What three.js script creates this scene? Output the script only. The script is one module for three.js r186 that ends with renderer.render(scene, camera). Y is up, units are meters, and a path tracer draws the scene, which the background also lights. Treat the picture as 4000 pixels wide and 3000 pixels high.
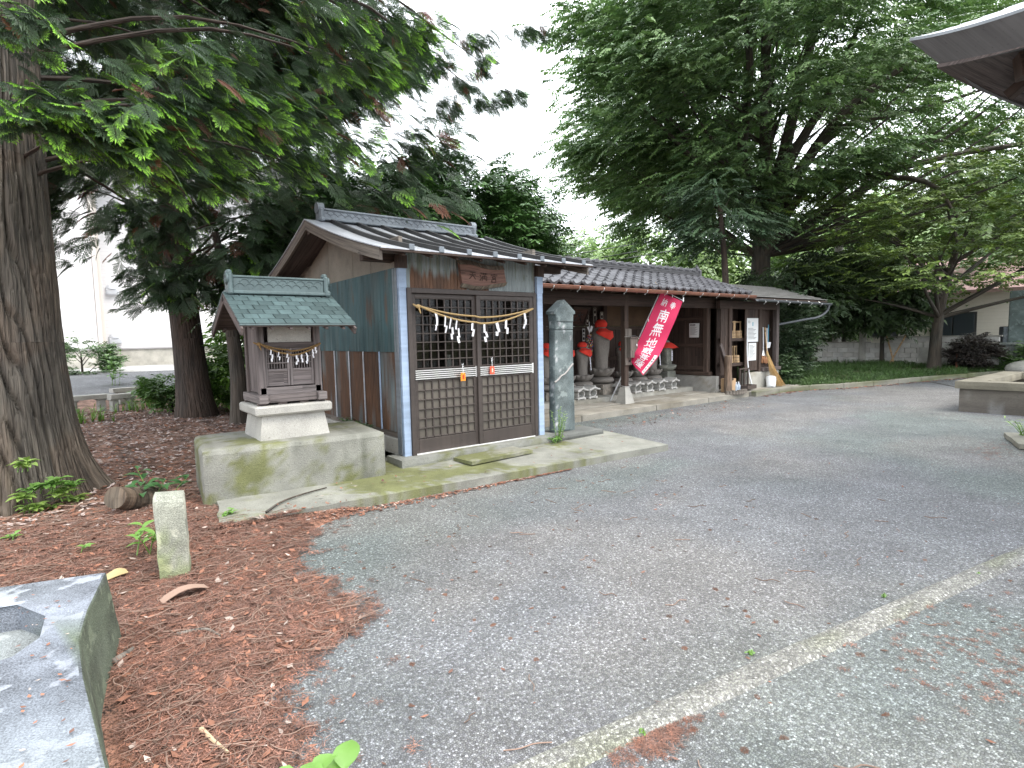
import * as THREE from 'three';
import { mergeGeometries, mergeVertices } from 'three/addons/utils/BufferGeometryUtils.js';

// ---------- camera, sky, sun, exposure ----------
const V = (x, y, z) => new THREE.Vector3(x, y, z);
const scene = new THREE.Scene();
const camera = new THREE.PerspectiveCamera(68.56, 4 / 3, 0.05, 900);
const EYE = V(0, 1.6, 0), PITCH = 0.08261, ROLL = -0.0210, YAW = 0.65538, FPX = 2201.4;   // photograph: 4000 x 3000, focal length 2201 px
const FWD = V(Math.cos(PITCH) * Math.sin(YAW), -Math.sin(PITCH), -Math.cos(PITCH) * Math.cos(YAW));
const RIGHT0 = V(Math.cos(YAW), 0, Math.sin(YAW)), UP0 = RIGHT0.clone().cross(FWD);
const RIGHT = RIGHT0.clone().multiplyScalar(Math.cos(ROLL)).addScaledVector(UP0, Math.sin(ROLL));
const UP = UP0.clone().multiplyScalar(Math.cos(ROLL)).addScaledVector(RIGHT0, -Math.sin(ROLL));
camera.position.copy(EYE); camera.up.copy(UP); camera.lookAt(EYE.clone().add(FWD));

{ // bright, evenly overcast sky
  const w = 256, h = 128, d = new Float32Array(w * h * 4);
  for (let y = 0; y < h; y++) for (let x = 0; x < w; x++) {
    const el = (y + 0.5) / h * Math.PI - Math.PI / 2, s = Math.max(0, Math.sin(el)), az = x / w * Math.PI * 2;
    const c = 1 + 0.05 * Math.sin(az * 3 + 5 * s) + 0.04 * Math.sin(az * 7 - 9 * s + 1);
    const L = el < 0 ? 0.25 : (0.86 + 0.5 * s) * c, o = (y * w + x) * 4;
    d[o] = L * 0.96; d[o + 1] = L; d[o + 2] = L * 1.07; d[o + 3] = 1;
  }
  const t = new THREE.DataTexture(d, w, h, THREE.RGBAFormat, THREE.FloatType);
  t.mapping = THREE.EquirectangularReflectionMapping; t.magFilter = THREE.LinearFilter; t.needsUpdate = true;
  scene.background = t; scene.environment = t;
}
const sun = new THREE.DirectionalLight(0xfff4e4, 0.9);
sun.position.set(14, 40, 16); sun.target.position.set(6, 0, -6); sun.castShadow = true; sun.shadow.radius = 45;
Object.assign(sun.shadow.camera, { left: -40, right: 40, top: 40, bottom: -40, near: 1, far: 120 }); sun.shadow.mapSize.set(2048, 2048);
scene.add(sun, sun.target);
const renderer = new THREE.WebGLRenderer({ antialias: true });
renderer.toneMapping = THREE.LinearToneMapping; renderer.toneMappingExposure = 3.0; renderer.shadowMap.enabled = true;

// ---------- helpers ----------
const rng = (s) => () => { s = (s + 0x6d2b79f5) | 0; let t = Math.imul(s ^ (s >>> 15), 1 | s); t = (t + Math.imul(t ^ (t >>> 7), 61 | t)) ^ t; return ((t ^ (t >>> 14)) >>> 0) / 4294967296; };
let R = rng(11);
const rr = (a, b) => a + (b - a) * R(), pick = (a) => a[Math.floor(R() * a.length)], gs = () => (R() + R() + R() - 1.5) * 1.15;
const clamp = (x, a = 0, b = 1) => Math.min(b, Math.max(a, x)), mix = (a, b, t) => a + (b - a) * t, sm = (a, b, x) => { const t = clamp((x - a) / (b - a)); return t * t * (3 - 2 * t); };
const ray = (px, py) => FWD.clone().multiplyScalar(FPX).addScaledVector(RIGHT, px - 2000).addScaledVector(UP, 1500 - py).normalize();
const onY = (px, py, y = 0) => { const d = ray(px, py); return EYE.clone().addScaledVector(d, (y - 1.6) / d.y); };
const onZ = (px, py, z) => { const d = ray(px, py); return EYE.clone().addScaledVector(d, z / d.z); };
const far = (px, py, dist) => EYE.clone().addScaledVector(ray(px, py), dist);
const deep = (px, py, depth) => { const d = ray(px, py); return EYE.clone().addScaledVector(d, depth / d.dot(FWD)); };

// lattice noise with a period
const TBL = (() => { const r = rng(5), a = new Float32Array(65536); for (let i = 0; i < 65536; i++) a[i] = r(); return a; })();
function vn(x, y, per = 256, seed = 0) {
  const xi = Math.floor(x), yi = Math.floor(y), fx = x - xi, fy = y - yi, u = fx * fx * (3 - 2 * fx), v = fy * fy * (3 - 2 * fy);
  const a = ((xi % per) + per) % per, b = (a + 1) % per, c = ((yi % per) + per) % per, e = (c + 1) % per, k = seed * 7919;
  const h = (i, j) => TBL[((i & 255) + ((j & 255) << 8) + k) & 65535];
  return (h(a, c) * (1 - u) + h(b, c) * u) * (1 - v) + (h(a, e) * (1 - u) + h(b, e) * u) * v;
}
function fb(x, y, oct = 4, per = 256, seed = 0) { let s = 0, a = 0.5, t = 0; for (let i = 0; i < oct; i++) { s += a * vn(x, y, per, seed + i); t += a; a *= 0.5; x *= 2; y *= 2; per = Math.min(256, per * 2); } return s / t; }
const n3 = (x, y, z, s = 0) => (vn(x + z * 0.37 + 31, y - z * 0.21, 256, s) + vn(y + 17, z + x * 0.31, 256, s + 3) + vn(z + 5, x - y * 0.27, 256, s + 6)) / 3;

const taken = {};
const numbered = (n) => { const k = taken[n] = (taken[n] ?? -1) + 1; return k ? n + '_' + String(k).padStart(3, '0') : n; };
function tag(o, label, category, group, kind) { if (label) o.userData.label = label; if (category) o.userData.category = category; if (group) o.userData.group = group; if (kind) o.userData.kind = kind; return o; }
function thing(name, label, category, p = [0, 0, 0], turn = 0, group) { const o = new THREE.Group(); o.name = numbered(name); o.position.set(...p); o.rotation.y = turn; scene.add(o); return tag(o, label, category, group); }
function plain(g) {
  let q = g.index ? g.toNonIndexed() : g;
  if (!q.attributes.normal) q.computeVertexNormals();
  if (!q.attributes.uv) { const p = q.attributes.position, n = q.attributes.normal, u = new Float32Array(p.count * 2); for (let i = 0; i < p.count; i++) { const ax = Math.abs(n.getX(i)), ay = Math.abs(n.getY(i)), az = Math.abs(n.getZ(i)); u[2 * i] = ax > ay && ax > az ? p.getZ(i) : p.getX(i); u[2 * i + 1] = ay > ax && ay > az ? p.getZ(i) : p.getY(i); } q.setAttribute('uv', new THREE.BufferAttribute(u, 2)); }
  for (const k of Object.keys(q.attributes)) if (!['position', 'normal', 'uv', 'color'].includes(k)) q.deleteAttribute(k);
  return q;
}
function join(list) {
  if (!Array.isArray(list)) return plain(list);
  list = list.map(plain);
  if (list.some((g) => g.attributes.color)) for (const g of list) if (!g.attributes.color) g.setAttribute('color', new THREE.BufferAttribute(new Float32Array(g.attributes.position.count * 3).fill(1), 3));
  return list.length === 1 ? list[0] : mergeGeometries(list);
}
function part(name, geo, m, parent, label) { const o = new THREE.Mesh(join(geo), m); o.name = name; o.castShadow = o.receiveShadow = true; if (label) o.userData.label = label; parent.add(o); return o; }
function solo(name, geo, m, label, category, group, kind) { const o = part(numbered(name), geo, m, scene); return tag(o, label, category, group, kind); }
const struct = (name, geo, m) => solo(name, geo, m, null, null, null, 'structure');
const tf = (g, x = 0, y = 0, z = 0, rx = 0, ry = 0, rz = 0, s = 1) => { const m = new THREE.Matrix4().compose(V(x, y, z), new THREE.Quaternion().setFromEuler(new THREE.Euler(rx, ry, rz, 'YXZ')), typeof s === 'number' ? V(s, s, s) : V(...s)); return g.applyMatrix4(m); };

// box with chamfered edges; uv in metres with u along the longest side
function cb(w, h, d, x = 0, y = 0, z = 0, o = {}) {
  const b = Math.min(o.b ?? 0.004, w * 0.3, h * 0.3, d * 0.3), H = [w / 2, h / 2, d / 2], pos = [], uv = [], dims = [w, h, d];
  const long = dims.indexOf(Math.max(w, h, d)), ou = R() * 3, ov = R() * 3;
  const vt = (s, a) => [0, 1, 2].map((k) => s[k] * (H[k] - (k === a ? 0 : b)));
  const face = (pts) => {
    const A = V(...pts[0]), n = V(...pts[1]).sub(A).cross(V(...pts[2]).sub(A)), c = pts.reduce((s, q) => s.add(V(...q)), V(0, 0, 0));
    if (n.dot(c) < 0) { pts.reverse(); n.negate(); }
    const ab = [Math.abs(n.x), Math.abs(n.y), Math.abs(n.z)], ax = ab.indexOf(Math.max(...ab));
    let [i, j] = [0, 1, 2].filter((k) => k !== ax); if (j === long) [i, j] = [j, i];
    for (let t = 1; t < pts.length - 1; t++) for (const q of [pts[0], pts[t], pts[t + 1]]) { pos.push(...q); uv.push(q[i] + ou, q[j] + ov); }
  };
  const S = [-1, 1];
  for (let a = 0; a < 3; a++) {
    const [i, j] = [0, 1, 2].filter((k) => k !== a);
    for (const sa of S) face([[-1, -1], [1, -1], [1, 1], [-1, 1]].map(([p, q]) => { const s = []; s[a] = sa; s[i] = p; s[j] = q; return vt(s, a); }));
    for (const p of S) for (const q of S) { const s1 = [], s2 = []; s1[i] = s2[i] = p; s1[j] = s2[j] = q; s1[a] = -1; s2[a] = 1; face([vt(s1, i), vt(s2, i), vt(s2, j), vt(s1, j)]); }
  }
  for (const p of S) for (const q of S) for (const r of S) { const s = [p, q, r]; face([vt(s, 0), vt(s, 1), vt(s, 2)]); }
  const g = new THREE.BufferGeometry();
  g.setAttribute('position', new THREE.Float32BufferAttribute(pos, 3)); g.setAttribute('uv', new THREE.Float32BufferAttribute(uv, 2)); g.computeVertexNormals();
  return tf(g, x, y, z, o.rx, o.ry, o.rz);
}
// box between two points
function beam(a, b, w, h, o = {}) { const A = V(...a), B = V(...b), d = B.clone().sub(A), L = d.length(); const g = cb(L, h, w, 0, 0, 0, o); const m = new THREE.Matrix4(), x = d.normalize(), z = x.clone().cross(V(0, 1, 0)); if (z.lengthSq() < 1e-6) z.set(0, 0, 1); z.normalize(); const y = z.clone().cross(x); m.makeBasis(x, y, z).setPosition(A.add(B).multiplyScalar(0.5)); return g.applyMatrix4(m); }
// round limb through points, radii per point
function limb(pts, rad, n = 7, cap = true) {
  const P = pts.map((p) => (p.isVector3 ? p : V(...p))), pos = [], uv = [], idx = []; let nx = null, len = 0;
  for (let i = 0; i < P.length; i++) {
    const t = P[Math.min(i + 1, P.length - 1)].clone().sub(P[Math.max(i - 1, 0)]).normalize();
    if (!nx) nx = Math.abs(t.y) < 0.9 ? t.clone().cross(V(0, 1, 0)).normalize() : V(1, 0, 0);
    nx = nx.addScaledVector(t, -nx.dot(t)).normalize(); const by = t.clone().cross(nx), r = typeof rad === 'number' ? rad : Array.isArray(rad) ? rad[i] : rad(i / (P.length - 1));
    if (i) len += P[i].distanceTo(P[i - 1]);
    for (let k = 0; k <= n; k++) { const a = k / n * Math.PI * 2, q = P[i].clone().addScaledVector(nx, Math.cos(a) * r).addScaledVector(by, Math.sin(a) * r); pos.push(q.x, q.y, q.z); uv.push(k / n * Math.max(0.05, 6.28 * (typeof rad === 'number' ? rad : Array.isArray(rad) ? rad[0] : rad(0))), len); }
  }
  for (let i = 0; i < P.length - 1; i++) for (let k = 0; k < n; k++) { const a = i * (n + 1) + k, b = a + 1, c = a + n + 1, d = c + 1; idx.push(a, b, c, b, d, c); }
  if (cap) for (const i of [0, P.length - 1]) { const c = pos.length / 3; pos.push(P[i].x, P[i].y, P[i].z); uv.push(0, 0); for (let k = 0; k < n; k++) { const a = i * (n + 1) + k; i ? idx.push(c, a, a + 1) : idx.push(c, a + 1, a); } }
  const g = new THREE.BufferGeometry(); g.setAttribute('position', new THREE.Float32BufferAttribute(pos, 3)); g.setAttribute('uv', new THREE.Float32BufferAttribute(uv, 2)); g.setIndex(idx); g.computeVertexNormals(); return g;
}
const curve = (pts, n = 16) => new THREE.CatmullRomCurve3(pts.map((p) => (p.isVector3 ? p : V(...p)))).getPoints(n);
const cyl = (r0, r1, h, x = 0, y = 0, z = 0, n = 16) => { const g = new THREE.CylinderGeometry(r1, r0, h, n); const u = g.attributes.uv; for (let i = 0; i < u.count; i++) u.setXY(i, u.getX(i) * 6.28 * r0, u.getY(i) * h); return tf(g, x, y + h / 2, z); };
const lathe = (pr, n = 20) => { const g = new THREE.LatheGeometry(pr.map(([x, y]) => new THREE.Vector2(x, y)), n); const u = g.attributes.uv; for (let i = 0; i < u.count; i++) u.setXY(i, u.getX(i) * 0.8, u.getY(i)); return g; };
// surface f(u,v) -> [x,y,z]; th > 0 gives it that thickness along dir (default down)
function grid(nu, nv, f, o = {}) {
  const pos = [], uv = [], col = [], idx = [], st = nv + 1, dir = o.dir ?? [0, -1, 0], lay = o.th ? 2 : 1;
  for (let l = 0; l < lay; l++) for (let i = 0; i <= nu; i++) for (let j = 0; j <= nv; j++) {
    const u = i / nu, v = j / nv, p = f(u, v); for (let k = 0; k < 3; k++) pos.push(p[k] + (l ? dir[k] * o.th : 0));
    const q = o.uv ? o.uv(u, v, p) : [p[0], p[2]]; uv.push(q[0], q[1]); if (o.col) col.push(...o.col(u, v, p));
  }
  const N = (nu + 1) * st;
  for (let i = 0; i < nu; i++) for (let j = 0; j < nv; j++) { const a = i * st + j, b = a + 1, c = a + st, d = c + 1; idx.push(a, b, c, b, d, c); if (o.th) idx.push(N + a, N + c, N + b, N + b, N + c, N + d); }
  let g = new THREE.BufferGeometry(); g.setAttribute('position', new THREE.Float32BufferAttribute(pos, 3)); g.setAttribute('uv', new THREE.Float32BufferAttribute(uv, 2)); if (o.col) g.setAttribute('color', new THREE.Float32BufferAttribute(col, 3)); g.setIndex(idx); g.computeVertexNormals();
  if (o.th) {
    const P = [], U = [], C = [], q = (a, b) => { for (const i of [a, N + a, b, b, N + a, N + b]) { P.push(pos[3 * i], pos[3 * i + 1], pos[3 * i + 2]); U.push(uv[2 * i] + (i >= N ? o.th * 0.7 : 0), uv[2 * i + 1] + (i >= N ? o.th : 0)); if (o.col) C.push(col[3 * i], col[3 * i + 1], col[3 * i + 2]); } };
    for (let i = 0; i < nu; i++) { q(i * st + st, i * st); q(i * st + nv, i * st + st + nv); }
    for (let j = 0; j < nv; j++) { q(j, j + 1); q(nu * st + j + 1, nu * st + j); }
    const e = new THREE.BufferGeometry(); e.setAttribute('position', new THREE.Float32BufferAttribute(P, 3)); e.setAttribute('uv', new THREE.Float32BufferAttribute(U, 2)); if (o.col) e.setAttribute('color', new THREE.Float32BufferAttribute(C, 3)); e.computeVertexNormals();
    g = join([g, e]);
  }
  return g;
}
const flatten = (g) => { const q = g.index ? g.toNonIndexed() : g; q.deleteAttribute('normal'); q.computeVertexNormals(); return q; };
// push vertices about by noise (stone, worn edges)
const rough = (g, amp, f, s = 1) => { const q = mergeVertices((() => { const e = g.clone(); for (const k of Object.keys(e.attributes)) if (k !== 'position') e.deleteAttribute(k); return e; })(), 1e-4), p = q.attributes.position; for (let i = 0; i < p.count; i++) { const x = p.getX(i), y = p.getY(i), z = p.getZ(i); p.setXYZ(i, x + (n3(x * f, y * f, z * f, s) - 0.5) * amp * 2, y + (n3(x * f + 9, y * f, z * f, s + 1) - 0.5) * amp * 2, z + (n3(x * f, y * f + 9, z * f, s + 2) - 0.5) * amp * 2); } q.computeVertexNormals(); return flatten(q); };
// finely divided box for worn stone
function stoneBox(w, h, d, x, y, z, o = {}) { const k = o.seg ?? 0.08, g = new THREE.BoxGeometry(w, h, d, Math.max(1, Math.round(w / k)), Math.max(1, Math.round(h / k)), Math.max(1, Math.round(d / k))); const p = g.attributes.position, b = o.b ?? 0.015; for (let i = 0; i < p.count; i++) { const q = [p.getX(i), p.getY(i), p.getZ(i)], H = [w / 2, h / 2, d / 2], e = q.map((v, a) => Math.abs(Math.abs(v) - H[a]) < 1e-5); if (e.filter(Boolean).length > 1) for (let a = 0; a < 3; a++) if (e[a]) q[a] -= Math.sign(q[a]) * b * 0.5; const ty = (q[1] + h / 2) / h; if (o.taper) { q[0] *= mix(1, o.taper, ty); q[2] *= mix(1, o.taperZ ?? o.taper, ty); } p.setXYZ(i, ...q); } tf(g, x, y + h / 2, z, o.rx, o.ry, o.rz); return o.amp ? rough(g, o.amp, o.f ?? 7, o.s ?? 1) : flatten(g); }
function paint(g, f) { g = plain(g); const p = g.attributes.position, n = g.attributes.normal, c = new Float32Array(p.count * 3); for (let i = 0; i < p.count; i++) c.set(f(p.getX(i), p.getY(i), p.getZ(i), n.getX(i), n.getY(i), n.getZ(i)), i * 3); g.setAttribute('color', new THREE.BufferAttribute(c, 3)); return g; }
// ---------- textures ----------
const s8 = (l) => Math.round(255 * (l <= 0.0031308 ? 12.92 * Math.max(0, l) : 1.055 * Math.pow(Math.min(1, l), 1 / 2.4) - 0.055));
function tex(w, h, size, f, data) { // f(u,v) in 0..1 -> linear [r,g,b] (or one value when data)
  const d = new Uint8Array(w * h * 4);
  for (let y = 0, o = 0; y < h; y++) for (let x = 0; x < w; x++, o += 4) { const c = f((x + 0.5) / w, (y + 0.5) / h); if (data) { d[o] = d[o + 1] = d[o + 2] = clamp(c) * 255; } else { d[o] = s8(c[0]); d[o + 1] = s8(c[1]); d[o + 2] = s8(c[2]); } d[o + 3] = 255; }
  const t = new THREE.DataTexture(d, w, h); t.wrapS = t.wrapT = THREE.RepeatWrapping; t.magFilter = t.minFilter = THREE.LinearFilter; if (!data) t.colorSpace = THREE.SRGBColorSpace; t.repeat.set(1 / size[0], 1 / size[1]); t.needsUpdate = true; return t;
}
function cells(n, seed) { // periodic cell points
  const r = rng(seed), px = new Float32Array(n * n), py = new Float32Array(n * n), pv = new Float32Array(n * n), pw = new Float32Array(n * n);
  for (let i = 0; i < n * n; i++) { px[i] = r(); py[i] = r(); pv[i] = r(); pw[i] = r(); }
  return (u, v) => { const X = u * n, Y = v * n, xi = Math.floor(X), yi = Math.floor(Y); let b = 9, s = 9, k = 0; for (let j = -1; j < 2; j++) for (let i = -1; i < 2; i++) { const a = ((xi + i + n) % n) + ((yi + j + n) % n) * n, dx = xi + i + px[a] - X, dy = yi + j + py[a] - Y, d = dx * dx + dy * dy; if (d < b) { s = b; b = d; k = a; } else if (d < s) s = d; } return [Math.sqrt(b), Math.sqrt(s), pv[k], pw[k]]; };
}
const T = {};
{
  const c1 = cells(190, 3), c2 = cells(190, 3), A = 2048, hgt = new Float32Array(A * A); let k = 0;
  T.asphalt = tex(A, A, [2, 2], (u, v) => {
    const [d, e, a, b] = c1(u, v), edge = e - d, f = fb(u * 8, v * 8, 3, 8, 4), fine = vn(u * 700, v * 700, 256, 2);
    let g = 0.06 + 0.11 * Math.pow(a, 1.3) + 0.04 * fine; if (b > 0.84) g = 0.15 + 0.13 * a; if (b > 0.965) g = 0.22 + 0.17 * a; if (edge < 0.2) g *= 0.6; g *= 0.8 + 0.4 * f; hgt[k++] = clamp(edge * 2.2) * (0.5 + 0.5 * a);
    return [g * 0.98, g * (a > 0.5 ? 1 : 0.985), g * (b > 0.5 ? 1.03 : 0.98)];
  });
  k = 0; T.asphaltB = tex(A, A, [2, 2], () => hgt[k++], true);
}
T.concrete = tex(1024, 1024, [1.6, 1.6], (u, v) => { const f = fb(u * 6, v * 6, 5, 6, 1), s = vn(u * 400, v * 400, 256, 3), q = vn(u * 160, v * 160, 160, 5); let g = 0.62 + 0.5 * (f - 0.5) + 0.22 * (s - 0.5); if (q > 0.9) g *= 0.7; if (vn(u * 210, v * 210, 210, 8) > 0.92) g *= 1.25; return [g, g * 0.99, g * 0.96]; });
T.concreteB = tex(1024, 1024, [1.6, 1.6], (u, v) => 0.5 * fb(u * 10, v * 10, 4, 10, 1) + 0.5 * vn(u * 240, v * 240, 240, 5), true);
T.stone = tex(1024, 1024, [1, 1], (u, v) => { const f = fb(u * 5, v * 5, 5, 5, 11), s = vn(u * 300, v * 300, 256, 3), l = fb(u * 9 + 3, v * 9, 4, 9, 14); let g = 0.6 + 0.8 * (f - 0.5) + 0.55 * (s - 0.5); let c = [g * 0.97, g, g * 1.02]; if (l > 0.6) { const t = sm(0.6, 0.68, l) * (0.6 + 0.4 * s); c = c.map((x) => mix(x, 1.05, t)); } return c; });
T.stoneB = tex(1024, 1024, [1, 1], (u, v) => 0.6 * fb(u * 14, v * 14, 5, 14, 11) + 0.4 * vn(u * 200, v * 200, 200, 3), true);
const grain = (u, v, k) => { const w = v + 0.012 * (fb(u * 3, v * 4, 3, 3, 20 + k) - 0.5); const f = vn(u * 6, w * 90, 90, 22 + k), g = vn(u * 24, w * 210, 210, 25 + k), h = vn(u * 3, w * 26, 26, 27 + k), crack = vn(u * 4, w * 60, 60, 30 + k); return [f, g, h, crack]; };
T.wood = tex(1024, 512, [1.6, 0.5], (u, v) => { const [f, g, h, c] = grain(u, v, 0); let x = 0.62 + 0.4 * (f - 0.5) + 0.28 * (g - 0.5) + 0.5 * (h - 0.5); if (c > 0.88) x *= 0.45; return [x, x * 0.985, x * 0.96]; });
T.woodB = tex(1024, 512, [1.6, 0.5], (u, v) => { const [f, g, h, c] = grain(u, v, 0); return c > 0.88 ? 0.1 : 0.45 + 0.3 * (f - 0.5) + 0.25 * (g - 0.5); }, true);
T.bark = tex(1024, 1024, [1.2, 1.8], (u, v) => { const w = u + 0.02 * fb(u * 5, v * 5, 3, 5, 40), f = vn(w * 40, v * 5, 40, 41), g = vn(w * 110, v * 14, 110, 42), p = fb(u * 4, v * 3, 4, 4, 44); let x = 0.55 + 0.5 * (f - 0.5) + 0.35 * (g - 0.5); const t = sm(0.45, 0.62, p); return [x * mix(1.0, 0.92, t), x * mix(0.92, 0.93, t), x * mix(0.82, 0.88, t)]; });
T.barkB = tex(1024, 1024, [1.2, 1.8], (u, v) => { const w = u + 0.02 * fb(u * 5, v * 5, 3, 5, 40), r1 = Math.abs(vn(w * 34, v * 4, 34, 41) - 0.5) * 2, r2 = Math.abs(vn(w * 80, v * 9, 80, 45) - 0.5) * 2; return 0.55 * Math.min(1, r1 * 3) + 0.25 * Math.min(1, r2 * 3) + 0.2 * vn(w * 110, v * 14, 110, 42); }, true);
T.soil = tex(1024, 1024, [1.5, 1.5], (u, v) => { const f = fb(u * 7, v * 7, 5, 7, 50), s = vn(u * 260, v * 260, 256, 53), q = fb(u * 30, v * 30, 2, 30, 55); const x = 0.5 + 0.9 * (f - 0.5) + 0.7 * (s - 0.5) + 0.5 * (q - 0.5); return [x * 1.0, x * 0.8, x * 0.68]; });
T.soilB = tex(1024, 1024, [1.5, 1.5], (u, v) => 0.5 * fb(u * 30, v * 30, 3, 30, 55) + 0.5 * vn(u * 200, v * 200, 200, 53), true);
T.paint = tex(512, 512, [1.5, 1.5], (u, v) => { const f = fb(u * 4, v * 4, 5, 4, 60), s = vn(u * 60, v * 3, 60, 64), q = vn(u * 90, v * 90, 90, 66); let g = 0.82 + 0.5 * (f - 0.5) + 0.2 * (s - 0.5); if (q > 0.93) g *= 0.7; return [g, g * 0.99, g * 0.97]; });
T.cloth = tex(256, 256, [0.05, 0.05], (u, v) => { const g = 0.85 + 0.15 * Math.sin(u * 6.283 * 16) * Math.sin(v * 6.283 * 16); return [g, g, g]; });
T.rope = tex(128, 256, [0.03, 0.06], (u, v) => { const t = Math.sin((u + v) * 6.283 * 2), g = 0.7 + 0.3 * t + 0.2 * (vn(u * 40, v * 12, 128, 70) - 0.5); return [g, g * 0.95, g * 0.85]; });
T.siding = tex(512, 512, [1.8, 1.8], (u, v) => { const r = v * 12, e = r - Math.floor(r), g = 0.92 + 0.05 * fb(u * 20, v * 20, 3, 20, 80); const k = e < 0.06 ? 0.86 : 1; return [g * k, g * k, g * k]; });
T.tile = tex(256, 256, [0.5, 0.5], (u, v) => { const f = fb(u * 6, v * 6, 4, 6, 90), g = 0.75 + 0.7 * (f - 0.5) + 0.2 * (vn(u * 90, v * 90, 90, 3) - 0.5); return [g, g, g * 1.02]; });

// ---------- materials (base colours are linear) ----------
const col = (c) => (Array.isArray(c) ? new THREE.Color().setRGB(...c) : new THREE.Color(c));
const mat = (c, o = {}) => new (o.transmission !== undefined || o.clearcoat || o.sheen ? THREE.MeshPhysicalMaterial : THREE.MeshStandardMaterial)({ color: col(c), roughness: 0.85, ...o });
const bp = (m, b, s, o = {}) => ({ map: m, bumpMap: b, bumpScale: s, ...o });
const woodM = (c, o = {}) => mat(c, bp(T.wood, T.woodB, 0.004, { roughness: 0.8, ...o }));
const M = {
  asphalt: mat([1, 1, 1], bp(T.asphalt, T.asphaltB, 0.006, { vertexColors: true, roughness: 0.8 })),
  concrete: mat([0.5, 0.5, 0.47], bp(T.concrete, T.concreteB, 0.004)),
  concreteV: mat([1, 1, 1], bp(T.concrete, T.concreteB, 0.006, { vertexColors: true })),
  concreteLight: mat([0.6, 0.59, 0.55], bp(T.concrete, T.concreteB, 0.003)),
  stone: mat([0.36, 0.38, 0.37], bp(T.stone, T.stoneB, 0.006)),
  stoneV: mat([1, 1, 1], bp(T.stone, T.stoneB, 0.006, { vertexColors: true })),
  jizo: mat([0.36, 0.33, 0.3], bp(T.concrete, T.stoneB, 0.004)),
  white: mat([0.82, 0.82, 0.8], bp(T.concrete, T.concreteB, 0.001)),
  darkWood: woodM([0.075, 0.048, 0.036]), darkWood2: woodM([0.1, 0.066, 0.05]), darkWood3: woodM([0.078, 0.05, 0.038]),
  greyWood: woodM([0.21, 0.18, 0.175]), greyWood2: woodM([0.25, 0.22, 0.215]), greyWood3: woodM([0.15, 0.122, 0.115]), pipe: mat([0.1, 0.11, 0.12], { roughness: 0.45, metalness: 0.2 }), oldWood: woodM([0.24, 0.21, 0.18]),
  paleWood: woodM([0.72, 0.5, 0.28]), brownPaint: mat([0.06, 0.047, 0.041], { roughness: 0.55, map: T.paint }), brownPanel: mat([0.13, 0.115, 0.095], { roughness: 0.6, map: T.paint }),
  blue: mat([0.36, 0.47, 0.64], { roughness: 0.6, map: T.paint }), steel: mat([0.72, 0.72, 0.7], { metalness: 0.75, roughness: 0.35 }), darkSteel: mat([0.05, 0.05, 0.05], { metalness: 0.5, roughness: 0.5 }),
  roofSheet: mat([0.5, 0.53, 0.58], { roughness: 0.3, map: T.paint }), batten: mat([0.035, 0.034, 0.034], { roughness: 0.5, map: T.paint }),
  ridge: mat([0.19, 0.22, 0.25], { roughness: 0.5, map: T.paint, metalness: 0.2 }), greenRoof: mat([0.12, 0.17, 0.175], { roughness: 0.5, map: T.paint, metalness: 0.15 }),
  tile: [0.8, 1, 1.2].map((k) => mat([0.1 * k, 0.1 * k, 0.107 * k], { roughness: 0.42, map: T.tile })), shingle: [0.8, 1, 1.2].map((k) => mat([0.105 * k, 0.16 * k, 0.165 * k], { roughness: 0.5, map: T.paint, metalness: 0.15 })),
  copper: mat([0.3, 0.13, 0.085], { roughness: 0.4, map: T.paint, metalness: 0.3 }), corr: mat([1, 1, 1], { vertexColors: true, roughness: 0.6, map: T.paint, metalness: 0.1 }),
  rope: mat([0.55, 0.4, 0.2], { map: T.rope }), oldRope: mat([0.3, 0.19, 0.08], { map: T.rope }), paper: mat([0.85, 0.85, 0.87], { roughness: 0.9, transmission: 0.25 }), red: mat([0.78, 0.05, 0.03], { map: T.cloth, roughness: 0.95 }),
  bark: mat([0.19, 0.163, 0.138], bp(T.bark, T.barkB, 0.035)), kerbLine: mat([1, 1, 1], bp(T.asphalt, T.asphaltB, 0.003, { vertexColors: true })), bark2: mat([0.13, 0.1, 0.085], bp(T.bark, T.barkB, 0.03)), bark3: mat([0.13, 0.115, 0.1], bp(T.bark, T.barkB, 0.015)), cut: woodM([0.5, 0.38, 0.25]),
  soil: mat([1, 1, 1], bp(T.soil, T.soilB, 0.02, { vertexColors: true, roughness: 1 })), glass: mat([0.75, 0.75, 0.73], { transmission: 1, roughness: 0.04, thickness: 0, specularIntensity: 0.35 }), plaster: mat([0.34, 0.31, 0.26], bp(T.concrete, T.concreteB, 0.002)),
  siding: mat([0.8, 0.79, 0.8], { map: T.siding, bumpMap: T.siding, bumpScale: 0.01 }), black: mat([0.03, 0.03, 0.032], { roughness: 0.3 }), plastic: mat([0.8, 0.82, 0.83], { roughness: 0.4 }), cardboard: mat([0.42, 0.28, 0.16]), leafGreen: mat([0.16, 0.3, 0.05], { transmission: 0.35, roughness: 0.6 }),
};
M.blockA = mat([0.86, 0.85, 0.83], { map: T.concrete }); M.blockB = mat([0.78, 0.76, 0.73], { map: T.concrete }); M.blockC = mat([0.9, 0.9, 0.88], { map: T.concrete }); M.glassDark = mat([0.05, 0.06, 0.07], { roughness: 0.08 });
const leafM = (o = {}) => mat([1, 1, 1], { transmission: 0.38, roughness: 0.6, ...o });

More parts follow.
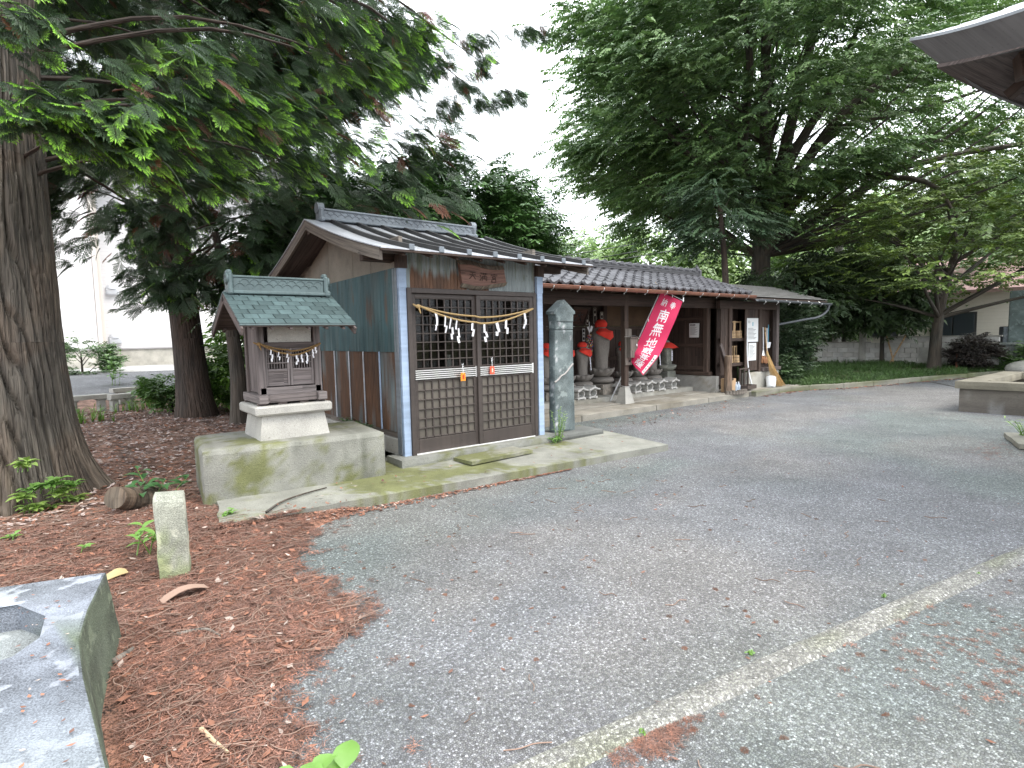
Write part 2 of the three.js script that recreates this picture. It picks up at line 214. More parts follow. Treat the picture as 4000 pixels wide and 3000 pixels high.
// ---------- brush lettering: strokes on a 100 x 100 square ----------
const STROKES = {
  天: '20,22 80,22;12,46 88,46;50,22 48,50 14,90;50,48 88,90', 満: '14,14 26,24;8,38 20,48;8,92 26,62;34,22 94,22;50,10 50,34;76,10 76,34;36,46 36,92;36,46 92,46 92,88 84,90;64,34 64,74;48,56 48,74 80,74 80,56',
  宮: '50,6 50,18;12,18 12,32;12,18 88,18 84,32;32,34 32,54;32,34 70,34 70,54 32,54;46,56 42,64;26,64 26,94;26,64 76,64 76,92 26,92', 南: '14,18 86,18;50,4 50,34;16,34 16,94;16,34 84,34 84,88 76,94;36,42 42,52;64,42 58,52;30,54 70,54;26,70 74,70;50,54 50,92',
  無: '28,6 16,26;22,16 84,16;10,36 90,36;12,62 90,62;26,16 26,62;42,16 42,62;58,16 58,62;74,16 74,62;16,74 10,92;36,74 38,90;56,74 62,90;78,74 90,92', 地: '8,36 36,36;22,12 22,74;4,80 38,68;44,40 90,26 88,58 80,60;66,8 66,64;48,24 48,84 54,90 90,90 92,74',
  蔵: '8,16 92,16;32,4 32,26;68,4 68,26;14,32 14,70 6,94;14,32 90,32;24,44 24,84;24,44 54,44;24,84 56,84;24,64 54,64;40,44 40,84;66,26 72,66 92,92;88,48 60,92;78,22 86,28', 菩: '8,16 92,16;32,4 32,26;68,4 68,26;50,26 50,34;18,36 82,36;34,42 38,54;66,42 62,54;6,58 94,58;26,68 26,94;26,68 74,68 74,94;26,92 74,92',
  薩: '8,14 92,14;32,4 32,24;68,4 68,24;12,30 12,94;12,30 32,30 22,48 34,60 24,72;64,24 64,34;42,36 92,36;52,40 54,50;80,40 76,50;40,54 94,54;42,54 42,74 34,94;66,54 66,92;52,66 88,66;52,78 86,78;44,92 94,92', 奉: '20,16 80,16;16,30 84,30;8,44 92,44;50,4 46,34 10,66;54,44 90,66;34,62 66,62;28,76 72,76;50,52 50,96',
  納: '26,6 12,30 26,34;34,24 12,54 38,52;26,54 26,92;12,66 8,86;36,64 40,80;50,28 50,94;50,28 92,28 92,88 84,92;70,8 70,40 54,66;72,44 86,62', 吉: '14,20 86,20;50,4 50,44;24,44 76,44;28,58 28,94;28,58 72,58 72,94;28,92 72,92', 日: '24,10 24,92;24,10 76,10 76,92;24,50 76,50;24,90 76,90', 年: '30,6 12,34;24,22 86,22;30,46 82,46;30,46 30,70;8,70 94,70;56,22 56,98',
  月: '26,8 26,70 14,94;26,8 76,8 76,88 66,94;26,34 76,34;26,58 76,58', 一: '8,50 92,50', 第: '26,4 14,22;22,12 46,12;62,4 54,22;58,12 88,12;18,32 80,32 80,48;18,48 80,48;18,48 16,64 86,64 82,84;50,32 50,94;48,64 14,92', 番: '70,8 22,18;12,28 88,28;50,14 50,52;48,30 14,52;52,30 88,52;24,56 24,94;24,56 78,56 78,94;24,74 78,74;24,92 78,92;50,56 50,92', 大: '10,34 90,34;50,6 46,44 12,92;52,40 90,92', 家: '50,4 50,14;12,16 12,30;12,16 88,16 86,28;24,34 78,34;52,34 20,56;40,48 58,66 54,94 44,90;46,58 16,78;52,70 18,92;80,44 62,56;62,58 92,90',
};
const canvas = (w, h, bg) => { const c = document.createElement('canvas'); c.width = w; c.height = h; const x = c.getContext('2d'); if (bg) { x.fillStyle = bg; x.fillRect(0, 0, w, h); } return [c, x]; };
function glyph(x, ch, px, py, s, color, lw, sx = 1) { x.strokeStyle = color; x.lineCap = 'round'; x.lineJoin = 'round'; x.lineWidth = lw; for (const st of STROKES[ch].split(';')) { x.beginPath(); st.split(' ').forEach((q, i) => { const [a, b] = q.split(',').map(Number), X = px + a / 100 * s * sx, Y = py + b / 100 * s; i ? x.lineTo(X, Y) : x.moveTo(X, Y); }); x.stroke(); } }
const ctex = (c) => { const t = new THREE.CanvasTexture(c); t.colorSpace = THREE.SRGBColorSpace; return t; };
const column = (chars, w, h, bg, fg, lw = 0.1) => { const [c, x] = canvas(w, h, bg), s = h / (chars.length + 0.4); [...chars].forEach((ch, i) => glyph(x, ch, (w - s * 0.8) / 2, s * (i + 0.25), s * 0.8, fg, s * lw)); return ctex(c); };
// flat sheet of print, uv 0..1
const sheet = (w, h, f) => grid(6, 8, (u, v) => f ? f(u, v) : [(u - 0.5) * w, (0.5 - v) * h, 0], { uv: (u, v) => [u, 1 - v], th: 0.0012, dir: [0, 0, -1] });
// ================= ground =================
const lin = (tb, x) => { if (x <= tb[0][0]) return tb[0][1]; for (let i = 1; i < tb.length; i++) if (x <= tb[i][0]) return mix(tb[i - 1][1], tb[i][1], (x - tb[i - 1][0]) / (tb[i][0] - tb[i - 1][0])); return tb[tb.length - 1][1]; };
const LITTER = [[-5.2, 2.4], [-4.8, 1.6], [-4.55, 1.2], [-4.1, 1.03], [-3.5, 0.99], [-3.15, 1.1], [-2.95, 1.05], [-2.75, 0.7], [-2.6, 0.5], [-2.2, 0.4], [-1.6, 0.3], [-0.6, 0.1], [1, -0.6]];
const KERB = [[13.3, -7.42], [15.0, -7.42], [15.7, -7.2], [16.6, -6.85], [18.26, -6.4], [19.9, -6.1], [22, -5.6], [24.5, -4.95], [27, -4.2]];
const soilIn = (x, z) => { // metres inside the soil (negative on the asphalt)
  let s = z > -5.1 ? lin(LITTER, z) - x + 0.16 * (fb(x * 2.2 + 9, z * 2.2, 3) - 0.5) * 2 : Math.max(5.1 - x, -10.1 - z);
  if (x > 15.3) s = Math.max(s, lin(KERB, x) - 0.1 - z);
  return s;
};
const high = (x, z) => { const s = soilIn(x, z); let h = -0.035 + 0.055 * sm(-0.15, 0.25, s) + 0.05 * sm(0.2, 2.5, s) + (fb(x * 1.3, z * 1.3, 4) - 0.5) * 0.05 * sm(-0.1, 0.4, s); if (s > 0) h += 0.62 * sm(-15, -24, z) * sm(12, 6, x); if (x > 15.3) h += 0.08 * sm(0, 0.3, s) + 0.1 * sm(1, 4, s); return h; };
const groundCol = (x, z) => { const s = soilIn(x, z), n = fb(x * 0.9, z * 0.9, 4), red = clamp(sm(3.5, 0, s) * sm(-11, -4, z)); const a = [0.2, 0.15, 0.13], b = [0.18, 0.105, 0.078], g = [0.07, 0.1, 0.035]; let c = a.map((v, i) => mix(v, b[i], red * (0.5 + 0.5 * n))); if (x > 14) c = c.map((v, i) => mix(v, g[i], sm(0.35, 0.6, n + 0.1))); return c.map((v) => v * (0.8 + 0.4 * n) * 2); };
const gAxis = (a, b, c, d, step) => { const t = []; for (let x = a; x < b; x += Math.max(0.5, (b - x) * 0.16)) t.push(x); for (let x = b; x <= c; x += step) t.push(x); for (let x = c + step; x < d; x += Math.max(0.5, (x - c) * 0.16)) t.push(x); t.push(d); return t; };
{
  const xs = gAxis(-320, -3, 8, 420, 0.08), zs = gAxis(-420, -17, 1, 320, 0.08), nu = xs.length - 1, nv = zs.length - 1;
  struct('ground', grid(nu, nv, (u, v) => { const x = xs[Math.round(u * nu)], z = zs[Math.round(v * nv)]; return [x, high(x, z), z]; }, { col: (u, v, p) => groundCol(p[0], p[2]) }), M.soil);
}
{ // asphalt court: stains are moss, dust and wear in the surface
  const xs = gAxis(-4, -0.4, 16, 60, 0.11), zs = gAxis(-16, -10, 3, 24, 0.11), nu = xs.length - 1, nv = zs.length - 1;
  struct('asphalt', grid(nu, nv, (u, v) => [xs[Math.round(u * nu)], 0, zs[Math.round(v * nv)]], { col: (u, v, [x, , z]) => {
    const n = fb(x * 0.8, z * 0.8, 5), m = fb(x * 0.35 + 7, z * 0.35, 4), f = fb(x * 3, z * 3, 3);
    const moss = sm(0.42, 0.62, m + 0.16 * sm(-2.6, -4.4, z) * sm(6.5, 3.5, x)), dust = sm(0.44, 0.68, fb(x * 0.45 + 40, z * 0.6 + 3, 4) + 0.07 * sm(3.5, 6, x));
    let c = [1.36, 1.38, 1.41].map((q) => q * (0.86 + 0.28 * n + 0.14 * (f - 0.5)));
    c = [mix(c[0], c[0] * 0.84, moss), mix(c[1], c[1] * 0.93, moss), mix(c[2], c[2] * 0.86, moss)];
    return [mix(c[0], 1.8, dust * 0.45), mix(c[1], 1.66, dust * 0.45), mix(c[2], 1.48, dust * 0.45)]; } }), M.asphalt);
}
{ // flush concrete kerb line across the court
  const A = V(-4.4, 0, -2.43), B = V(34, 0, 3.8), d = B.clone().sub(A), L = d.length(), n = V(-d.z, 0, d.x).divideScalar(L);
  struct('kerb_line', grid(420, 5, (u, v) => { const q = A.clone().addScaledVector(d, u).addScaledVector(n, (v - 0.5) * (0.165 + 0.03 * (fb(u * 500, v > 0.5 ? 7 : 1, 4) - 0.5))); return [q.x, (v > 0 && v < 1 ? 0.014 : -0.01) + 0.003 * fb(u * 400, v * 4, 2), q.z]; }, { col: (u, v) => { const k = fb(u * 180, v * 3, 4), m = sm(0.55, 0.7, fb(u * 90 + 5, v, 3)); return [mix(1.7, 1.5, m) * (0.6 + 0.8 * k), mix(1.66, 1.5, m) * (0.6 + 0.8 * k), mix(1.48, 1.15, m) * (0.6 + 0.8 * k)]; }, uv: (u, v) => [u * L, v * 0.17] }), M.kerbLine);
}
{ // road and white gravel strip behind the trees
  const rise = (x, z) => high(x, z) + 0.03;
  struct('road', grid(40, 12, (u, v) => { const x = mix(-24, 12, u), z = mix(-18.3, -23, v); return [x, rise(x, z), z]; }, { col: () => [1.3, 1.31, 1.33] }), M.asphalt);
  struct('gravel_strip', grid(30, 6, (u, v) => { const x = mix(-24, 12, u), z = mix(-23.02, -29.6, v); return [x, rise(x, z) + 0.004, z]; }), mat([0.8, 0.8, 0.8], { map: T.concrete, bumpMap: T.soilB, bumpScale: 0.03 }));
}
{ // kerb stones along the planted bed, right of the hall
  const pts = curve(KERB.map(([x, z]) => [x, 0, z]), 120), run = [0]; for (let i = 1; i < pts.length; i++) run.push(run[i - 1] + pts[i].distanceTo(pts[i - 1]));
  const at = (s) => { let i = 1; while (i < run.length - 1 && run[i] < s) i++; return pts[i - 1].clone().lerp(pts[i], (s - run[i - 1]) / (run[i] - run[i - 1])); };
  const kerb = thing('bed_kerb', 'low curving concrete kerb around the grassy bed', 'kerb');
  for (let s = 0.0; s < run[run.length - 1] - 1.2; s += 1.2) { const a = at(s + 0.004), b = at(s + 1.196); part('kerb_stone', paint(beam([a.x, 0.05, a.z], [b.x, 0.05, b.z], 0.15, 0.17, { b: 0.015 }), (x, y, z) => { const m = sm(0.4, 0.65, fb(x * 2, z * 2 + y * 5, 3)); return [mix(0.36, 0.17, m), mix(0.35, 0.19, m), mix(0.3, 0.09, m)]; }), M.concreteV, kerb); }
}
// ================= concrete apron, pedestal and small shrine =================
const mossy = (base, amt, seed, lift = 0) => (x, y, z, nx, ny) => { const n = fb(x * 2.1 + seed, z * 2.1 + y * 2.3, 5), g = n3(x * 60, y * 60, z * 60, 2), m = sm(0.44 - amt, 0.68 - amt, n + 0.5 * (g - 0.5) + lift) * 0.92, k = 0.78 + 0.44 * fb(x * 5 + seed, z * 5 + y * 4, 4); return [mix(base[0] * k, 0.2 * k, m), mix(base[1] * k, 0.215 * k, m), mix(base[2] * k, 0.075 * k, m)]; };
{
  const moss = mossy([0.44, 0.44, 0.39], 0, 3);
  const slab = grid(110, 34, (u, v) => { const x0 = 0.86 + 0.16 * v + 0.06 * (fb(v * 6, 2, 3) - 0.5), x1 = 6.36 + 0.12 * v, x = mix(x0, x1, u), zf = -5.17 + 0.072 * (x - 0.9) + 0.02 * (fb(x * 3, 1, 3) - 0.5), e = Math.min(1, v * 26) * Math.min(1, (1 - u) * 90); return [x, 0.1 + 0.04 * v - 0.014 * (1 - e) + 0.008 * (fb(x * 4, v * 8, 3) - 0.5), mix(zf, -6.5, v)]; }, { th: 0.2, col: (u, v, p) => { const m = sm(0.08, 0.2, v) * sm(0.95, 0.6, v) * sm(0.06, 0.2, u) * sm(0.62, 0.45, u), c = mossy([0.35, 0.355, 0.315], -0.06 + 0.16 * m, 3)(p[0], 0, p[2]); return c; } });
  tag(part('concrete_apron', slab, M.concreteV, scene), 'mossy concrete apron in front of the latticed doors and pedestal', 'apron');
  solo('flat_stone', paint(stoneBox(0.98, 0.06, 0.4, 4.02, 0.115, -5.63, { seg: 0.05, amp: 0.012, f: 6, b: 0.02, ry: 0.06 }), mossy([0.36, 0.36, 0.3], 0.14, 9)), M.concreteV, 'mossy flat stone slab lying before the lattice doors', 'stone slab');
  const blk = thing('concrete_pedestal', 'mossy concrete block under the small wooden shrine', 'pedestal', [1.78, 0.02, -6.33], -0.09);
  part('block', paint(stoneBox(1.78, 0.585, 1.12, 0, 0, 0, { seg: 0.05, b: 0.03, amp: 0.006, f: 9 }), (x, y, z, nx, ny, nz) => { const m = mossy([0.46, 0.46, 0.41], 0, 21), s = fb(x * 7 + 3, y * 1.2, 3), band = sm(-0.35, 0.1, x) * sm(0.44, 0.3, y) * sm(0.9, 0.6, x); const c = mossy([0.36, 0.365, 0.325], -0.04 + 0.12 * band, 21)(x, y, z); const d = sm(0.62, 0.75, s) * 0.5; return c.map((v, i) => mix(v, [0.1, 0.11, 0.08][i], d * sm(0.6, 0.3, Math.abs(fb(x * 3, y * 3, 2) - 0.5) * 2))); }), M.concreteV, blk);
  const C = [1.765, 0.605, -6.37], sh = thing('small_shrine', 'small wooden shrine with green shingled roof on a concrete pedestal', 'shrine', C, 0.0), W = M.greyWood;
  part('plinth', (() => { const g = new THREE.CylinderGeometry(0.44, 0.49, 0.25, 4, 3); tf(g, 0, 0, 0, 0, Math.PI / 4); tf(g, 0, 0.125, 0, 0, 0, 0, [1.02, 1, 0.98]); return rough(g, 0.004, 8); })(), M.concreteLight, sh);
  part('plinth_cap', cb(0.78, 0.1, 0.74, 0, 0.3, 0, { b: 0.018 }), M.concreteLight, sh);
  for (const z of [-0.29, 0.25]) for (const x of [-0.3, -0.1, 0.12, 0.3]) part('foot_block', cb(0.09, 0.024, 0.05, x, 0.362, z), M.greyWood3, sh);
  for (const s of [-1, 1]) { part('base_beam', cb(0.09, 0.085, 0.7, s * 0.3, 0.416, 0.0), M.greyWood2, sh); part('base_beam', cb(0.5, 0.08, 0.08, 0, 0.416, s * 0.27 - 0.01), M.greyWood, sh); }
  part('sill_board', cb(0.62, 0.075, 0.05, 0, 0.494, 0.25), M.greyWood2, sh);
  for (const s of [-1, 1]) { part('post', cb(0.07, 0.72, 0.07, s * 0.285, 0.82, 0.24), M.greyWood, sh); part('post', cb(0.07, 0.72, 0.07, s * 0.285, 0.82, -0.25), M.greyWood3, sh); for (let k = 0; k < 3; k++) part('side_board', cb(0.022, 0.7, 0.138, s * 0.285, 0.82, -0.146 + k * 0.141, { b: 0.003 }), pick([M.greyWood, M.greyWood3]), sh); }
  part('back_board', cb(0.5, 0.7, 0.02, 0, 0.82, -0.26), M.greyWood3, sh); part('lintel', cb(0.5, 0.06, 0.06, 0, 0.965, 0.24), M.greyWood3, sh); part('head_board', cb(0.44, 0.16, 0.014, 0.01, 1.075, 0.255), M.concreteLight, sh); part('floor', cb(0.5, 0.03, 0.46, 0, 0.5, -0.01), M.greyWood3, sh);
  for (const s of [-1, 1]) {
    const d = new THREE.Group(); d.name = 'door'; d.position.set(s * 0.125, 0.74, 0.235); sh.add(d);
    for (const q of [-1, 1]) part('stile', cb(0.026, 0.4, 0.024, q * 0.11, 0, 0), M.greyWood2, d);
    for (const y of [0.185, -0.035, -0.185]) part('rail', cb(0.194, 0.028, 0.024, 0, y, 0), M.greyWood2, d);
    part('panel', cb(0.2, 0.13, 0.01, 0, -0.11, -0.004), M.greyWood, d);
    for (let k = 0; k < 7; k++) part('lattice_bar', cb(0.011, 0.19, 0.012, -0.084 + k * 0.028, 0.075, 0), M.greyWood2, d);
    for (const y of [0.04, 0.105]) part('lattice_rail', cb(0.2, 0.01, 0.01, 0, y, 0.009), M.greyWood2, d);
  }
  // roof: lapped metal shingles on both slopes
  const half = 0.56, run = 0.68, y0 = 1.17, y1 = 1.51, ang = Math.atan2(y1 - y0, run), rows = 7, L = Math.hypot(run, y1 - y0), rh = L / rows;
  const roof = new THREE.Group(); roof.name = 'roof'; sh.add(roof);
  for (const s of [-1, 1]) {
    part('roof_board', cb(half * 2 - 0.02, 0.02, L, 0, (y0 + y1) / 2 - 0.018, s * run / 2, { rx: s * ang }), M.greyWood3, roof);
    for (let r = 0; r < rows; r++) { const wd = half * 2 / 8; let x = -half + (r % 2 ? -wd / 2 : 0); for (; x < half - 0.001; x += wd) { const a = Math.max(-half, x), b = Math.min(half, x + wd); if (b - a < 0.02) continue; const t = (r + 0.5) / rows, py = mix(y1, y0, t) + 0.006, pz = s * run * t; part('shingle', cb(b - a - 0.008, 0.012, rh * 1.1, (a + b) / 2, py, pz, { rx: s * (ang - 0.06), b: 0.0015 }), pick(M.shingle), roof); } }
    for (const q of [-1, 1]) part('barge_board', cb(0.025, 0.075, L + 0.05, q * (half - 0.015), (y0 + y1) / 2 - 0.062, s * (run / 2 + 0.005), { rx: s * ang }), M.greyWood3, roof);
    for (let k = 0; k < 6; k++) part('rafter_end', cb(0.03, 0.025, 0.1, -0.44 + k * 0.176, y0 - 0.03, s * (run - 0.06), { rx: s * ang * 0.6 }), M.greyWood3, roof);
    part('eave_edge', cb(half * 2, 0.016, 0.02, 0, y0 - 0.006, s * run), M.greenRoof, roof);
  }
  for (const s of [-1, 1]) part('gable_board', (() => { const q = new THREE.Shape(); q.moveTo(-0.42, 0); q.lineTo(0.42, 0); q.lineTo(0, 0.23); q.closePath(); return tf(new THREE.ExtrudeGeometry(q, { depth: 0.02, bevelEnabled: false }), s * 0.29, y0 + 0.02, 0, 0, Math.PI / 2); })(), M.greyWood3, roof);
  const rd = new THREE.Group(); rd.name = 'ridge'; sh.add(rd);
  part('ridge_body', [cb(0.94, 0.16, 0.11, 0, 1.59, 0, { b: 0.012 }), cb(0.98, 0.035, 0.2, 0, 1.515, 0, { b: 0.008 }), cb(0.96, 0.025, 0.13, 0, 1.675, 0, { b: 0.01 })], M.greenRoof, rd);
  for (const s of [-1, 1]) { part('end_ornament', [cb(0.05, 0.22, 0.17, s * 0.49, 1.6, 0, { b: 0.02 }), cb(0.06, 0.07, 0.24, s * 0.495, 1.52, 0, { b: 0.02 }), tf(new THREE.TorusGeometry(0.045, 0.018, 6, 14), s * 0.515, 1.65, 0.03, 0, Math.PI / 2), cb(0.055, 0.05, 0.09, s * 0.49, 1.72, 0, { b: 0.015 })], M.greenRoof, rd); }
  for (const s of [-1, 1]) for (let k = 0; k < 9; k++) for (const y of [0, 1]) part('wave_scale', tf(new THREE.TorusGeometry(0.048, 0.006, 4, 9, Math.PI * 0.8), -0.4 + k * 0.094 + y * 0.047, 1.56 + y * 0.045, s * 0.057, 0, 0, 0.31), M.greenRoof, rd);
  ropeOf('straw_rope', [-0.31, 0.31], 0.98, 0.305, 0.075, 0.009, M.oldRope, sh, 'old brown straw rope with paper streamers across the small shrine', [-0.2, -0.13, -0.04, 0.05, 0.1, 0.15, 0.22, 0.25], 0.5);
}
// straw rope hung in two strands with folded paper streamers; made in the frame of host
function ropeOf(name, [xa, xb], y, z, sag, r, m, host, label, streamers, scale) {
  host.updateMatrix(); const t = thing(name, label, 'rope'); t.applyMatrix4(host.matrix); t.updateMatrix();
  const f = (k, s) => (u) => [mix(xa, xb, u), y - s * 4 * u * (1 - u) - (k ? 0.03 * scale * 2 * Math.sin(u * 3.14) * 0.9 : 0) + (u < 0.5 ? 0.01 : -0.004), z + (k ? 0.012 : -0.006)], lo = f(1, sag * 1.2), hi = f(0, sag);
  for (const q of [lo, hi]) part('strand', limb([...Array(25)].map((_, i) => q(i / 24)), r, 8), m, t);
  part('knot', [tf(new THREE.SphereGeometry(r * 2.3, 9, 7), xa, y, z, 0, 0, 0, [1.3, 0.9, 1]), limb([[xa, y, z], [xa - r * 4, y + r, z], [xa - r * 6, y + r * 2, z + r]], [r, r, r * 0.7], 6), limb([[xa, y, z + r], [xa + r, y - r * 4, z + r], [xa + r * 2, y - r * 7, z + r]], [r * 0.9, r, r * 0.5], 6)], m, t);
  streamers.forEach((sx, i) => {
    const u = (sx - xa) / (xb - xa), p = lo(u), w = 0.034 * scale * 2 * rr(0.36, 0.56), n = i % 3 === 1 ? 2 : 3, pieces = []; let cy = p[1], cx = 0, dz = 0.006, len = 0.066 * scale * 2 * rr(0.6, 1);
    for (let k = 0; k < n; k++) { const tilt = rr(-0.22, 0.22); const g = grid(2, 4, (a, b) => [(a - 0.5) * w, -b * len, 0.006 * Math.sin(b * 3 + i)], { th: 0.0008, dir: [0, 0, -1], uv: (a, b) => [a, b] }); pieces.push(tf(g, sx + cx, cy, p[2] + dz, rr(-0.15, 0.1), rr(-0.5, 0.5), tilt)); cy -= len * 0.86; cx += (k % 2 ? -1 : 1) * w * 0.55; dz += 0.002; len *= rr(0.6, 0.95); }
    part('paper_streamer', pieces, M.paper, t);
  });
  return t;
}
// ================= tin-clad shrine hall with lattice doors =================
{
  const hall = thing('tin_shrine_hall', 'tin-clad shrine hall with brown lattice doors and standing seam roof', 'building', [3, 0, -6.05]);   // origin: front left corner on the facade
  const Wd = 2.14, Dp = 3.75, P = (n, g, m, par = hall) => part(n, g, m, par);
  P('sill', paint(stoneBox(2.5, 0.13, 0.42, 1.12, 0.085, 0.0, { seg: 0.07, b: 0.015, amp: 0.004 }), mossy([0.36, 0.37, 0.34], 0.02, 31)), M.concreteV);
  P('floor', cb(Wd, 0.1, Dp, Wd / 2, 0.17, -Dp / 2 - 0.04), M.concrete);
  for (let k = 0; k < 7; k++) for (let r = 0; r < 2; r++) P('foundation_block', cb(0.1, 0.185, 0.462, 0.05, 0.12 + r * 0.19, -0.36 - k * 0.466 - (r ? 0.0 : 0.2) + 0.1, { b: 0.008 }), M.concreteLight);
  // corrugated iron: f gives colour from (along, up)
  const corrug = (len, h, place, colf, per = 0.05) => { const n = Math.round(len / per) * 6; return grid(n, 26, (u, v) => place(u * len, v * h, 0.009 * Math.sin(u * len / per * 6.283)), { col: (u, v) => colf(u * len, v * h), uv: (u, v) => [u * len, v * h] }); };
  const rust = (x, y, t) => { const k = fb(x * 9, y * 2.2, 4), q = fb(x * 30, y * 8, 3); return [mix(0.085, 0.16, k) * (0.7 + 0.6 * q), mix(0.05, 0.075, k) * (0.7 + 0.6 * q), mix(0.032, 0.035, k) * (0.7 + 0.6 * q)]; };
  const green = (x, y) => { const k = fb(x * 14, y * 0.9, 4), q = fb(x * 26, y * 3, 3); return [mix(0.045, 0.12, k * k) * (0.7 + 0.6 * q), mix(0.09, 0.15, k) * (0.7 + 0.6 * q), mix(0.105, 0.15, k) * (0.7 + 0.6 * q)]; };
  P('upper_sheet', corrug(3.64, 0.98, (a, y, w) => [-0.012 - w, 1.455 + y, -0.04 - a], (a, y) => { const c = green(a, y), k = sm(0.66, 0.78, fb(a * 11, y * 2, 4)) * 0.6; return c.map((v, i) => mix(v, rust(a, y)[i], k)); }), M.corr);
  P('lower_sheet', corrug(3.64, 1.0, (a, y, w) => [0.004 - w, 0.485 + y, -0.04 - a], (a, y) => { const k = clamp(sm(0.3, 0.62, fb(a * 5 + 3, y * 1.1, 4) + 0.12)); const g = [0.16, 0.2, 0.21].map((v) => v * (0.7 + 0.5 * fb(a * 18, y * 2, 3))); return g.map((v, i) => mix(v, rust(a, y)[i], k)); }), M.corr);
  for (const a of [0.55, 1.05, 1.55, 2.1, 2.7, 3.3]) P('cover_strip', cb(0.012, 0.98, 0.03, -0.012, 0.97, -a), a < 0.8 ? M.blue : M.roofSheet);
  P('inner_wall', [cb(0.05, 2.6, Dp, 0.06, 1.5, -Dp / 2), cb(0.05, 2.6, Dp, Wd - 0.06, 1.5, -Dp / 2), cb(Wd, 2.8, 0.05, Wd / 2, 1.6, -Dp)], M.oldWood);
  P('right_sheet', corrug(3.64, 2.2, (a, y, w) => [Wd + 0.012 + w, 0.3 + y, -3.7 + a], green), M.corr);
  // gable boards (plastered panels) of both ends
  const gable = (x, pan) => pan.forEach(([a, b]) => { const top = (z) => 2.46 + 0.72 * (1 - Math.abs(z + 1.9) / 1.95), pts = [[a, 2.44], [b, 2.44], [b, top(b)], ...(a < -1.9 && b > -1.9 ? [[-1.9, top(-1.9)]] : []), [a, top(a)]]; const s = new THREE.Shape(); pts.forEach(([z, y], i) => (i ? s.lineTo(-z, y) : s.moveTo(-z, y))); P('gable_panel', tf(new THREE.ExtrudeGeometry(s, { depth: 0.02, bevelEnabled: false }), x + 0.02, 0, 0, 0, Math.PI / 2), M.plaster); });
  gable(-0.02, [[-0.05, -0.715], [-0.727, -1.295], [-1.307, -2.195], [-2.207, -2.995], [-3.007, -3.72]].map(([a, b]) => [b, a])); gable(Wd, [[-3.72, -0.05]]);
  // posts, front corrugated lintel
  for (const [x, w] of [[-0.002, 0.09], [Wd - 0.05, 0.095]]) { P('corner_post', cb(w, 2.0, 0.09, x + w / 2, 1.2, 0.0, { b: 0.003 }), M.blue); P('corner_cover', cb(w + 0.012, 0.24, 0.1, x + w / 2, 2.32, 0, { b: 0.003 }), M.blue); P('post_foot', cb(w + 0.01, 0.025, 0.1, x + w / 2, 0.2, 0), M.copper); P('beam_end', cb(0.11, 0.15, 0.12, x + w / 2, 2.5, 0.02), M.darkWood3); }
  P('side_cover', cb(0.012, 2.2, 0.11, -0.012, 1.33, -0.05), M.ridge);
  P('lintel_sheet', corrug(1.96, 0.5, (a, y, w) => [0.09 + a, 2.2 + y, 0.012 + w], (a, y) => { const st = a > 0.06 && a < 0.86 ? sm(0.24, 0.12, y - 0.07 * vn(a * 30, 1, 256, 3) * 2 + 0.03) : a > 0.9 && a < 1.2 ? sm(0.1, 0.05, y) : 0, g = [0.3, 0.35, 0.37].map((v, i) => v * (0.75 + 0.45 * fb(a * 16, y * 1.5, 3)) * (i === 2 ? 0.96 : 1)), lich = sm(0.5, 0.7, fb(a * 40, y * 3, 2)) * sm(0.14, 0.2, y) * 0.6; return g.map((v, i) => mix(mix(v, [0.11, 0.13, 0.07][i], lich), rust(a, y)[i] * 1.2, st)); }), M.corr);
  // doors
  const fr = new THREE.Group(); fr.name = 'door_frame'; hall.add(fr); fr.position.set(0.09, 0.205, 0.02);
  const B = M.brownPaint, q = (g, m = B, n = 'frame_bar', par = fr) => part(n, g, m, par);
  q(cb(0.055, 2.0, 0.1, 0.0275, 1.0, 0)); q(cb(0.055, 2.0, 0.1, 1.9325, 1.0, 0)); q(cb(1.85, 0.06, 0.1, 0.98, 1.97, 0)); q(cb(1.85, 0.022, 0.1, 0.98, 0.011, 0), M.steel, 'track');
  for (const k of [0, 1]) {
    const d = new THREE.Group(); d.name = 'sliding_door'; hall.add(d); const w = 0.935; d.position.set(0.145 + (k ? 0.915 : 0) + w / 2, 0.227, k ? 0.045 : 0.012); const lw = w - 0.11, bar = (n, g, m = B) => part(n, g, m, d);
    for (const s of [-1, 1]) bar('stile', cb(0.055, 1.915, 0.032, s * (w / 2 - 0.0275), 0.9575, 0)); bar('bottom_rail', cb(lw, 0.165, 0.03, 0, 0.083, 0)); bar('top_rail', cb(lw, 0.05, 0.03, 0, 1.89, 0));
    bar('silver_band', cb(lw + 0.05, 0.125, 0.026, 0, 0.945, 0.004), M.darkSteel); for (let i = 0; i < 5; i++) bar('silver_rib', cb(lw + 0.05, 0.013, 0.012, 0, 0.895 + i * 0.025, 0.02, { b: 0.003 }), M.steel);
    bar('lower_panel', cb(lw, 0.71, 0.01, 0, 0.525, -0.012), M.brownPanel); bar('glass', cb(lw, 0.86, 0.004, 0, 1.44, -0.014, { b: 0.001 }), M.glass);
    for (let i = 0; i < 9; i++) { const x = -lw / 2 + 0.004 + i * (lw - 0.008) / 8; bar('lattice_bar', cb(0.016, 0.86, 0.022, x, 1.44, 0), B); bar('lower_bar', cb(0.018, 0.71, 0.022, x, 0.525, 0.004), B); }
    for (let i = 0; i < 9; i++) bar('lattice_rail', cb(lw, 0.014, 0.018, 0, 1.02 + i * 0.105, 0.002), B);
    for (let i = 0; i < 7; i++) bar('lower_rail', cb(lw, 0.016, 0.018, 0, 0.18 + i * 0.115, 0.006), B);
    bar('pull', cb(0.028, 0.14, 0.012, (k ? 1 : -1) * (w / 2 - 0.024) * (k ? 1 : -1) * (k ? 1 : 1), 0.945, 0.018), M.steel);
  }
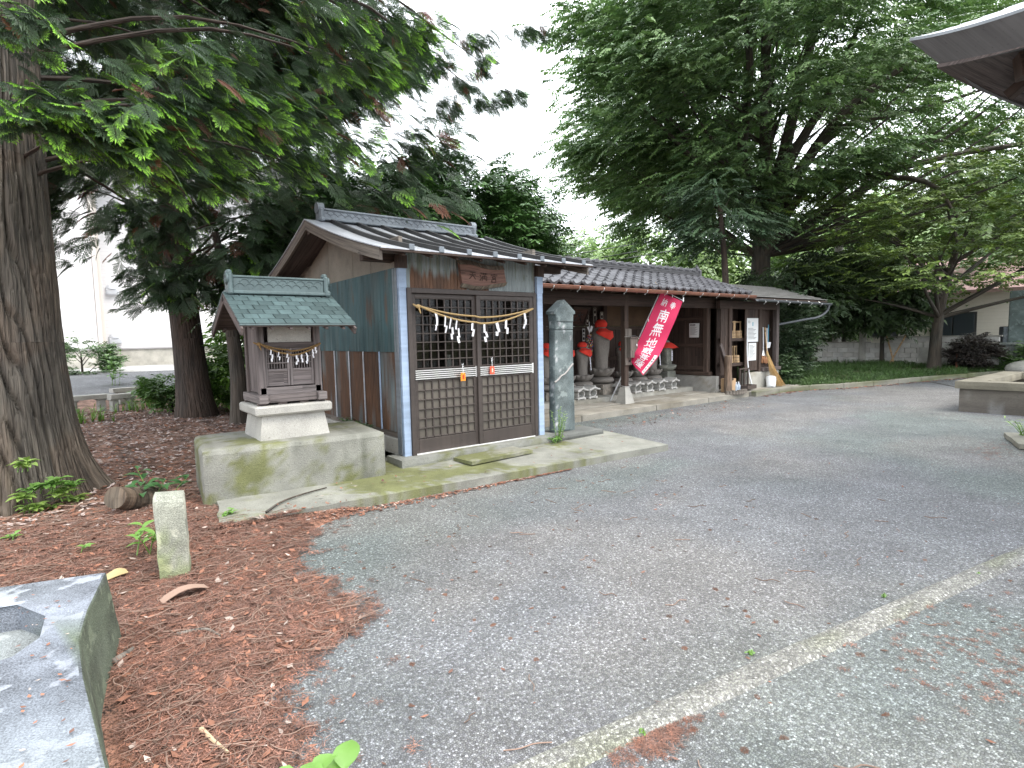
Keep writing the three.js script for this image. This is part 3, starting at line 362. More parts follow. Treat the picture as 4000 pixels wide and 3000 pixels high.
  // inside: a dim altar behind the lattice
  P('altar_shelf', [cb(1.5, 0.05, 0.5, 1.07, 1.1, -1.7), cb(1.7, 0.9, 0.05, 1.07, 0.65, -1.5)], M.darkWood); P('altar_box', [cb(0.5, 0.5, 0.4, 1.0, 1.4, -1.75), cb(0.7, 0.05, 0.55, 1.0, 1.68, -1.75)], M.greyWood3); for (const x of [0.35, 0.5, 1.6]) P('vase', lathe([[0.0, 0], [0.05, 0], [0.06, 0.1], [0.03, 0.18], [0.045, 0.22]].map(([a, b]) => [a, b]), 10).translate(x, 1.13, -1.55), M.plastic);
  // roof: curved sheet with battens; profile across z
  const eF = 0.5, zr = -1.9, zb = -4.35, xl = -0.42, xr = 2.72;
  const prof = (t) => { const s = t < 0 ? -t : t, y = 3.275 - 0.745 * s + 0.045 * s * s - 0.03 * Math.sin(s * 3.14); return [y, t >= 0 ? mix(zr, eF, t) : mix(zr, zb, -t)]; };
  const roof = new THREE.Group(); roof.name = 'roof'; hall.add(roof);
  for (const s of [1, -1]) {
    part('roof_sheet', grid(8, 18, (u, v) => { const [y, z] = prof(s * v); return [mix(xl, xr, u), y, z]; }, { th: 0.012, uv: (u, v) => [u * 3.1, v * 2] }), M.roofSheet, roof);
    part('under_board', grid(4, 18, (u, v) => { const [y, z] = prof(s * v * 0.985); return [mix(xl + 0.03, xr - 0.03, u), y - 0.02, z]; }, { th: 0.025, uv: (u, v) => [v * 2, u * 3] }), M.greyWood3, roof);
    for (let k = 0; k < 8; k++) { const x = xl + 0.36 + k * 0.372; part('batten', grid(3, 18, (u, v) => { const [y, z] = prof(s * (0.04 + v * 0.955)); return [x + (u - 0.5) * 0.055, y + (u > 0.2 && u < 0.8 ? 0.052 : 0.05), z]; }, { th: 0.05, uv: (u, v) => [v * 2, u] }), M.batten, roof); const [y, z] = prof(s * 0.997); part('batten_cap', cb(0.062, 0.065, 0.02, x, y + 0.02, z + s * 0.006), M.ridge, roof); }
    for (const x of [xl + 0.03, xr - 0.03]) part('barge_board', grid(1, 14, (u, v) => { const [y, z] = prof(s * (v * 0.97)); return [x + (u - 0.5) * 0.035, y - 0.02, z]; }, { th: 0.125, uv: (u, v) => [v * 2, u] }), M.oldWood, roof);
    const [ye, ze] = prof(s); part('eave_board', cb(xr - xl, 0.026, 0.022, (xl + xr) / 2, ye - 0.026, ze - s * 0.012), M.darkWood3, roof);
    for (let k = 0; k < 9; k++) { const [y2, z2] = prof(s * 0.9); part('rafter_tail', cb(0.04, 0.03, 0.4, xl + 0.3 + k * 0.34, y2 - 0.05, z2 - s * 0.02, { rx: s * 0.3 }), M.darkWood3, roof); }
  }
  for (const z of [-0.14, -3.6]) part('purlin', cb(xr - xl - 0.1, 0.1, 0.09, (xl + xr) / 2, 2.555, z), M.darkWood3, roof); part('ridge_beam', cb(xr - xl - 0.1, 0.12, 0.1, (xl + xr) / 2, 3.13, zr), M.darkWood3, roof);
  const rd = new THREE.Group(); rd.name = 'ridge'; hall.add(rd); const ra = -0.2, rb = 2.34, rl = rb - ra, rc = (ra + rb) / 2;
  part('ridge_body', [cb(rl, 0.13, 0.13, rc, 3.35, zr, { b: 0.012 }), cb(rl + 0.02, 0.03, 0.24, rc, 3.285, zr, { b: 0.008 }), cb(rl, 0.03, 0.16, rc, 3.425, zr, { b: 0.012 })], M.ridge, rd);
  for (const s of [1, -1]) for (let k = 0; k < Math.floor(rl / 0.105); k++) for (const y of [0, 1]) part('wave_scale', tf(new THREE.TorusGeometry(0.053, 0.006, 4, 9, Math.PI * 0.8), ra + 0.08 + k * 0.105 + y * 0.0525, 3.32 + y * 0.036, zr + s * 0.067, 0, 0, 0.31), M.ridge, rd);
  for (const x of [ra, rb]) part('end_ornament', [cb(0.06, 0.16, 0.19, x, 3.355, zr, { b: 0.02 }), cb(0.07, 0.06, 0.27, x, 3.28, zr, { b: 0.02 }), (() => { const g = new THREE.CylinderGeometry(0.075, 0.075, 0.09, 16); return tf(g, x, 3.445, zr, 0, 0, Math.PI / 2); })()], M.ridge, rd);
  // name board of raw-edged wood with carved writing
  const sg = thing('name_board', 'raw-edged wooden name board above the lattice doors', 'sign', [4.165, 2.385, -5.985]); sg.rotation.x = 0.14;
  const edge = (u, t) => t ? 0.125 + 0.022 * Math.sin(u * 5 + 0.8) + 0.012 * fb(u * 9, 2, 3) : -0.118 - 0.03 * Math.sin(u * 4.2 + 0.2) + 0.014 * fb(u * 9, 7, 3);
  part('board', grid(30, 8, (u, v) => [mix(-0.345, 0.335, u) + (v - 0.5) * 0.06 * (u < 0.5 ? 1 : 1), mix(edge(u, 1), edge(u, 0), v), 0.03 - 0.004 * fb(u * 20, v * 5, 2)], { th: 0.05, dir: [0, 0, -1], uv: (u, v) => [u * 0.68, v * 0.25] }), woodM([0.26, 0.145, 0.115]), sg);
  for (const t of [1, 0]) part('bark_edge', grid(34, 3, (u, v) => [mix(-0.35, 0.34, u) + (t ? -0.03 : 0.03), edge(u, t) + (t ? 1 : -1) * (v * 0.05 - 0.018) , 0.042 - v * 0.05 + 0.006 * fb(u * 30, v * 3, 2)], { th: 0.03, dir: [0, 0, -1], uv: (u, v) => [u * 0.7, v * 0.1] }), mat([0.34, 0.29, 0.24], bp(T.bark, T.barkB, 0.006)), sg);
  const ink = mat([0.045, 0.025, 0.02], { roughness: 0.9 });
  ['天', '満', '宮'].forEach((ch, i) => part('carved_character', STROKES[ch].split(';').map((st) => { const p = st.split(' ').map((a) => { const [x, y] = a.split(',').map(Number); return [-0.225 + i * 0.155 + x / 100 * 0.125 + (i - 1) * 0.01, 0.07 - y / 100 * 0.125 - 0.012 * i, 0.0305]; }); return limb(p, 0.0048, 5); }), ink, sg));
  hall.updateMatrix();
  ropeOf('straw_rope', [0.2, 1.94], 1.985, 0.115, 0.12, 0.012, M.rope, hall, 'pale straw rope with white paper streamers across the lattice doors', [0.42, 0.55, 0.63, 0.72, 0.95, 1.13, 1.32, 1.47, 1.78], 1);
  for (const [x, y, c, lab] of [[0.81, 1.12, [0.85, 0.3, 0.03], 'orange cloth amulet hanging on the left sliding lattice door'], [1.26, 1.18, [0.8, 0.12, 0.06], 'red cloth amulet hanging on the right sliding lattice door']]) {
    const a = thing('amulet', lab, 'amulet', [3 + x, y, -5.965]), s = new THREE.Shape(); [[-0.032, -0.05], [0.032, -0.05], [0.032, 0.03], [0.022, 0.05], [-0.022, 0.05], [-0.032, 0.03]].forEach(([u, v], i) => (i ? s.lineTo(u, v) : s.moveTo(u, v)));
    part('pouch', new THREE.ExtrudeGeometry(s, { depth: 0.01, bevelSize: 0.003, bevelThickness: 0.003, bevelSegments: 1 }), mat(c, { map: T.cloth }), a); part('cord', [limb([[0, 0.04, 0.01], [0.002, 0.1, 0.006], [0, 0.15, 0]], 0.004, 5), limb([[-0.012, 0.12, 0.008], [0.012, 0.135, 0.01]], 0.004, 5), limb([[-0.012, 0.16, 0], [0, 0.145, 0.004], [0.014, 0.165, 0]], 0.004, 5)], M.plastic, a); part('print', [cb(0.022, 0.05, 0.002, 0, -0.002, 0.0145)], x < 1 ? M.red : mat([0.8, 0.5, 0.4]), a);
  }
}
{ // inscribed stele with a small gabled cap, mended crack
  const st = thing('stone_stele', 'tall grey-green stone stele with pointed cap and pale mended crack', 'stele', [5.61, 0.2, -6.1], 0.02), W = 0.22;
  const tone = (x, y, z) => { const k = fb(x * 6 + 3, y * 1.6, 4), l = sm(0.8, 0.82, n3(x * 42, y * 20, z * 30, 4) + 0.16 * fb(x * 4, y * 3, 2)), g = [mix(0.15, 0.26, k), mix(0.19, 0.3, k), mix(0.19, 0.29, k)]; return g.map((v) => mix(v, 0.6, l)); };
  part('shaft', paint((() => { const g = stoneBox(0.42, 1.5, 0.15, 0, 0, 0, { seg: 0.035, b: 0.02, taper: 0.89, taperZ: 0.95, amp: 0.008, f: 7 }); const p = g.attributes.position; for (let i = 0; i < p.count; i++) { const x = p.getX(i), y = p.getY(i); if (p.getZ(i) > 0.04) { let d = 0; d += 0.012 * Math.exp(-((x + 0.0) ** 2 / 0.006 + (y - 1.22) ** 2 / 0.004)) + 0.014 * Math.exp(-((x + 0.01) ** 2 / 0.005 + (y - 1.02) ** 2 / 0.02)) + 0.006 * (n3(x * 26, y * 26, 0, 9) - 0.5) * sm(0.8, 0.9, y) * sm(1.36, 1.25, y); p.setZ(i, p.getZ(i) + d); } } g.computeVertexNormals(); return g; })(), tone), M.stoneV, st);
  part('neck', paint(stoneBox(0.36, 0.13, 0.15, 0, 1.495, 0, { seg: 0.04, b: 0.012, amp: 0.006 }), tone), M.stoneV, st);
  const s = new THREE.Shape(); [[-0.16, 0], [0.16, 0], [0.165, 0.1], [0.205, 0.115], [0.205, 0.14], [0, 0.3], [-0.205, 0.14], [-0.205, 0.115], [-0.165, 0.1]].forEach(([x, y], i) => (i ? s.lineTo(x, y) : s.moveTo(x, y)));
  part('cap', paint(rough(tf(new THREE.ExtrudeGeometry(s, { depth: 0.16, bevelSize: 0.008, bevelThickness: 0.008, bevelSegments: 1, steps: 4 }), 0, 1.615, -0.08), 0.006, 9), tone), M.stoneV, st);
  part('mended_crack', rough(limb([[-0.2, 0.74, 0.07], [-0.14, 0.78, 0.08], [-0.08, 0.83, 0.08], [-0.02, 0.85, 0.08], [0.05, 0.9, 0.08], [0.11, 0.955, 0.08], [0.16, 0.99, 0.075], [0.19, 0.985, 0.04]], 0.013, 6), 0.006, 40), mat([0.36, 0.34, 0.32]), st);
  solo('stele_plinth', paint(stoneBox(0.98, 0.09, 0.52, 5.72, 0.115, -6.08, { seg: 0.06, b: 0.02, amp: 0.007 }), mossy([0.2, 0.21, 0.2], -0.05, 41)), M.concreteV, 'dark flat stone plinth under the tall stele', 'plinth');
}
// ================= open hall of stone statues =================
const cgrey = (b, seed, k = 5) => (x, y, z) => { const n = fb(x * 1.7 + seed, z * 2.3 + y * 3, 5), f = fb(x * k + seed, z * k + y * k, 4), st = sm(0.58, 0.72, n); return b.map((v, i) => mix(v * (0.78 + 0.44 * f), v * [0.62, 0.58, 0.5][i], st * 0.7)); };
const zF = -8.17, zB = -9.72;
{
  const walk = thing('hall_walkway', 'long concrete walkway along the front of the statue hall', 'walkway');
  const xs = [5.2, 7.4, 9.6, 11.5, 13.25]; for (let i = 0; i < 4; i++) { part('paving_slab', paint(stoneBox(xs[i + 1] - xs[i] - 0.006, 0.15, 0.66, (xs[i] + xs[i + 1]) / 2, -0.03, -7.82, { seg: 0.1, b: 0.02, amp: 0.004 }), cgrey([0.42, 0.4, 0.35], 3)), M.concreteV, walk); part('paving_slab', paint(stoneBox(xs[i + 1] - xs[i] - 0.006, 0.14, 0.5, (xs[i] + xs[i + 1]) / 2, -0.01, -8.41, { seg: 0.12, b: 0.008 }), cgrey([0.5, 0.48, 0.43], 8)), M.concreteV, walk); }
  solo('statue_platform', paint(stoneBox(7.2, 0.22, 1.2, 9.0, 0.02, -9.24, { seg: 0.12, b: 0.015, amp: 0.003 }), cgrey([0.56, 0.55, 0.5], 13)), M.concreteV, 'raised concrete platform carrying the row of stone statues', 'platform');
  const H = thing('statue_hall', 'long open wooden hall with grey tiled roof and copper gutter', 'building'), P = (n, g, m, par = H, l) => part(n, g, m, par, l), D = [M.darkWood, M.darkWood2, M.darkWood3];
  // posts
  for (const x of [6.1, 9.37]) { P('post_footing', (() => { const g = new THREE.CylinderGeometry(0.1, 0.205, 0.36, 4, 4); return rough(tf(g, x, 0.3, zF, 0, Math.PI / 4), 0.004, 9); })(), M.concreteLight); P('post', cb(0.125, 2.0, 0.125, x, 1.45, zF, { b: 0.01 }), M.darkWood2); }
  P('post', cb(0.13, 1.92, 0.13, 12.58, 1.5, -8.28, { b: 0.01 }), M.darkWood2); for (const x of [5.4, 8.35, 10.35, 12.58]) P('post', cb(0.12, 2.3, 0.12, x, 1.35, zB + 0.03), M.darkWood);
  P('front_beam', cb(7.6, 0.24, 0.12, 9.15, 2.34, zF + 0.002), M.darkWood3); P('rear_beam', cb(7.5, 0.2, 0.1, 9.15, 2.42, zB), M.darkWood3); for (const x of [6.1, 9.37, 12.58]) P('tie_beam', cb(0.1, 0.16, 1.6, x, 2.42, -8.95), M.darkWood3);
  // back wall of planks with rails, plaster above
  for (let x = 5.4, k = 0; x < 12.5; x += 0.2, k++) { P('wall_plank', cb(0.196, 1.55, 0.022, x + 0.1, 1.0, zB + rr(-0.004, 0.004), { b: 0.004 }), D[k * 7 % 3]); }
  for (const y of [0.3, 1.02, 1.78]) P('wall_rail', cb(7.2, 0.09, 0.04, 9.0, y, zB + 0.035), M.darkWood2);
  for (const [a, b] of [[5.46, 8.29], [10.41, 12.52]]) P('plaster_panel', cb(b - a, 0.5, 0.02, (a + b) / 2, 2.08, zB + 0.005), mat([0.17, 0.105, 0.062], { map: T.concrete })); P('alcove_board', cb(1.88, 0.5, 0.02, 9.35, 2.08, zB - 0.03), M.darkWood3);
  P('left_wall', cb(0.06, 2.2, 1.5, 5.36, 1.35, -8.95), M.darkWood3);
  // right partition: concrete below, planks above
  P('partition_footing', paint(stoneBox(0.12, 0.43, 1.66, 12.6, 0.1, -8.8, { seg: 0.09, b: 0.01, amp: 0.003 }), cgrey([0.56, 0.55, 0.52], 17)), M.concreteV); P('partition_sill', cb(0.16, 0.09, 1.5, 12.59, 0.585, -8.92), M.darkWood2);
  for (let k = 0; k < 7; k++) P('partition_plank', cb(0.022, 1.72, 0.186, 12.59 + rr(-0.003, 0.003), 1.48, -8.46 - k * 0.19, { b: 0.004 }), D[k * 5 % 3]); for (const y of [0.72, 1.3, 1.98]) P('partition_rail', cb(0.03, 0.1, 1.36, 12.565, y, -9.02), M.darkWood2);
  // rafters and boards under the roof
  const z0 = -7.4, y0 = 2.55, zr = -8.95, yr = 3.1, zb = -10.4, an = Math.atan2(yr - y0, z0 - zr), SL = Math.hypot(yr - y0, z0 - zr);
  for (let x = 5.3; x < 13; x += 0.36) P('rafter', beam([x, y0 - 0.11, z0 - 0.03], [x, yr - 0.1, zr], 0.045, 0.06), M.darkWood2); P('roof_boarding', [beam([9.2, y0 - 0.06, z0 + 0.01], [9.2, yr - 0.05, zr], 7.75, 0.02), beam([9.2, yr - 0.05, zr], [9.2, y0 - 0.06, zb], 7.75, 0.02)], M.darkWood3); P('rear_roof_slope', beam([9.2, yr - 0.01, zr], [9.2, y0 - 0.02, zb - 0.1], 7.8, 0.04), M.tile[1]);
  P('fascia', cb(7.7, 0.06, 0.025, 9.2, y0 - 0.065, z0 + 0.005), M.darkWood2);
  // pantiles, each its own piece
  const roof = new THREE.Group(); roof.name = 'tiled_roof'; H.add(roof); const cols = 28, tw = 0.274, x0 = 5.36, rows = 7, tl = SL / rows, TA = V(0, (yr - y0) / SL, (zr - z0) / SL), TN = V(0, TA.z * -1, TA.y);
  const wave = (u) => 0.034 * Math.cos((u - 0.08) * 6.283) * (u < 0.62 ? 1 : 0.75) + (u > 0.82 ? 0.012 : 0);
  const tileGeo = (eave) => { const g = grid(9, 2, (u, v) => [u * tw * 1.08, wave(u) + 0.036 - v * 0.03, -v * tl * 1.16 + 0.04], { th: eave ? 0.055 : 0.03, uv: (u, v) => [u * 0.27, v * 0.26] }); const m = new THREE.Matrix4().makeRotationX(an); return g.applyMatrix4(m); };
  const tg = tileGeo(false), te = tileGeo(true);
  for (let r = 0; r < rows; r++) for (let c = 0; c < cols; c++) { const o = part('pantile', r ? tg : te, pick(M.tile), roof); o.position.set(x0 + c * tw, y0 + (yr - y0) * r / rows + rr(-0.002, 0.002), z0 + (zr - z0) * r / rows); o.rotation.set(rr(-0.012, 0.012), rr(-0.008, 0.008), rr(-0.01, 0.01)); }
  for (let c = 0; c < cols; c++) part('eave_disc', tf(new THREE.SphereGeometry(0.036, 10, 8), x0 + c * tw + 0.03, y0 + 0.022, z0 + 0.05, 0, 0, 0, [1, 1, 0.6]), M.tile[2], roof);
  const rd = new THREE.Group(); rd.name = 'tiled_ridge'; H.add(rd);
  for (const [w, y] of [[0.3, 0.02], [0.26, 0.062], [0.22, 0.1]]) part('ridge_course', cb(7.5, 0.036, w, 9.3, yr + y, zr, { b: 0.008 }), M.tile[0], rd);
  for (let k = 0; k < 27; k++) { const x = 5.6 + k * 0.278; part('ridge_tile', tf(new THREE.CylinderGeometry(0.078, 0.078, 0.27, 12, 1, false, 0, Math.PI), x, yr + 0.115, zr, 0, Math.PI / 2, Math.PI / 2), M.tile[1], rd); part('ridge_collar', tf(new THREE.TorusGeometry(0.084, 0.016, 6, 12, Math.PI), x + 0.13, yr + 0.115, zr, 0, Math.PI / 2, 0), M.tile[2], rd); }
  part('ridge_end_tile', [cb(0.07, 0.2, 0.32, 13.1, yr + 0.06, zr, { b: 0.03 }), tf(new THREE.CylinderGeometry(0.09, 0.09, 0.12, 14), 13.1, yr + 0.15, zr, 0, 0, Math.PI / 2), limb([[13.1, yr + 0.15, zr], [13.16, yr + 0.24, zr], [13.1, yr + 0.3, zr]], [0.05, 0.035, 0.015], 7)], M.tile[1], rd);
  // copper gutter
  const gt = new THREE.Group(); gt.name = 'gutter'; H.add(gt);
  part('gutter_channel', grid(2, 12, (u, v) => { const a = Math.PI * v; return [mix(5.3, 13.08, u), 2.485 - 0.012 * u - 0.052 * Math.sin(a), z0 + 0.1 + 0.052 * Math.cos(a)]; }, { th: 0.006, dir: [0, -1, 0], uv: (u, v) => [u * 7.7, v * 0.2] }), M.copper, gt); for (const z of [0.152, 0.048]) part('gutter_lip', limb([[5.3, 2.487, z0 + z], [13.08, 2.475, z0 + z]], 0.009, 6), M.copper, gt);
  for (let x = 5.9; x < 13; x += 0.62) part('gutter_hook', limb([[x, 2.5, z0 + 0.03], [x, 2.47, z0 + 0.16], [x, 2.425, z0 + 0.14], [x, 2.4, z0 + 0.08], [x, 2.385, z0 + 0.09]], 0.006, 5), M.steel, gt);
  // wooden offering box on the post, wire round it
  const bx = thing('post_box', 'weathered wooden box and backboard tied to the hall post', 'box', [9.4, 0.96, zF + 0.075]);
  part('backboard', cb(0.2, 0.78, 0.025, 0, 0.38, 0), M.oldWood, bx); part('box_body', [cb(0.24, 0.42, 0.1, 0.06, 0.36, 0.064), cb(0.29, 0.02, 0.15, 0.06, 0.58, 0.07)], M.oldWood, bx); part('latch', cb(0.05, 0.04, 0.02, 0.03, 0.08, 0.02), M.darkSteel, bx); part('wire', limb(curve([[-0.15, 0.6, 0.02], [0.05, 0.615, 0.12], [0.2, 0.58, 0.1], [0.3, 0.49, 0.0]], 12), 0.004, 5), M.steel, bx); part('wire', tf(new THREE.TorusGeometry(0.1, 0.006, 5, 18), -0.02, -0.46, -0.06, Math.PI / 2 + 0.15), M.steel, bx);
}
// stone statues: one continuous body with head; cap and bib of red cloth
function lotus(p, R0, y, hC, hL) { // cushion and lotus pedestal
  part('cushion', lathe([[0, 0], [R0 * 0.55, 0], [R0 * 0.86, hC * 0.18], [R0 * 0.97, hC * 0.5], [R0 * 0.86, hC * 0.84], [R0 * 0.5, hC], [0, hC]], 22).translate(0, y, 0), M.jizo, p);
  const g = []; g.push(lathe([[0, 0], [R0 * 0.6, 0.0], [R0 * 0.82, hL * 0.35], [R0 * 0.9, hL * 0.9], [R0 * 0.7, hL], [0, hL]], 20).translate(0, y + hC, 0));
  for (let k = 0; k < 12; k++) { const a = k / 12 * 6.283, big = k % 2; g.push(tf(grid(4, 5, (u, v) => { const w = R0 * 0.36 * Math.sin(Math.PI * (0.16 + 0.84 * (1 - v) * 0.98)) * (1 - v * v * 0.55), rr0 = R0 * (0.62 + 0.4 * Math.sin(v * 1.5)), b = (u - 0.5) * 2; return [b * w, v * hL * (big ? 1.08 : 0.9), rr0 - b * b * 0.12 * R0]; }, { th: 0.014, dir: [0, 0, -1] }), 0, y + hC, 0, 0, a)); }
  part('lotus_base', g, M.jizo, p);
}
function jizoBody(h, w) {
  const pr = [[0, 0], [0.62, 0], [0.66, 0.02], [0.68, 0.12], [0.71, 0.3], [0.78, 0.48], [0.9, 0.62], [0.94, 0.7], [0.84, 0.77], [0.5, 0.805], [0.33, 0.82], [0.33, 0.835], [0.43, 0.86], [0.46, 0.9], [0.44, 0.945], [0.32, 0.985], [0.14, 1.0], [0, 1.0]].map(([r, y]) => [r * w, y * h]);
  const pts = curve(pr.map(([r, y]) => [r, y, 0]), 46).map((q) => [Math.max(0, q.x), clamp(q.y, 0, h)]), g = lathe(pts, 28), p = g.attributes.position;
  for (let i = 0; i < p.count; i++) { let x = p.getX(i), y = p.getY(i), z = p.getZ(i); const t = y / h, a = Math.atan2(x, z), fr = Math.exp(-a * a / 0.5); if (t < 0.8) { z *= 0.74; const fold = 0.016 * w * Math.sin(a * 9 + t * 14) * sm(0.75, 0.3, t); x *= 1 + fold / 0.5; z *= 1 + fold / 0.5; const hands = Math.exp(-((t - 0.56) ** 2) / 0.004) * Math.exp(-a * a / 0.16); z += hands * w * 0.24; const sl = Math.exp(-((t - 0.42) ** 2) / 0.02) * (Math.exp(-((Math.abs(a) - 1.0) ** 2) / 0.1)); x *= 1 + sl * 0.16; z *= 1 + sl * 0.1; }
    else { const nose = Math.exp(-a * a / 0.02 - ((t - 0.895) ** 2) / 0.0003), brow = Math.exp(-((Math.abs(a) - 0.35) ** 2) / 0.03 - ((t - 0.912) ** 2) / 0.00008), eye = Math.exp(-((Math.abs(a) - 0.36) ** 2) / 0.03 - ((t - 0.9) ** 2) / 0.00008), mouth = Math.exp(-a * a / 0.04 - ((t - 0.868) ** 2) / 0.00006), ear = Math.exp(-((Math.abs(a) - 1.6) ** 2) / 0.02 - ((t - 0.89) ** 2) / 0.0008); z += w * (0.07 * nose + 0.03 * brow - 0.035 * eye + 0.025 * mouth); x += Math.sign(x) * w * 0.08 * ear; z *= 0.96; }
    p.setXYZ(i, x, y, z); }
  g.computeVertexNormals(); return g;
}
function statue(x, z, yb, dims, label, o = {}) {
  const [baseH, cuH, loH, R0, h, w] = dims, t = thing(o.name ?? 'stone_statue', label, 'statue', [x, yb, z], o.turn ?? rr(-0.06, 0.06), 'stone statues in the open hall');
  part('base_block', paint(stoneBox(R0 * 2.1, baseH, R0 * 1.9, 0, 0, 0, { seg: 0.06, b: 0.015, amp: 0.005 }), (a, b, c) => { const k = 0.75 + 0.5 * fb(a * 6 + x, b * 6 + c * 4, 4); return [0.33 * k, 0.29 * k, 0.24 * k]; }), M.stoneV, t);
  lotus(t, R0, baseH, cuH, loH); const y = baseH + cuH + loH - 0.012;
  part('body', jizoBody(h, w).translate(0, y, 0), M.jizo, t);
  if (o.cap) part('cap', (() => { const g = lathe([[0.5, -0.045], [0.545, 0.0], [0.55, 0.03], [0.5, 0.065], [0.36, 0.105], [0.16, 0.125], [0, 0.128]].map(([r, q]) => [r * w, y + h * (0.912 + q * 0.95)]), 22); const p = g.attributes.position; for (let i = 0; i < p.count; i++) { const a = Math.atan2(p.getX(i), p.getZ(i)), f = 1 + 0.025 * Math.sin(a * 22); p.setX(i, p.getX(i) * f); p.setZ(i, p.getZ(i) * f - (p.getY(i) < y + h * 0.9 ? 0.01 : 0)); } g.computeVertexNormals(); return g; })(), M.red, t);
  if (o.bib) part('bib', grid(16, 10, (u, v) => { const a = (u - 0.5) * 2.9, lead = 1 - Math.abs(u - 0.5) * 2, yy = y + h * (0.845 - v * (0.1 + 0.19 * (o.long ?? 1) * lead)), tt = (yy - y) / h, rad = w * (tt > 0.79 ? mix(0.44, 1.0, sm(0.845, 0.76, tt)) : 1.0), k = 1 + 0.05 * Math.sin(a * 7 + v * 3); return [Math.sin(a) * rad * 1.03 * k, yy, Math.cos(a) * rad * 0.84 * k + 0.02 + v * 0.02]; }, { th: 0.004, dir: [0, -0.3, 0.9], uv: (u, v) => [u * 0.4, v * 0.3] }), M.red, t);
  if (o.slip) part('paper_slip', tf(sheet(0.055, 0.3), w * 0.45, y + h * 0.36, w * 0.82, -0.08, 0.2), o.slip, t);
  return t;
}
{
  const slip = mat([0.82, 0.83, 0.86], { map: column('大一家月', 64, 256, '#fafaff', '#555', 0.08) }), S = [0.18, 0.155, 0.14, 0.25, 0.74, 0.2], B = [0.24, 0.16, 0.19, 0.31, 1.12, 0.265];
  statue(7.98, -9.16, 0.24, S, 'small capped stone statue in red bib between blue corner post and stele', { cap: 1, bib: 1, slip, turn: 0.1 });
  statue(8.55, -9.18, 0.24, S, 'stone statue standing behind the tall stele', { cap: 1, bib: 1, turn: 0.05 });
  statue(9.07, -9.16, 0.24, S, 'small capped stone statue in red bib with white slip, beside the tallest statue', { cap: 1, bib: 1, slip, turn: 0.22 });
  statue(9.73, -9.2, 0.24, B, 'tallest stone statue, wearing a red knitted cap and red bib', { cap: 1, bib: 1, long: 0.8, turn: 0.1, name: 'tall_stone_statue' });
  statue(10.44, -9.16, 0.24, S, 'stone statue half hidden behind the hall post', { cap: 1, bib: 1 });
  statue(11.0, -9.16, 0.24, S, 'stone statue hidden behind the middle of the red banner', { cap: 1, bib: 1 });
  statue(11.56, -9.16, 0.24, S, 'stone statue with white slip beside the foot of the red banner', { cap: 1, bib: 1, slip });
  { // stone lantern-like pillar figure with a wide red cloth
    const t = thing('stone_pillar_statue', 'squared stone pillar figure under a wide red cloth beside the plank partition', 'statue', [12.1, 0.24, -9.14], 0, 'stone statues in the open hall'), tn = (a, b, c) => { const k = 0.75 + 0.5 * fb(a * 7, b * 6 + c * 4, 4); return [0.36 * k, 0.36 * k, 0.3 * k]; };
    part('base_block', paint(stoneBox(0.36, 0.42, 0.34, 0, 0, 0, { seg: 0.06, b: 0.015, amp: 0.006 }), tn), M.stoneV, t); part('bowl', paint(lathe([[0, 0], [0.16, 0], [0.24, 0.06], [0.26, 0.14], [0.2, 0.16], [0, 0.16]], 18).translate(0, 0.42, 0), tn), M.stoneV, t); part('shaft', paint(stoneBox(0.22, 0.46, 0.2, 0, 0.57, 0, { seg: 0.05, b: 0.02, amp: 0.012, taper: 1.15 }), tn), M.stoneV, t);
    part('red_cloth', grid(14, 8, (u, v) => { const a = (u - 0.5) * 3.4, r = 0.04 + 0.27 * v; return [Math.sin(a) * r * 1.05, 1.16 - 0.03 * v - 0.12 * v * v + 0.012 * Math.sin(a * 6) * v, Math.cos(a) * r * 0.9]; }, { th: 0.006, uv: (u, v) => [u * 0.4, v * 0.3] }), M.red, t); part('paper_slip', tf(sheet(0.055, 0.26), 0.06, 0.8, 0.13), slip, t); part('head', tf(new THREE.SphereGeometry(0.1, 14, 10), 0, 1.1, 0, 0, 0, 0, [1, 1.15, 1]), M.jizo, t);
  }
  // little stone houses for incense along the platform edge
  const hs = (x, z, label, turn) => {
    const t = thing('stone_incense_house', label, 'stone house', [x, 0.241, z], turn, 'little stone incense houses along the platform edge');
    part('base_plate', [cb(0.27, 0.03, 0.24, 0, 0.02, 0, { b: 0.006 }), cb(0.05, 0.02, 0.05, -0.1, 0.0, 0.09), cb(0.05, 0.02, 0.05, 0.1, 0, 0.09)], M.white, t);
    for (const s of [-1, 1]) part('side_wall', grid(1, 10, (u, v) => { const a = (v - 0.5) * 2.0; return [s * (0.055 + 0.062 * Math.cos(a)), 0.105 + 0.075 * Math.sin(a), mix(-0.1, 0.1, u)]; }, { th: 0.02, dir: [-s, 0, 0] }), M.white, t);
    part('back_wall', cb(0.2, 0.15, 0.02, 0, 0.11, -0.095), M.jizo, t); part('rim', tf(new THREE.TorusGeometry(0.092, 0.01, 7, 20), 0, 0.108, 0.1, 0, 0, 0, [1.12, 0.82, 1]), M.white, t); part('inner_shelf', cb(0.13, 0.012, 0.08, 0, 0.08, 0.0), M.white, t);
    part('roof', [1, -1].map((s) => grid(5, 3, (u, v) => [s * u * 0.17, 0.262 - 0.075 * u + 0.025 * u * u * u, mix(-0.15, 0.16, v)], { th: 0.034 })), M.white, t); part('gable_wave', limb(curve([[-0.12, 0.185, 0.125], [-0.05, 0.2, 0.13], [0, 0.215, 0.13], [0.05, 0.2, 0.13], [0.12, 0.185, 0.125]], 14), 0.013, 6), M.white, t); part('ridge_cap', cb(0.035, 0.025, 0.33, 0, 0.268, 0), M.white, t);
    return t;
  };
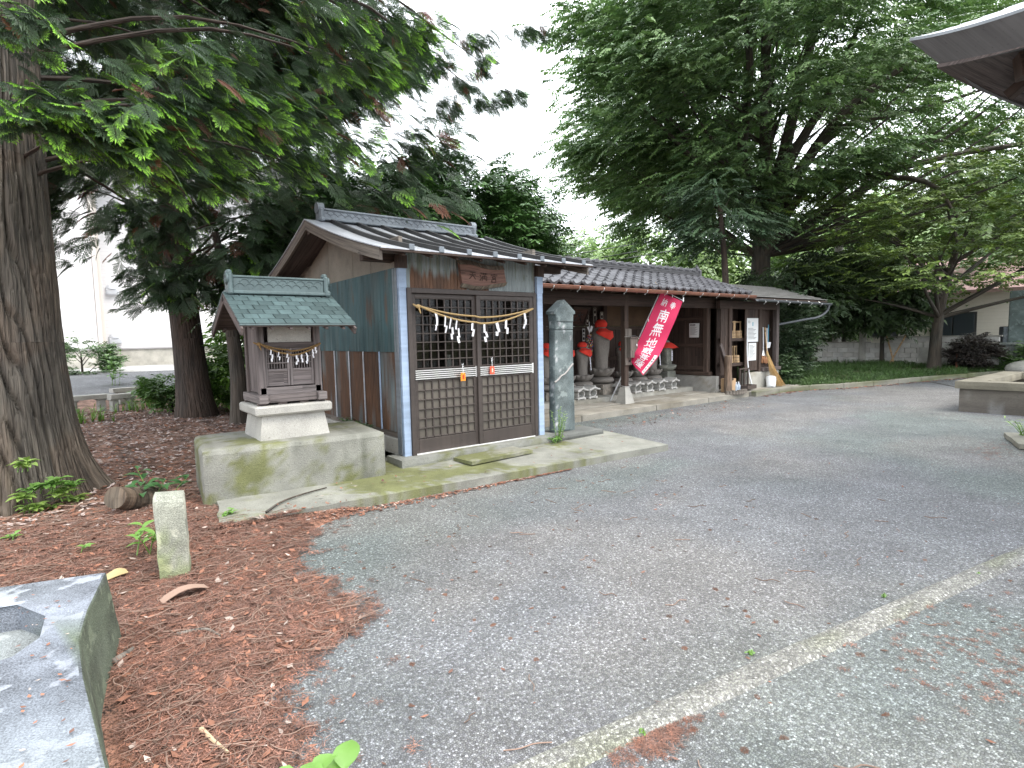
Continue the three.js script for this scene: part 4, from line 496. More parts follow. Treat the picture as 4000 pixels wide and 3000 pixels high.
  for (const [x, z, l] of [[8.02, -8.73, 'little stone incense house beside the blue corner post'], [8.5, -8.73, 'little stone incense house half behind the stele'], [8.86, -8.73, 'little stone incense house between the stele and the tapered footing'], [9.93, -8.76, 'little stone incense house behind the tapered concrete footing'], [10.36, -8.73, 'little stone incense house right beside the tapered footing, under the banner'], [10.8, -8.73, 'second little stone incense house along from the tapered footing'], [11.25, -8.73, 'third little stone incense house along from the tapered footing'], [11.72, -8.73, 'little stone incense house at the end by the plank partition']]) hs(x, z, l, rr(-0.05, 0.05) + 0.05);
  // plaque, slips, crane garland on the back wall
  const pq = thing('framed_plaque', 'dark framed plaque leaning out high over the statues', 'plaque', [9.3, 2.06, zB + 0.22]); pq.rotation.x = 0.5; part('board', cb(0.46, 0.42, 0.03, 0, 0, 0), woodM([0.1, 0.045, 0.03]), pq); for (const [w, h, x, y] of [[0.56, 0.06, 0, 0.22], [0.56, 0.06, 0, -0.22], [0.06, 0.4, 0.25, 0], [0.06, 0.4, -0.25, 0]]) part('frame_bar', cb(w, h, 0.05, x, y, 0.01), M.darkWood, pq); part('writing', STROKES['大'].split(';').map((s) => limb(s.split(' ').map((q) => { const [a, b] = q.split(',').map(Number); return [-0.13 + a / 100 * 0.26, 0.14 - b / 100 * 0.28, 0.018]; }), 0.012, 5)), M.black, pq);
  const tags = ['第一番', '大家', '第大番', '一番大', '大一家'];
  [[9.72, 2.05], [9.98, 2.08], [10.22, 1.98]].forEach(([x, y], i) => { const t = thing('votive_tablet', 'narrow wooden votive tablet outlined in white beside the plaque', 'tablet', [x, y, zB + 0.075], 0, 'votive tablets beside the plaque'); part('board', cb(0.13, 0.42, 0.016), M.darkWood3, t); part('print', tf(sheet(0.1, 0.38), 0, 0, 0.012), mat([1, 1, 1], { map: (() => { const [c, x2] = canvas(64, 256, '#2a1d18'); x2.strokeStyle = '#c9c2b4'; x2.lineWidth = 4; x2.strokeRect(4, 4, 56, 248); [...tags[i]].forEach((ch, k) => glyph(x2, ch, 12, 14 + k * 78, 42, '#c9c2b4', 5)); return ctex(c); })() }), t); });
  [[8.36, 1], [8.6, 2], [8.76, 3], [8.91, 4], [9.06, 0], [9.62, 2]].forEach(([x, k], i) => { const t = solo('name_slip', tf(sheet(0.085, i > 4 ? 0.3 : 0.36), x, i > 4 ? 1.62 : 1.6 , zB + 0.062), mat([0.8, 0.8, 0.8], { map: column(tags[k], 64, 256, '#f1efe9', '#1a1a1a', 0.13) }), 'white paper name slip with black writing on the back wall', 'name slip', 'name slips on the back wall'); });
  const gl = thing('crane_garland', 'hanging garland of many folded paper cranes beside the tallest statue', 'garland', [9.42, 1.12, -9.28]), pc = [], rc = rng(77);
  for (let i = 0; i < 190; i++) { const y = rc() * 0.5, a = rc() * 6.283, r = 0.062 * Math.sqrt(rc()) * Math.sin(0.4 + y * 4.6), c = pick([[0.7, 0.5, 0.1], [0.1, 0.2, 0.5], [0.6, 0.6, 0.62], [0.5, 0.08, 0.1], [0.06, 0.06, 0.08], [0.7, 0.68, 0.6], [0.1, 0.1, 0.12]]); pc.push(paint(tf(new THREE.TetrahedronGeometry(0.021), Math.cos(a) * (r + 0.02), y, Math.sin(a) * (r + 0.02), rc() * 3, rc() * 3, rc() * 3), () => c)); }
  part('folded_cranes', pc, mat([1, 1, 1], { vertexColors: true }), gl).userData.kind = 'stuff'; part('string', limb([[0, 0.5, 0], [0.01, 0.8, 0]], 0.006, 5), M.plastic, gl); part('paper_bow', [tf(sheet(0.05, 0.15), -0.03, 0.62, 0.02, 0, 0, 0.5), tf(sheet(0.07, 0.13), 0.05, 0.64, 0.02, 0, 0, -0.4)], M.paper, gl);
}
{ // red banner on a leaning white pole
  const foot = V(9.42, 0.13, -8.64), top = onZ(2583, 1130, -7.62), pole = thing('banner_pole', 'white pole leaning out of the hall, carrying the red banner', 'pole');
  part('shaft', limb([foot, foot.clone().lerp(top, 0.55)], 0.015, 10), M.plastic, pole); part('shaft', limb([foot.clone().lerp(top, 0.55), top], 0.012, 10), M.plastic, pole); part('joint', limb([foot.clone().lerp(top, 0.53), foot.clone().lerp(top, 0.57)], 0.018, 10), M.rope, pole);
  const end = deep(2672, 1176, top.clone().sub(EYE).dot(FWD)); part('crossbar', limb([top, end], 0.007, 7), M.plastic, pole); part('tie_string', limb([top, top.clone().add(V(-0.3, 0.13, 0.08))], 0.004, 5), M.rope, pole);
  const [c, x] = canvas(512, 1536, '#ea3a6c'); x.fillStyle = '#e23464'; for (let i = 0; i < 1536; i += 4) if ((i / 4) % 2) x.fillRect(0, i, 512, 2);
  glyph(x, '奉', 290, 60, 120, '#fff', 11); glyph(x, '納', 100, 50, 120, '#fff', 11); [...'南無地蔵菩薩'].forEach((ch, i) => glyph(x, ch, 130, 205 + i * 212, 205, '#fff', 20, 1.15));
  x.fillStyle = '#fff'; x.fillRect(430, 1010, 62, 500); [...'一年月大日吉日'].forEach((ch, i) => glyph(x, ch, 440, 1024 + i * 69, 44, '#111', 6));
  const L = [[2583, 1141], [2536, 1243], [2490, 1345], [2478, 1378], [2461, 1408]], Rt = [[2668, 1177], [2632, 1265], [2594, 1352], [2556, 1412], [2511, 1466]], d0 = top.clone().sub(EYE).dot(FWD), dl = [0, -0.12, -0.25, -0.12, 0.05].map((v, i) => v + d0 * 0 + 0), LP = L.map(([a, b], i) => { const k = i / 4, onPole = foot.clone().lerp(top, 1 - k * 0.62).sub(EYE).dot(FWD); return deep(a, b, onPole - 0.03 - (i > 2 ? 0.12 : 0)); }), RP = Rt.map(([a, b], i) => deep(a, b, d0 - 0.05 + [0, 0.08, 0.1, 0.0, -0.05][i])), lc = new THREE.CatmullRomCurve3(LP), rc2 = new THREE.CatmullRomCurve3(RP);
  const ban = thing('red_banner', 'red prayer banner with white writing on a leaning pole', 'banner'); part('cloth', grid(24, 60, (u, v) => { const p = lc.getPoint(v).lerp(rc2.getPoint(v), u).addScaledVector(FWD, 0.03 * Math.sin(u * 7 + v * 5) * (0.3 + v) + 0.02 * Math.sin(v * 14 + u * 2)); return [p.x, p.y, p.z]; }, { th: 0.0015, dir: [-FWD.x, 0, -FWD.z], uv: (u, v) => [u, 1 - v] }), mat([1, 1, 1], { map: ctex(c), transmission: 0.2, roughness: 0.75 }), ban);
  for (const [q, v] of [[0, 0], [0, 0.5], [0, 1]]) { const p = LP[0].clone().lerp(RP[0], v); part('loop', tf(cb(0.05, 0.09, 0.02), p.x, p.y + 0.03, p.z + 0.01, 0, 0.6, -0.4), M.plastic, ban); } for (const v of [0.27, 0.53]) { const p = lc.getPoint(v); part('loop', tf(cb(0.1, 0.045, 0.02), p.x - 0.01, p.y, p.z + 0.01, 0, 0.6, -0.4), M.plastic, ban); }
}
// ================= tool shed at the end of the hall =================
{
  const S = thing('tool_shed', 'dark plank tool shed with metal roof at the end of the statue hall', 'building'), P = (n, g, m, par = S) => part(n, g, m, par), D = [M.darkWood, M.darkWood2, M.darkWood3], zf = -7.95;
  P('floor_slab', paint(stoneBox(2.75, 0.15, 2.0, 14.66, -0.03, -8.47, { seg: 0.12, b: 0.02, amp: 0.004 }), cgrey([0.46, 0.44, 0.39], 23)), M.concreteV);
  for (const [x, w] of [[13.04, 0.13], [14.46, 0.09], [15.38, 0.14]]) P('post', cb(w, 1.95, 0.12, x, x > 15 ? 1.58 : 1.3, zf, { b: 0.01 }), x > 15 ? M.greyWood3 : M.darkWood2);
  P('lintel', cb(2.9, 0.2, 0.12, 14.0, 2.3, zf - 0.002), M.darkWood3); for (let k = 0; k < 2; k++) P('wall_plank', cb(0.165, 1.72, 0.02, 12.75 + k * 0.17, 1.4, zf, { b: 0.004 }), D[k]);
  P('brace', beam([12.6, 1.32, zf + 0.05], [13.0, 0.62, zf + 0.05], 0.035, 0.09), M.greyWood3); for (let k = 0; k < 4; k++) P('front_plank', cb(0.162, 1.62, 0.02, 13.86 + k * 0.166, 1.4, zf, { b: 0.004 }), D[(k + 1) % 3]);
  P('low_wall', paint(stoneBox(1.68, 0.44, 0.14, 14.6, 0.11, zf, { seg: 0.08, b: 0.012, amp: 0.003 }), cgrey([0.56, 0.55, 0.5], 27)), M.concreteV); P('window_sill', cb(0.98, 0.09, 0.18, 15.0, 0.6, zf + 0.02), M.greyWood3);
  for (let k = 0; k < 13; k++) P('rear_plank', cb(0.2, 2.1, 0.02, 12.75 + k * 0.21, 1.3, -9.45), D[k % 3]); for (let k = 0; k < 6; k++) P('side_plank', cb(0.02, 1.8, 0.235, 15.4, 1.5, -8.15 - k * 0.24), D[k % 3]); for (let k = 0; k < 4; k++) { P('inner_plank', cb(0.22, 1.75, 0.02, 14.56 + k * 0.225, 1.45, -8.12), D[(k + 2) % 3]); } P('inner_rail', cb(0.86, 0.08, 0.03, 14.94, 1.66, -8.1), M.darkWood); P('shelf_back', cb(1.0, 2.1, 0.03, 13.62, 1.3, -8.36), M.darkWood3);
  for (const y of [0.78, 1.42]) P('shelf', cb(0.9, 0.08, 0.3, 13.6, y, -8.16), M.darkWood2); P('shelf_leg', cb(0.08, 0.6, 0.08, 13.9, 0.44, -8.12), M.darkWood);
  const y0 = 2.44, y1 = 2.96, z0 = -7.3, zr = -9.0, xa = 12.95, xb = 17.0; // lapped metal sheets
  P('roof_boarding', [beam([(xa + xb) / 2, y0 - 0.03, z0 + 0.01], [(xa + xb) / 2, y1 - 0.03, zr], xb - xa - 0.05, 0.03), beam([(xa + xb) / 2, y1 - 0.03, zr], [(xa + xb) / 2, y0 - 0.03, -10.5], xb - xa - 0.05, 0.03)], M.darkWood3);
  for (let k = 0; k < 9; k++) { const a = k / 9, b = (k + 1) / 9 + 0.012; P('roof_course', beam([(xa + xb) / 2, mix(y0, y1, a) + 0.03, mix(z0, zr, a)], [(xa + xb) / 2, mix(y0, y1, b) + 0.004, mix(z0, zr, b)], xb - xa, 0.02), mat([0.2, 0.2, 0.195], { roughness: 0.45, map: T.paint, metalness: 0.2 })); } P('rear_roof', beam([(xa + xb) / 2, y1, zr], [(xa + xb) / 2, y0, -10.5], xb - xa, 0.02), M.roofSheet);
  for (let k = 0; k < 8; k++) P('rafter', beam([13.2 + k * 0.53, y0 - 0.07, z0 - 0.02], [13.2 + k * 0.53, y1 - 0.07, zr], 0.05, 0.07), M.darkWood2); for (const z of [zf, -9.0, -9.4]) P('purlin', cb(3.9, 0.1, 0.09, 14.95, mix(y0, y1, clamp((z - z0) / (zr - z0))) - 0.15, z), M.darkWood3);
  const g = new THREE.Group(); g.name = 'gutter'; S.add(g); part('gutter_channel', grid(2, 10, (u, v) => { const a = Math.PI * v; return [mix(xa + 0.15, xb + 0.05, u), y0 - 0.04 - 0.03 * u - 0.05 * Math.sin(a), z0 + 0.06 + 0.05 * Math.cos(a)]; }, { th: 0.006 }), M.pipe, g); part('downpipe', limb(curve([[xb - 0.05, y0 - 0.1, z0 + 0.06], [xb - 0.05, y0 - 0.26, z0 + 0.02], [xb - 0.2, y0 - 0.42, z0 - 0.1], [16.2, 1.92, -7.6], [15.5, 1.8, zf]], 30), 0.034, 10), M.pipe, g); for (let k = 0; k < 6; k++) part('gutter_hook', limb([[13.4 + k * 0.6, y0 - 0.03, z0 + 0.01], [13.4 + k * 0.6, y0 - 0.1, z0 + 0.12], [13.4 + k * 0.6, y0 - 0.16, z0 + 0.06]], 0.007, 5), M.steel, g);
  // things kept in and by the shed
  const pail = (x, y, z, label, tall) => { const t = thing('water_pail', label, 'pail', [x, y, z], rr(-0.3, 0.3), 'wooden water pails on the shed shelves'); for (let k = 0; k < 12; k++) { const a = k / 12 * 6.283; part('stave', tf(cb(0.054, 0.19, 0.013, 0, 0, 0, { b: 0.003 }), Math.sin(a) * 0.097, 0.095, Math.cos(a) * 0.097, -0.06, a), M.paleWood, t); } part('bottom', cyl(0.09, 0.09, 0.014, 0, 0.012, 0), M.paleWood, t); for (const q of [0.05, 0.13]) part('hoop', tf(new THREE.TorusGeometry(0.106 + q * 0.02, 0.005, 5, 24), 0, q, 0, Math.PI / 2), M.darkSteel, t); for (const s of [-1, 1]) part('handle_post', cb(0.04, 0.4, 0.014, s * 0.1, 0.24, 0), M.paleWood, t); part('handle_bar', cb(0.26, 0.03, 0.024, 0, 0.415, 0), M.paleWood, t); return t; };
  pail(13.46, 1.462, -8.14, 'wooden water pail on the upper shed shelf, beside the corner post'); pail(13.76, 1.462, -8.14, 'wooden water pail on the upper shed shelf, beside the posters'); pail(13.66, 0.822, -8.14, 'wooden water pail in full view on the lower shed shelf'); pail(13.38, 0.822, -8.16, 'wooden water pail half behind the post on the lower shed shelf');
  const print = (w, h, f) => { const [c, x] = canvas(w, h, '#e6e8e6'); f(x); return mat([0.92, 0.92, 0.92], { map: ctex(c) }); }, lines = (x, x0, y0, w, n, d) => { x.fillStyle = '#777'; for (let i = 0; i < n; i++) x.fillRect(x0, y0 + i * d, w * (0.6 + 0.4 * ((i * 37) % 10) / 10), d * 0.35); };
  solo('notice_sheet', tf(sheet(0.3, 0.36, (u, v) => [(u - 0.5) * 0.3, (0.5 - v) * 0.36, 0.03 * Math.sin(u * 2.2) * v]), 12.55, 1.68, -8.62, 0, -Math.PI / 2), print(256, 384, (x) => { x.fillStyle = '#333'; x.fillRect(24, 26, 40, 34); x.fillRect(72, 30, 80, 30); lines(x, 24, 84, 200, 12, 20); }), 'curling white notice sheet on the plank partition', 'notice');
  solo('large_poster', tf(sheet(0.56, 0.62), 14.12, 1.66, zf + 0.025), print(320, 360, (x) => { lines(x, 30, 40, 80, 3, 14); x.fillStyle = '#7fb6c4'; x.fillRect(150, 60, 30, 60); lines(x, 30, 150, 250, 9, 20); }), 'large pale poster on the shed front above a smaller sheet', 'poster'); solo('small_poster', tf(sheet(0.38, 0.46), 14.12, 1.09, zf + 0.025), print(256, 300, (x) => lines(x, 26, 40, 200, 11, 20)), 'small pale sheet pinned below the large poster', 'poster');
  const broom = (x, y, c, label) => { const t = thing('hanging_broom', label, 'broom', [x, y, -8.04], 0, 'brooms hanging in the shed'); part('handle', limb([[0, 0.95, 0], [0.01, 0.3, 0.01]], 0.014, 8), M.plastic, t); part('ferrule', tf(new THREE.CylinderGeometry(0.025, 0.075, 0.14, 10), 0.01, 0.25, 0.01, 0, 0, 0, [1, 1, 0.5]), M.steel, t); const b = []; for (let k = 0; k < 26; k++) { const q = k / 25 - 0.5; b.push(limb([[q * 0.13 + 0.01, 0.2, 0.01], [q * 0.22 + 0.01, -0.02 + rr(-0.01, 0.01), 0.01 + rr(-0.02, 0.02)]], [0.008, 0.006], 4)); } part('bristles', b, mat([0.4, 0.2, 0.1]), t); return t; };
  broom(14.86, 0.78, 0, 'white-handled broom hanging in the shed, nearer the posters'); broom(15.06, 0.76, 0, 'white-handled broom hanging in the shed beside a blue-handled dustpan');
  const dp = thing('dustpan', 'white dustpan with long blue handle hanging in the shed', 'dustpan', [15.16, 1.2, -8.05]); part('handle', limb([[0, 0.12, 0], [0.0, 0.6, 0]], 0.011, 7), mat([0.1, 0.35, 0.5], { roughness: 0.4 }), dp); part('pan', tf(cb(0.16, 0.16, 0.04, 0, 0.04, 0), 0, 0, 0, 0.2), M.plastic, dp);
  const bb = thing('bamboo_broom', 'straw-coloured twig broom leaning at the shed front', 'broom', [0, 0, 0]), ba = V(14.64, 1.72, zf + 0.08), bm = V(14.6, 1.0, -7.78), be = V(14.98, 0.13, -7.6); part('handle', limb([ba, bm], 0.016, 8), M.paleWood, bb); { const b = []; for (let k = 0; k < 90; k++) { const q = be.clone().add(V(gs() * 0.17, Math.abs(gs()) * 0.03, gs() * 0.1)), m = bm.clone().lerp(q, 0.5).add(V(gs() * 0.03 - 0.03, gs() * 0.02, gs() * 0.02)); b.push(limb([bm.clone().add(V(gs() * 0.015, rr(-0.05, 0.1), gs() * 0.015)), m, q], [0.006, 0.005, 0.003], 4)); } part('twigs', b, mat([0.5, 0.33, 0.14]), bb); } part('binding', limb([bm.clone().add(V(0, 0.04, 0)), bm.clone().add(V(0.02, -0.06, 0.01))], 0.035, 10), M.rope, bb);
  const wb = thing('white_bucket', 'white plastic bucket lying on its side by the twig broom', 'bucket', [14.72, 0.25, -7.72], 0.5); part('shell', tf(lathe([[0.0, 0], [0.105, 0], [0.135, 0.27], [0.142, 0.275], [0.142, 0.285], [0.13, 0.285], [0.1, 0.012], [0, 0.012]], 24), -0.1, -0.13, 0, 0, 0, -0.55), M.plastic, wb); part('bail', tf(new THREE.TorusGeometry(0.13, 0.004, 5, 20, Math.PI), 0.06, 0.1, 0, 0, Math.PI / 2, -0.5), M.steel, wb);
  const lg = thing('log_post', 'short bark-covered log post standing before the shed', 'log', [12.68, 0.11, -7.74]); part('trunk', rough((() => { const q = new THREE.CylinderGeometry(0.085, 0.1, 0.92, 18, 14); return tf(q, 0, 0.46, 0); })(), 0.012, 10), mat([0.3, 0.22, 0.17], bp(T.bark, T.barkB, 0.01)), lg); part('knot', tf(new THREE.SphereGeometry(0.035, 8, 6), 0.06, 0.35, 0.08), M.bark, lg); part('cut_top', cyl(0.075, 0.075, 0.012, 0, 0.915, 0), M.cut, lg);
  const ed = thing('log_edging', 'low edging of short round stakes around the log post', 'edging'); for (let k = 0; k < 10; k++) { const a = k / 9; part('stake', cyl(0.045, 0.043, 0.09 + rr(0, 0.02), mix(12.35, 13.15, a), 0.1, -7.56 + 0.1 * Math.sin(a * 3), 10), M.oldWood, ed); }
  const cbx = thing('cardboard_box', 'brown cardboard box between the partition footing and log post', 'box', [12.86, 0.12, -7.84]); part('carton', cb(0.26, 0.34, 0.26, 0, 0.17, 0), M.cardboard, cbx); part('tape', cb(0.05, 0.003, 0.262, 0, 0.3415, 0), M.paleWood, cbx);
  const ir = thing('iron_stand', 'rusty iron candle stand with tray on the shed floor', 'stand', [13.55, 0.12, -7.72], 0.1), rm = mat([0.09, 0.07, 0.06], { metalness: 0.4 }); part('tray', [cb(0.5, 0.015, 0.24, 0, 0.05, 0), cb(0.5, 0.1, 0.012, 0, 0.09, 0.12), cb(0.5, 0.1, 0.012, 0, 0.09, -0.12), cb(0.012, 0.1, 0.24, 0.25, 0.09, 0), cb(0.012, 0.1, 0.24, -0.25, 0.09, 0)], rm, ir); for (const x of [-0.24, 0.02, 0.24]) part('upright', cb(0.035, 0.5, 0.035, x, 0.3, -0.1), rm, ir); part('top_bar', cb(0.56, 0.03, 0.05, 0, 0.55, -0.1), rm, ir);
  for (const [bx, l] of [[13.0, "clear plastic bottle right beside the log post"], [13.12, "clear plastic bottle between another bottle and the iron stand"]]) { const t = thing("plastic_bottle", l, "bottle", [bx, 0.12, -7.72]); part('shell', lathe([[0, 0], [0.045, 0], [0.05, 0.03], [0.047, 0.1], [0.05, 0.16], [0.02, 0.21], [0.016, 0.23], [0, 0.23]], 14), mat([0.75, 0.85, 0.95], { transmission: 0.6, roughness: 0.15 }), t); part('bottle_cap', cyl(0.018, 0.018, 0.018, 0, 0.23, 0), M.plastic, t); }
  solo('white_hose', limb(curve([[13.82, 1.52, -7.9], [13.79, 1.1, -7.88], [13.8, 0.6, -7.84], [13.9, 0.15, -7.78]], 16), 0.018, 8), M.plastic, 'white plastic pipe leaning on the shed front', 'pipe');
}
// ================= near stones =================
{
  const out = [[-1.3, 3.95], [-0.42, 3.76], [0.026, 3.61], [-0.05, 3.15], [-0.085, 2.85], [-0.069, 2.5], [-0.02, 1.9], [-1.3, 1.85]], hol = [[-1.05, 3.62], [-0.3, 3.42], [-0.19, 3.2], [-0.2, 2.96], [-0.28, 2.86], [-1.05, 2.8]];
  const mk = (pts, holes, y0, y1) => { const s = new THREE.Shape(pts.map(([x, z]) => new THREE.Vector2(x, z))); if (holes) s.holes.push(new THREE.Path(hol.map(([x, z]) => new THREE.Vector2(x, z)))); return tf(new THREE.ExtrudeGeometry(s, { depth: y1 - y0, bevelEnabled: !holes ? false : true, bevelSize: 0.012, bevelThickness: 0.012, bevelSegments: 2, steps: 3 }), 0, y0, 0, -Math.PI / 2); };
  const tr = thing('stone_trough', 'large grey-blue stone water trough with a carved hollow', 'trough');
  part('body', paint((() => { const g = join([mk(out, true, 0.26, 0.395), mk(out.map(([x, z]) => [x + (x > -1 ? 0.012 : 0), z]), false, 0.0, 0.27)]), p = g.attributes.position; for (let i = 0; i < p.count; i++) { const x = p.getX(i), y = p.getY(i), z = p.getZ(i); if (x > -0.14) p.setX(i, x + (0.4 - y) * 0.13 + 0.02 * (fb(y * 6, z * 4, 3) - 0.5)); p.setY(i, y + 0.02 * (fb(x * 5, z * 5, 3) - 0.5)); } g.computeVertexNormals(); return g; })(), (x, y, z, nx, ny) => { const k = fb(x * 5, z * 5 + y * 5, 4), mo = sm(0.42, 0.6, fb(x * 3 + 8, z * 3 + y * 4, 4) + (nx > 0.5 ? 0.14 : -0.1)); const c = [mix(0.2, 0.4, k), mix(0.22, 0.42, k), mix(0.25, 0.47, k)]; return [mix(c[0], 0.15, mo), mix(c[1], 0.18, mo), mix(c[2], 0.12, mo)]; }), M.stoneV, tr);
  part('hollow_floor', cb(1.0, 0.02, 0.95, -0.7, 0.275, -3.22), M.stone, tr);
  solo('stone_post', paint((() => { const g = stoneBox(0.185, 0.62, 0.16, 0, 0, 0, { seg: 0.03, b: 0.012, amp: 0.009, f: 11 }), p = g.attributes.position; for (let i = 0; i < p.count; i++) if (p.getY(i) > 0.52) p.setY(i, p.getY(i) - (p.getX(i) + 0.1) * 0.12 - (p.getZ(i) > 0 ? 0.05 * sm(0.03, 0.09, p.getZ(i)) : 0)); g.computeVertexNormals(); return tf(g, 0.435, -0.01, -4.4, 0, -0.16, 0.01); })(), (x, y, z) => { const k = 0.75 + 0.5 * fb(x * 9, y * 7 + z * 9, 4), m = sm(0.5, 0.66, fb(x * 6 + 4, y * 4 + z * 6, 3)); return [mix(0.46, 0.34, m) * k, mix(0.46, 0.38, m) * k, mix(0.37, 0.2, m) * k]; }), M.stoneV, 'short square stone post standing in the red litter', 'stone post');
  const lg = thing('sawn_log', 'short sawn log stub lying beside the big trunk', 'log', [0.36, 0.06, -6.3], 0.9); part('trunk', rough(tf(new THREE.CylinderGeometry(0.1, 0.12, 0.62, 18, 8), 0, 0.1, 0, 0, 0, Math.PI / 2 - 0.3), 0.02, 9), mat([0.19, 0.15, 0.115], bp(T.bark, T.barkB, 0.01)), lg);
}
{ // two stone benches at the back
  const bench = (x, z, w, label) => { const y = high(x, z), t = thing('stone_bench', label, 'bench', [x, y, z], 0.25); part('seat', stoneBox(w, 0.11, 0.3, 0, 0.3, 0, { seg: 0.08, b: 0.015, amp: 0.005 }), M.concreteLight, t); for (const s of [-1, 1]) part('leg', [cb(0.14, 0.3, 0.2, s * w * 0.32, 0.15, 0, { b: 0.02 }), cb(0.2, 0.04, 0.24, s * w * 0.32, 0.29, 0, { b: 0.01 })], M.concrete, t); };
  bench(0.1, -16.1, 0.85, 'small stone bench on pedestal legs beyond the big trunk'); bench(1.15, -17.1, 1.15, 'longer stone bench beside the second trunk, along the road'); bench(0.75, -15.9, 0.5, 'short low stone bench between the two longer ones');
}
{ // white house behind the road
  const h = thing('white_house', 'white sided house behind the road on the left', 'house'), Y = 0.6, z1 = -28.4, z2 = -29.3, f = mat([0.72, 0.7, 0.64], { map: T.concrete });
  for (const [a, b, z, t] of [[-14, 0.7, z1, 8], [0.92, 13, z2, 8]]) { part('foundation', cb(b - a, 0.86, 0.3, (a + b) / 2, Y + 0.4, z - 0.12), f, h); part('wall', cb(b - a, t, 0.3, (a + b) / 2, Y + 0.9 + t / 2, z - 0.1), M.siding, h); part('base_flashing', cb(b - a, 0.07, 0.06, (a + b) / 2, Y + 0.87, z + 0.06), mat([0.45, 0.44, 0.45], { metalness: 0.4 }), h); }
  part('return_wall', cb(0.25, 8.8, 1.2, 0.6, Y + 4.4, z1 - 0.72), M.siding, h); part('downpipe', [limb([[0.8, Y, z1 + 0.1], [0.8, Y + 8.8, z1 + 0.1]], 0.08, 12), cb(0.3, 8.8, 0.14, 0.83, Y + 4.4, z1 - 0.08)], mat([0.68, 0.64, 0.6]), h); part('roof', [cb(29, 0.15, 9, -0.5, Y + 8.95, z1 - 3.5)], M.roofSheet, h); part('rear_block', cb(26, 8.6, 0.3, -0.5, Y + 4.4, z1 - 7.6), M.siding, h); part('side_block', [cb(0.3, 8.6, 7.4, -13.8, Y + 4.4, z1 - 4), cb(0.3, 8.6, 6.6, 12.8, Y + 4.4, z1 - 4.6)], M.siding, h);
  for (const [px, py] of [[437, 1129], [449, 1320]]) { const p = onZ(px, py, z2 + 0.05); part('vent_hood', [tf(new THREE.SphereGeometry(0.24, 14, 10, 0, 6.3, 0, 1.6), p.x, p.y - 0.02, p.z, 0, 0, 0, [1, 1, 0.8]), cb(0.46, 0.26, 0.34, p.x, p.y - 0.13, p.z, { b: 0.05 })], mat([0.62, 0.64, 0.68], { metalness: 0.3, roughness: 0.4 }), h); }
}
{ // concrete basin on the right
  const b = thing('concrete_basin', 'raised concrete basin with a wide rim at the edge of the court', 'basin'), x0 = 13.3, z0 = -3.36, w = 3.6, d = 4.4;
  const stain = (x, y, z) => { const s = fb(z * 5 + x * 5, y * 0.9, 4), l = sm(0.6, 0.7, s), dk = sm(0.5, 0.64, fb(z * 2 + x * 2 + 5, y * 2, 4)); const k = 0.8 + 0.4 * fb(x * 5 + z * 5, y * 5, 3); return [0.2, 0.18, 0.155].map((v, i) => mix(mix(v, [0.14, 0.125, 0.105][i], dk * 0.6), 0.42, l * 0.6) * k); };
  for (const [a, c, e, f] of [[x0 + 0.14, z0 + d / 2, 0.16, d - 0.12], [x0 + w - 0.14, z0 + d / 2, 0.16, d - 0.12], [x0 + w / 2, z0 + 0.14, w - 0.44, 0.16], [x0 + w / 2, z0 + d - 0.14, w - 0.44, 0.16]]) part('basin_wall', paint(stoneBox(e, 0.46, f, a, -0.02, c, { seg: 0.07, b: 0.01 }), stain), M.concreteV, b);
  for (const [a, c, e, f] of [[x0 + 0.2, z0 + d / 2 , 0.4, d], [x0 + w - 0.2, z0 + d / 2, 0.4, d], [x0 + w / 2, z0 + 0.2, w - 0.81, 0.4], [x0 + w / 2, z0 + d - 0.2, w - 0.81, 0.4]]) part('rim_slab', paint(stoneBox(e, 0.15, f, a, 0.44, c, { seg: 0.09, b: 0.012, amp: 0.003 }), cgrey([0.26, 0.24, 0.185], 51)), M.concreteV, b); part('basin_floor', cb(w - 0.5, 0.1, d - 0.5, x0 + w / 2, 0.1, z0 + d / 2), M.concrete, b);
  const rk = thing('garden_rock', 'grey rock on a low concrete base at the court edge', 'rock', [10.15, 0, -1.45], 0.35); part('concrete_base', paint(stoneBox(1.0, 0.09, 0.9, 0.1, 0, 0, { seg: 0.08, b: 0.03, amp: 0.012 }), cgrey([0.36, 0.35, 0.29], 61)), M.concreteV, rk); part('boulder', rough(tf(new THREE.IcosahedronGeometry(0.3, 4), 0.15, 0.22, 0.02, 0, 0, 0, [1.2, 0.75, 1]), 0.07, 5), M.stone, rk);
}
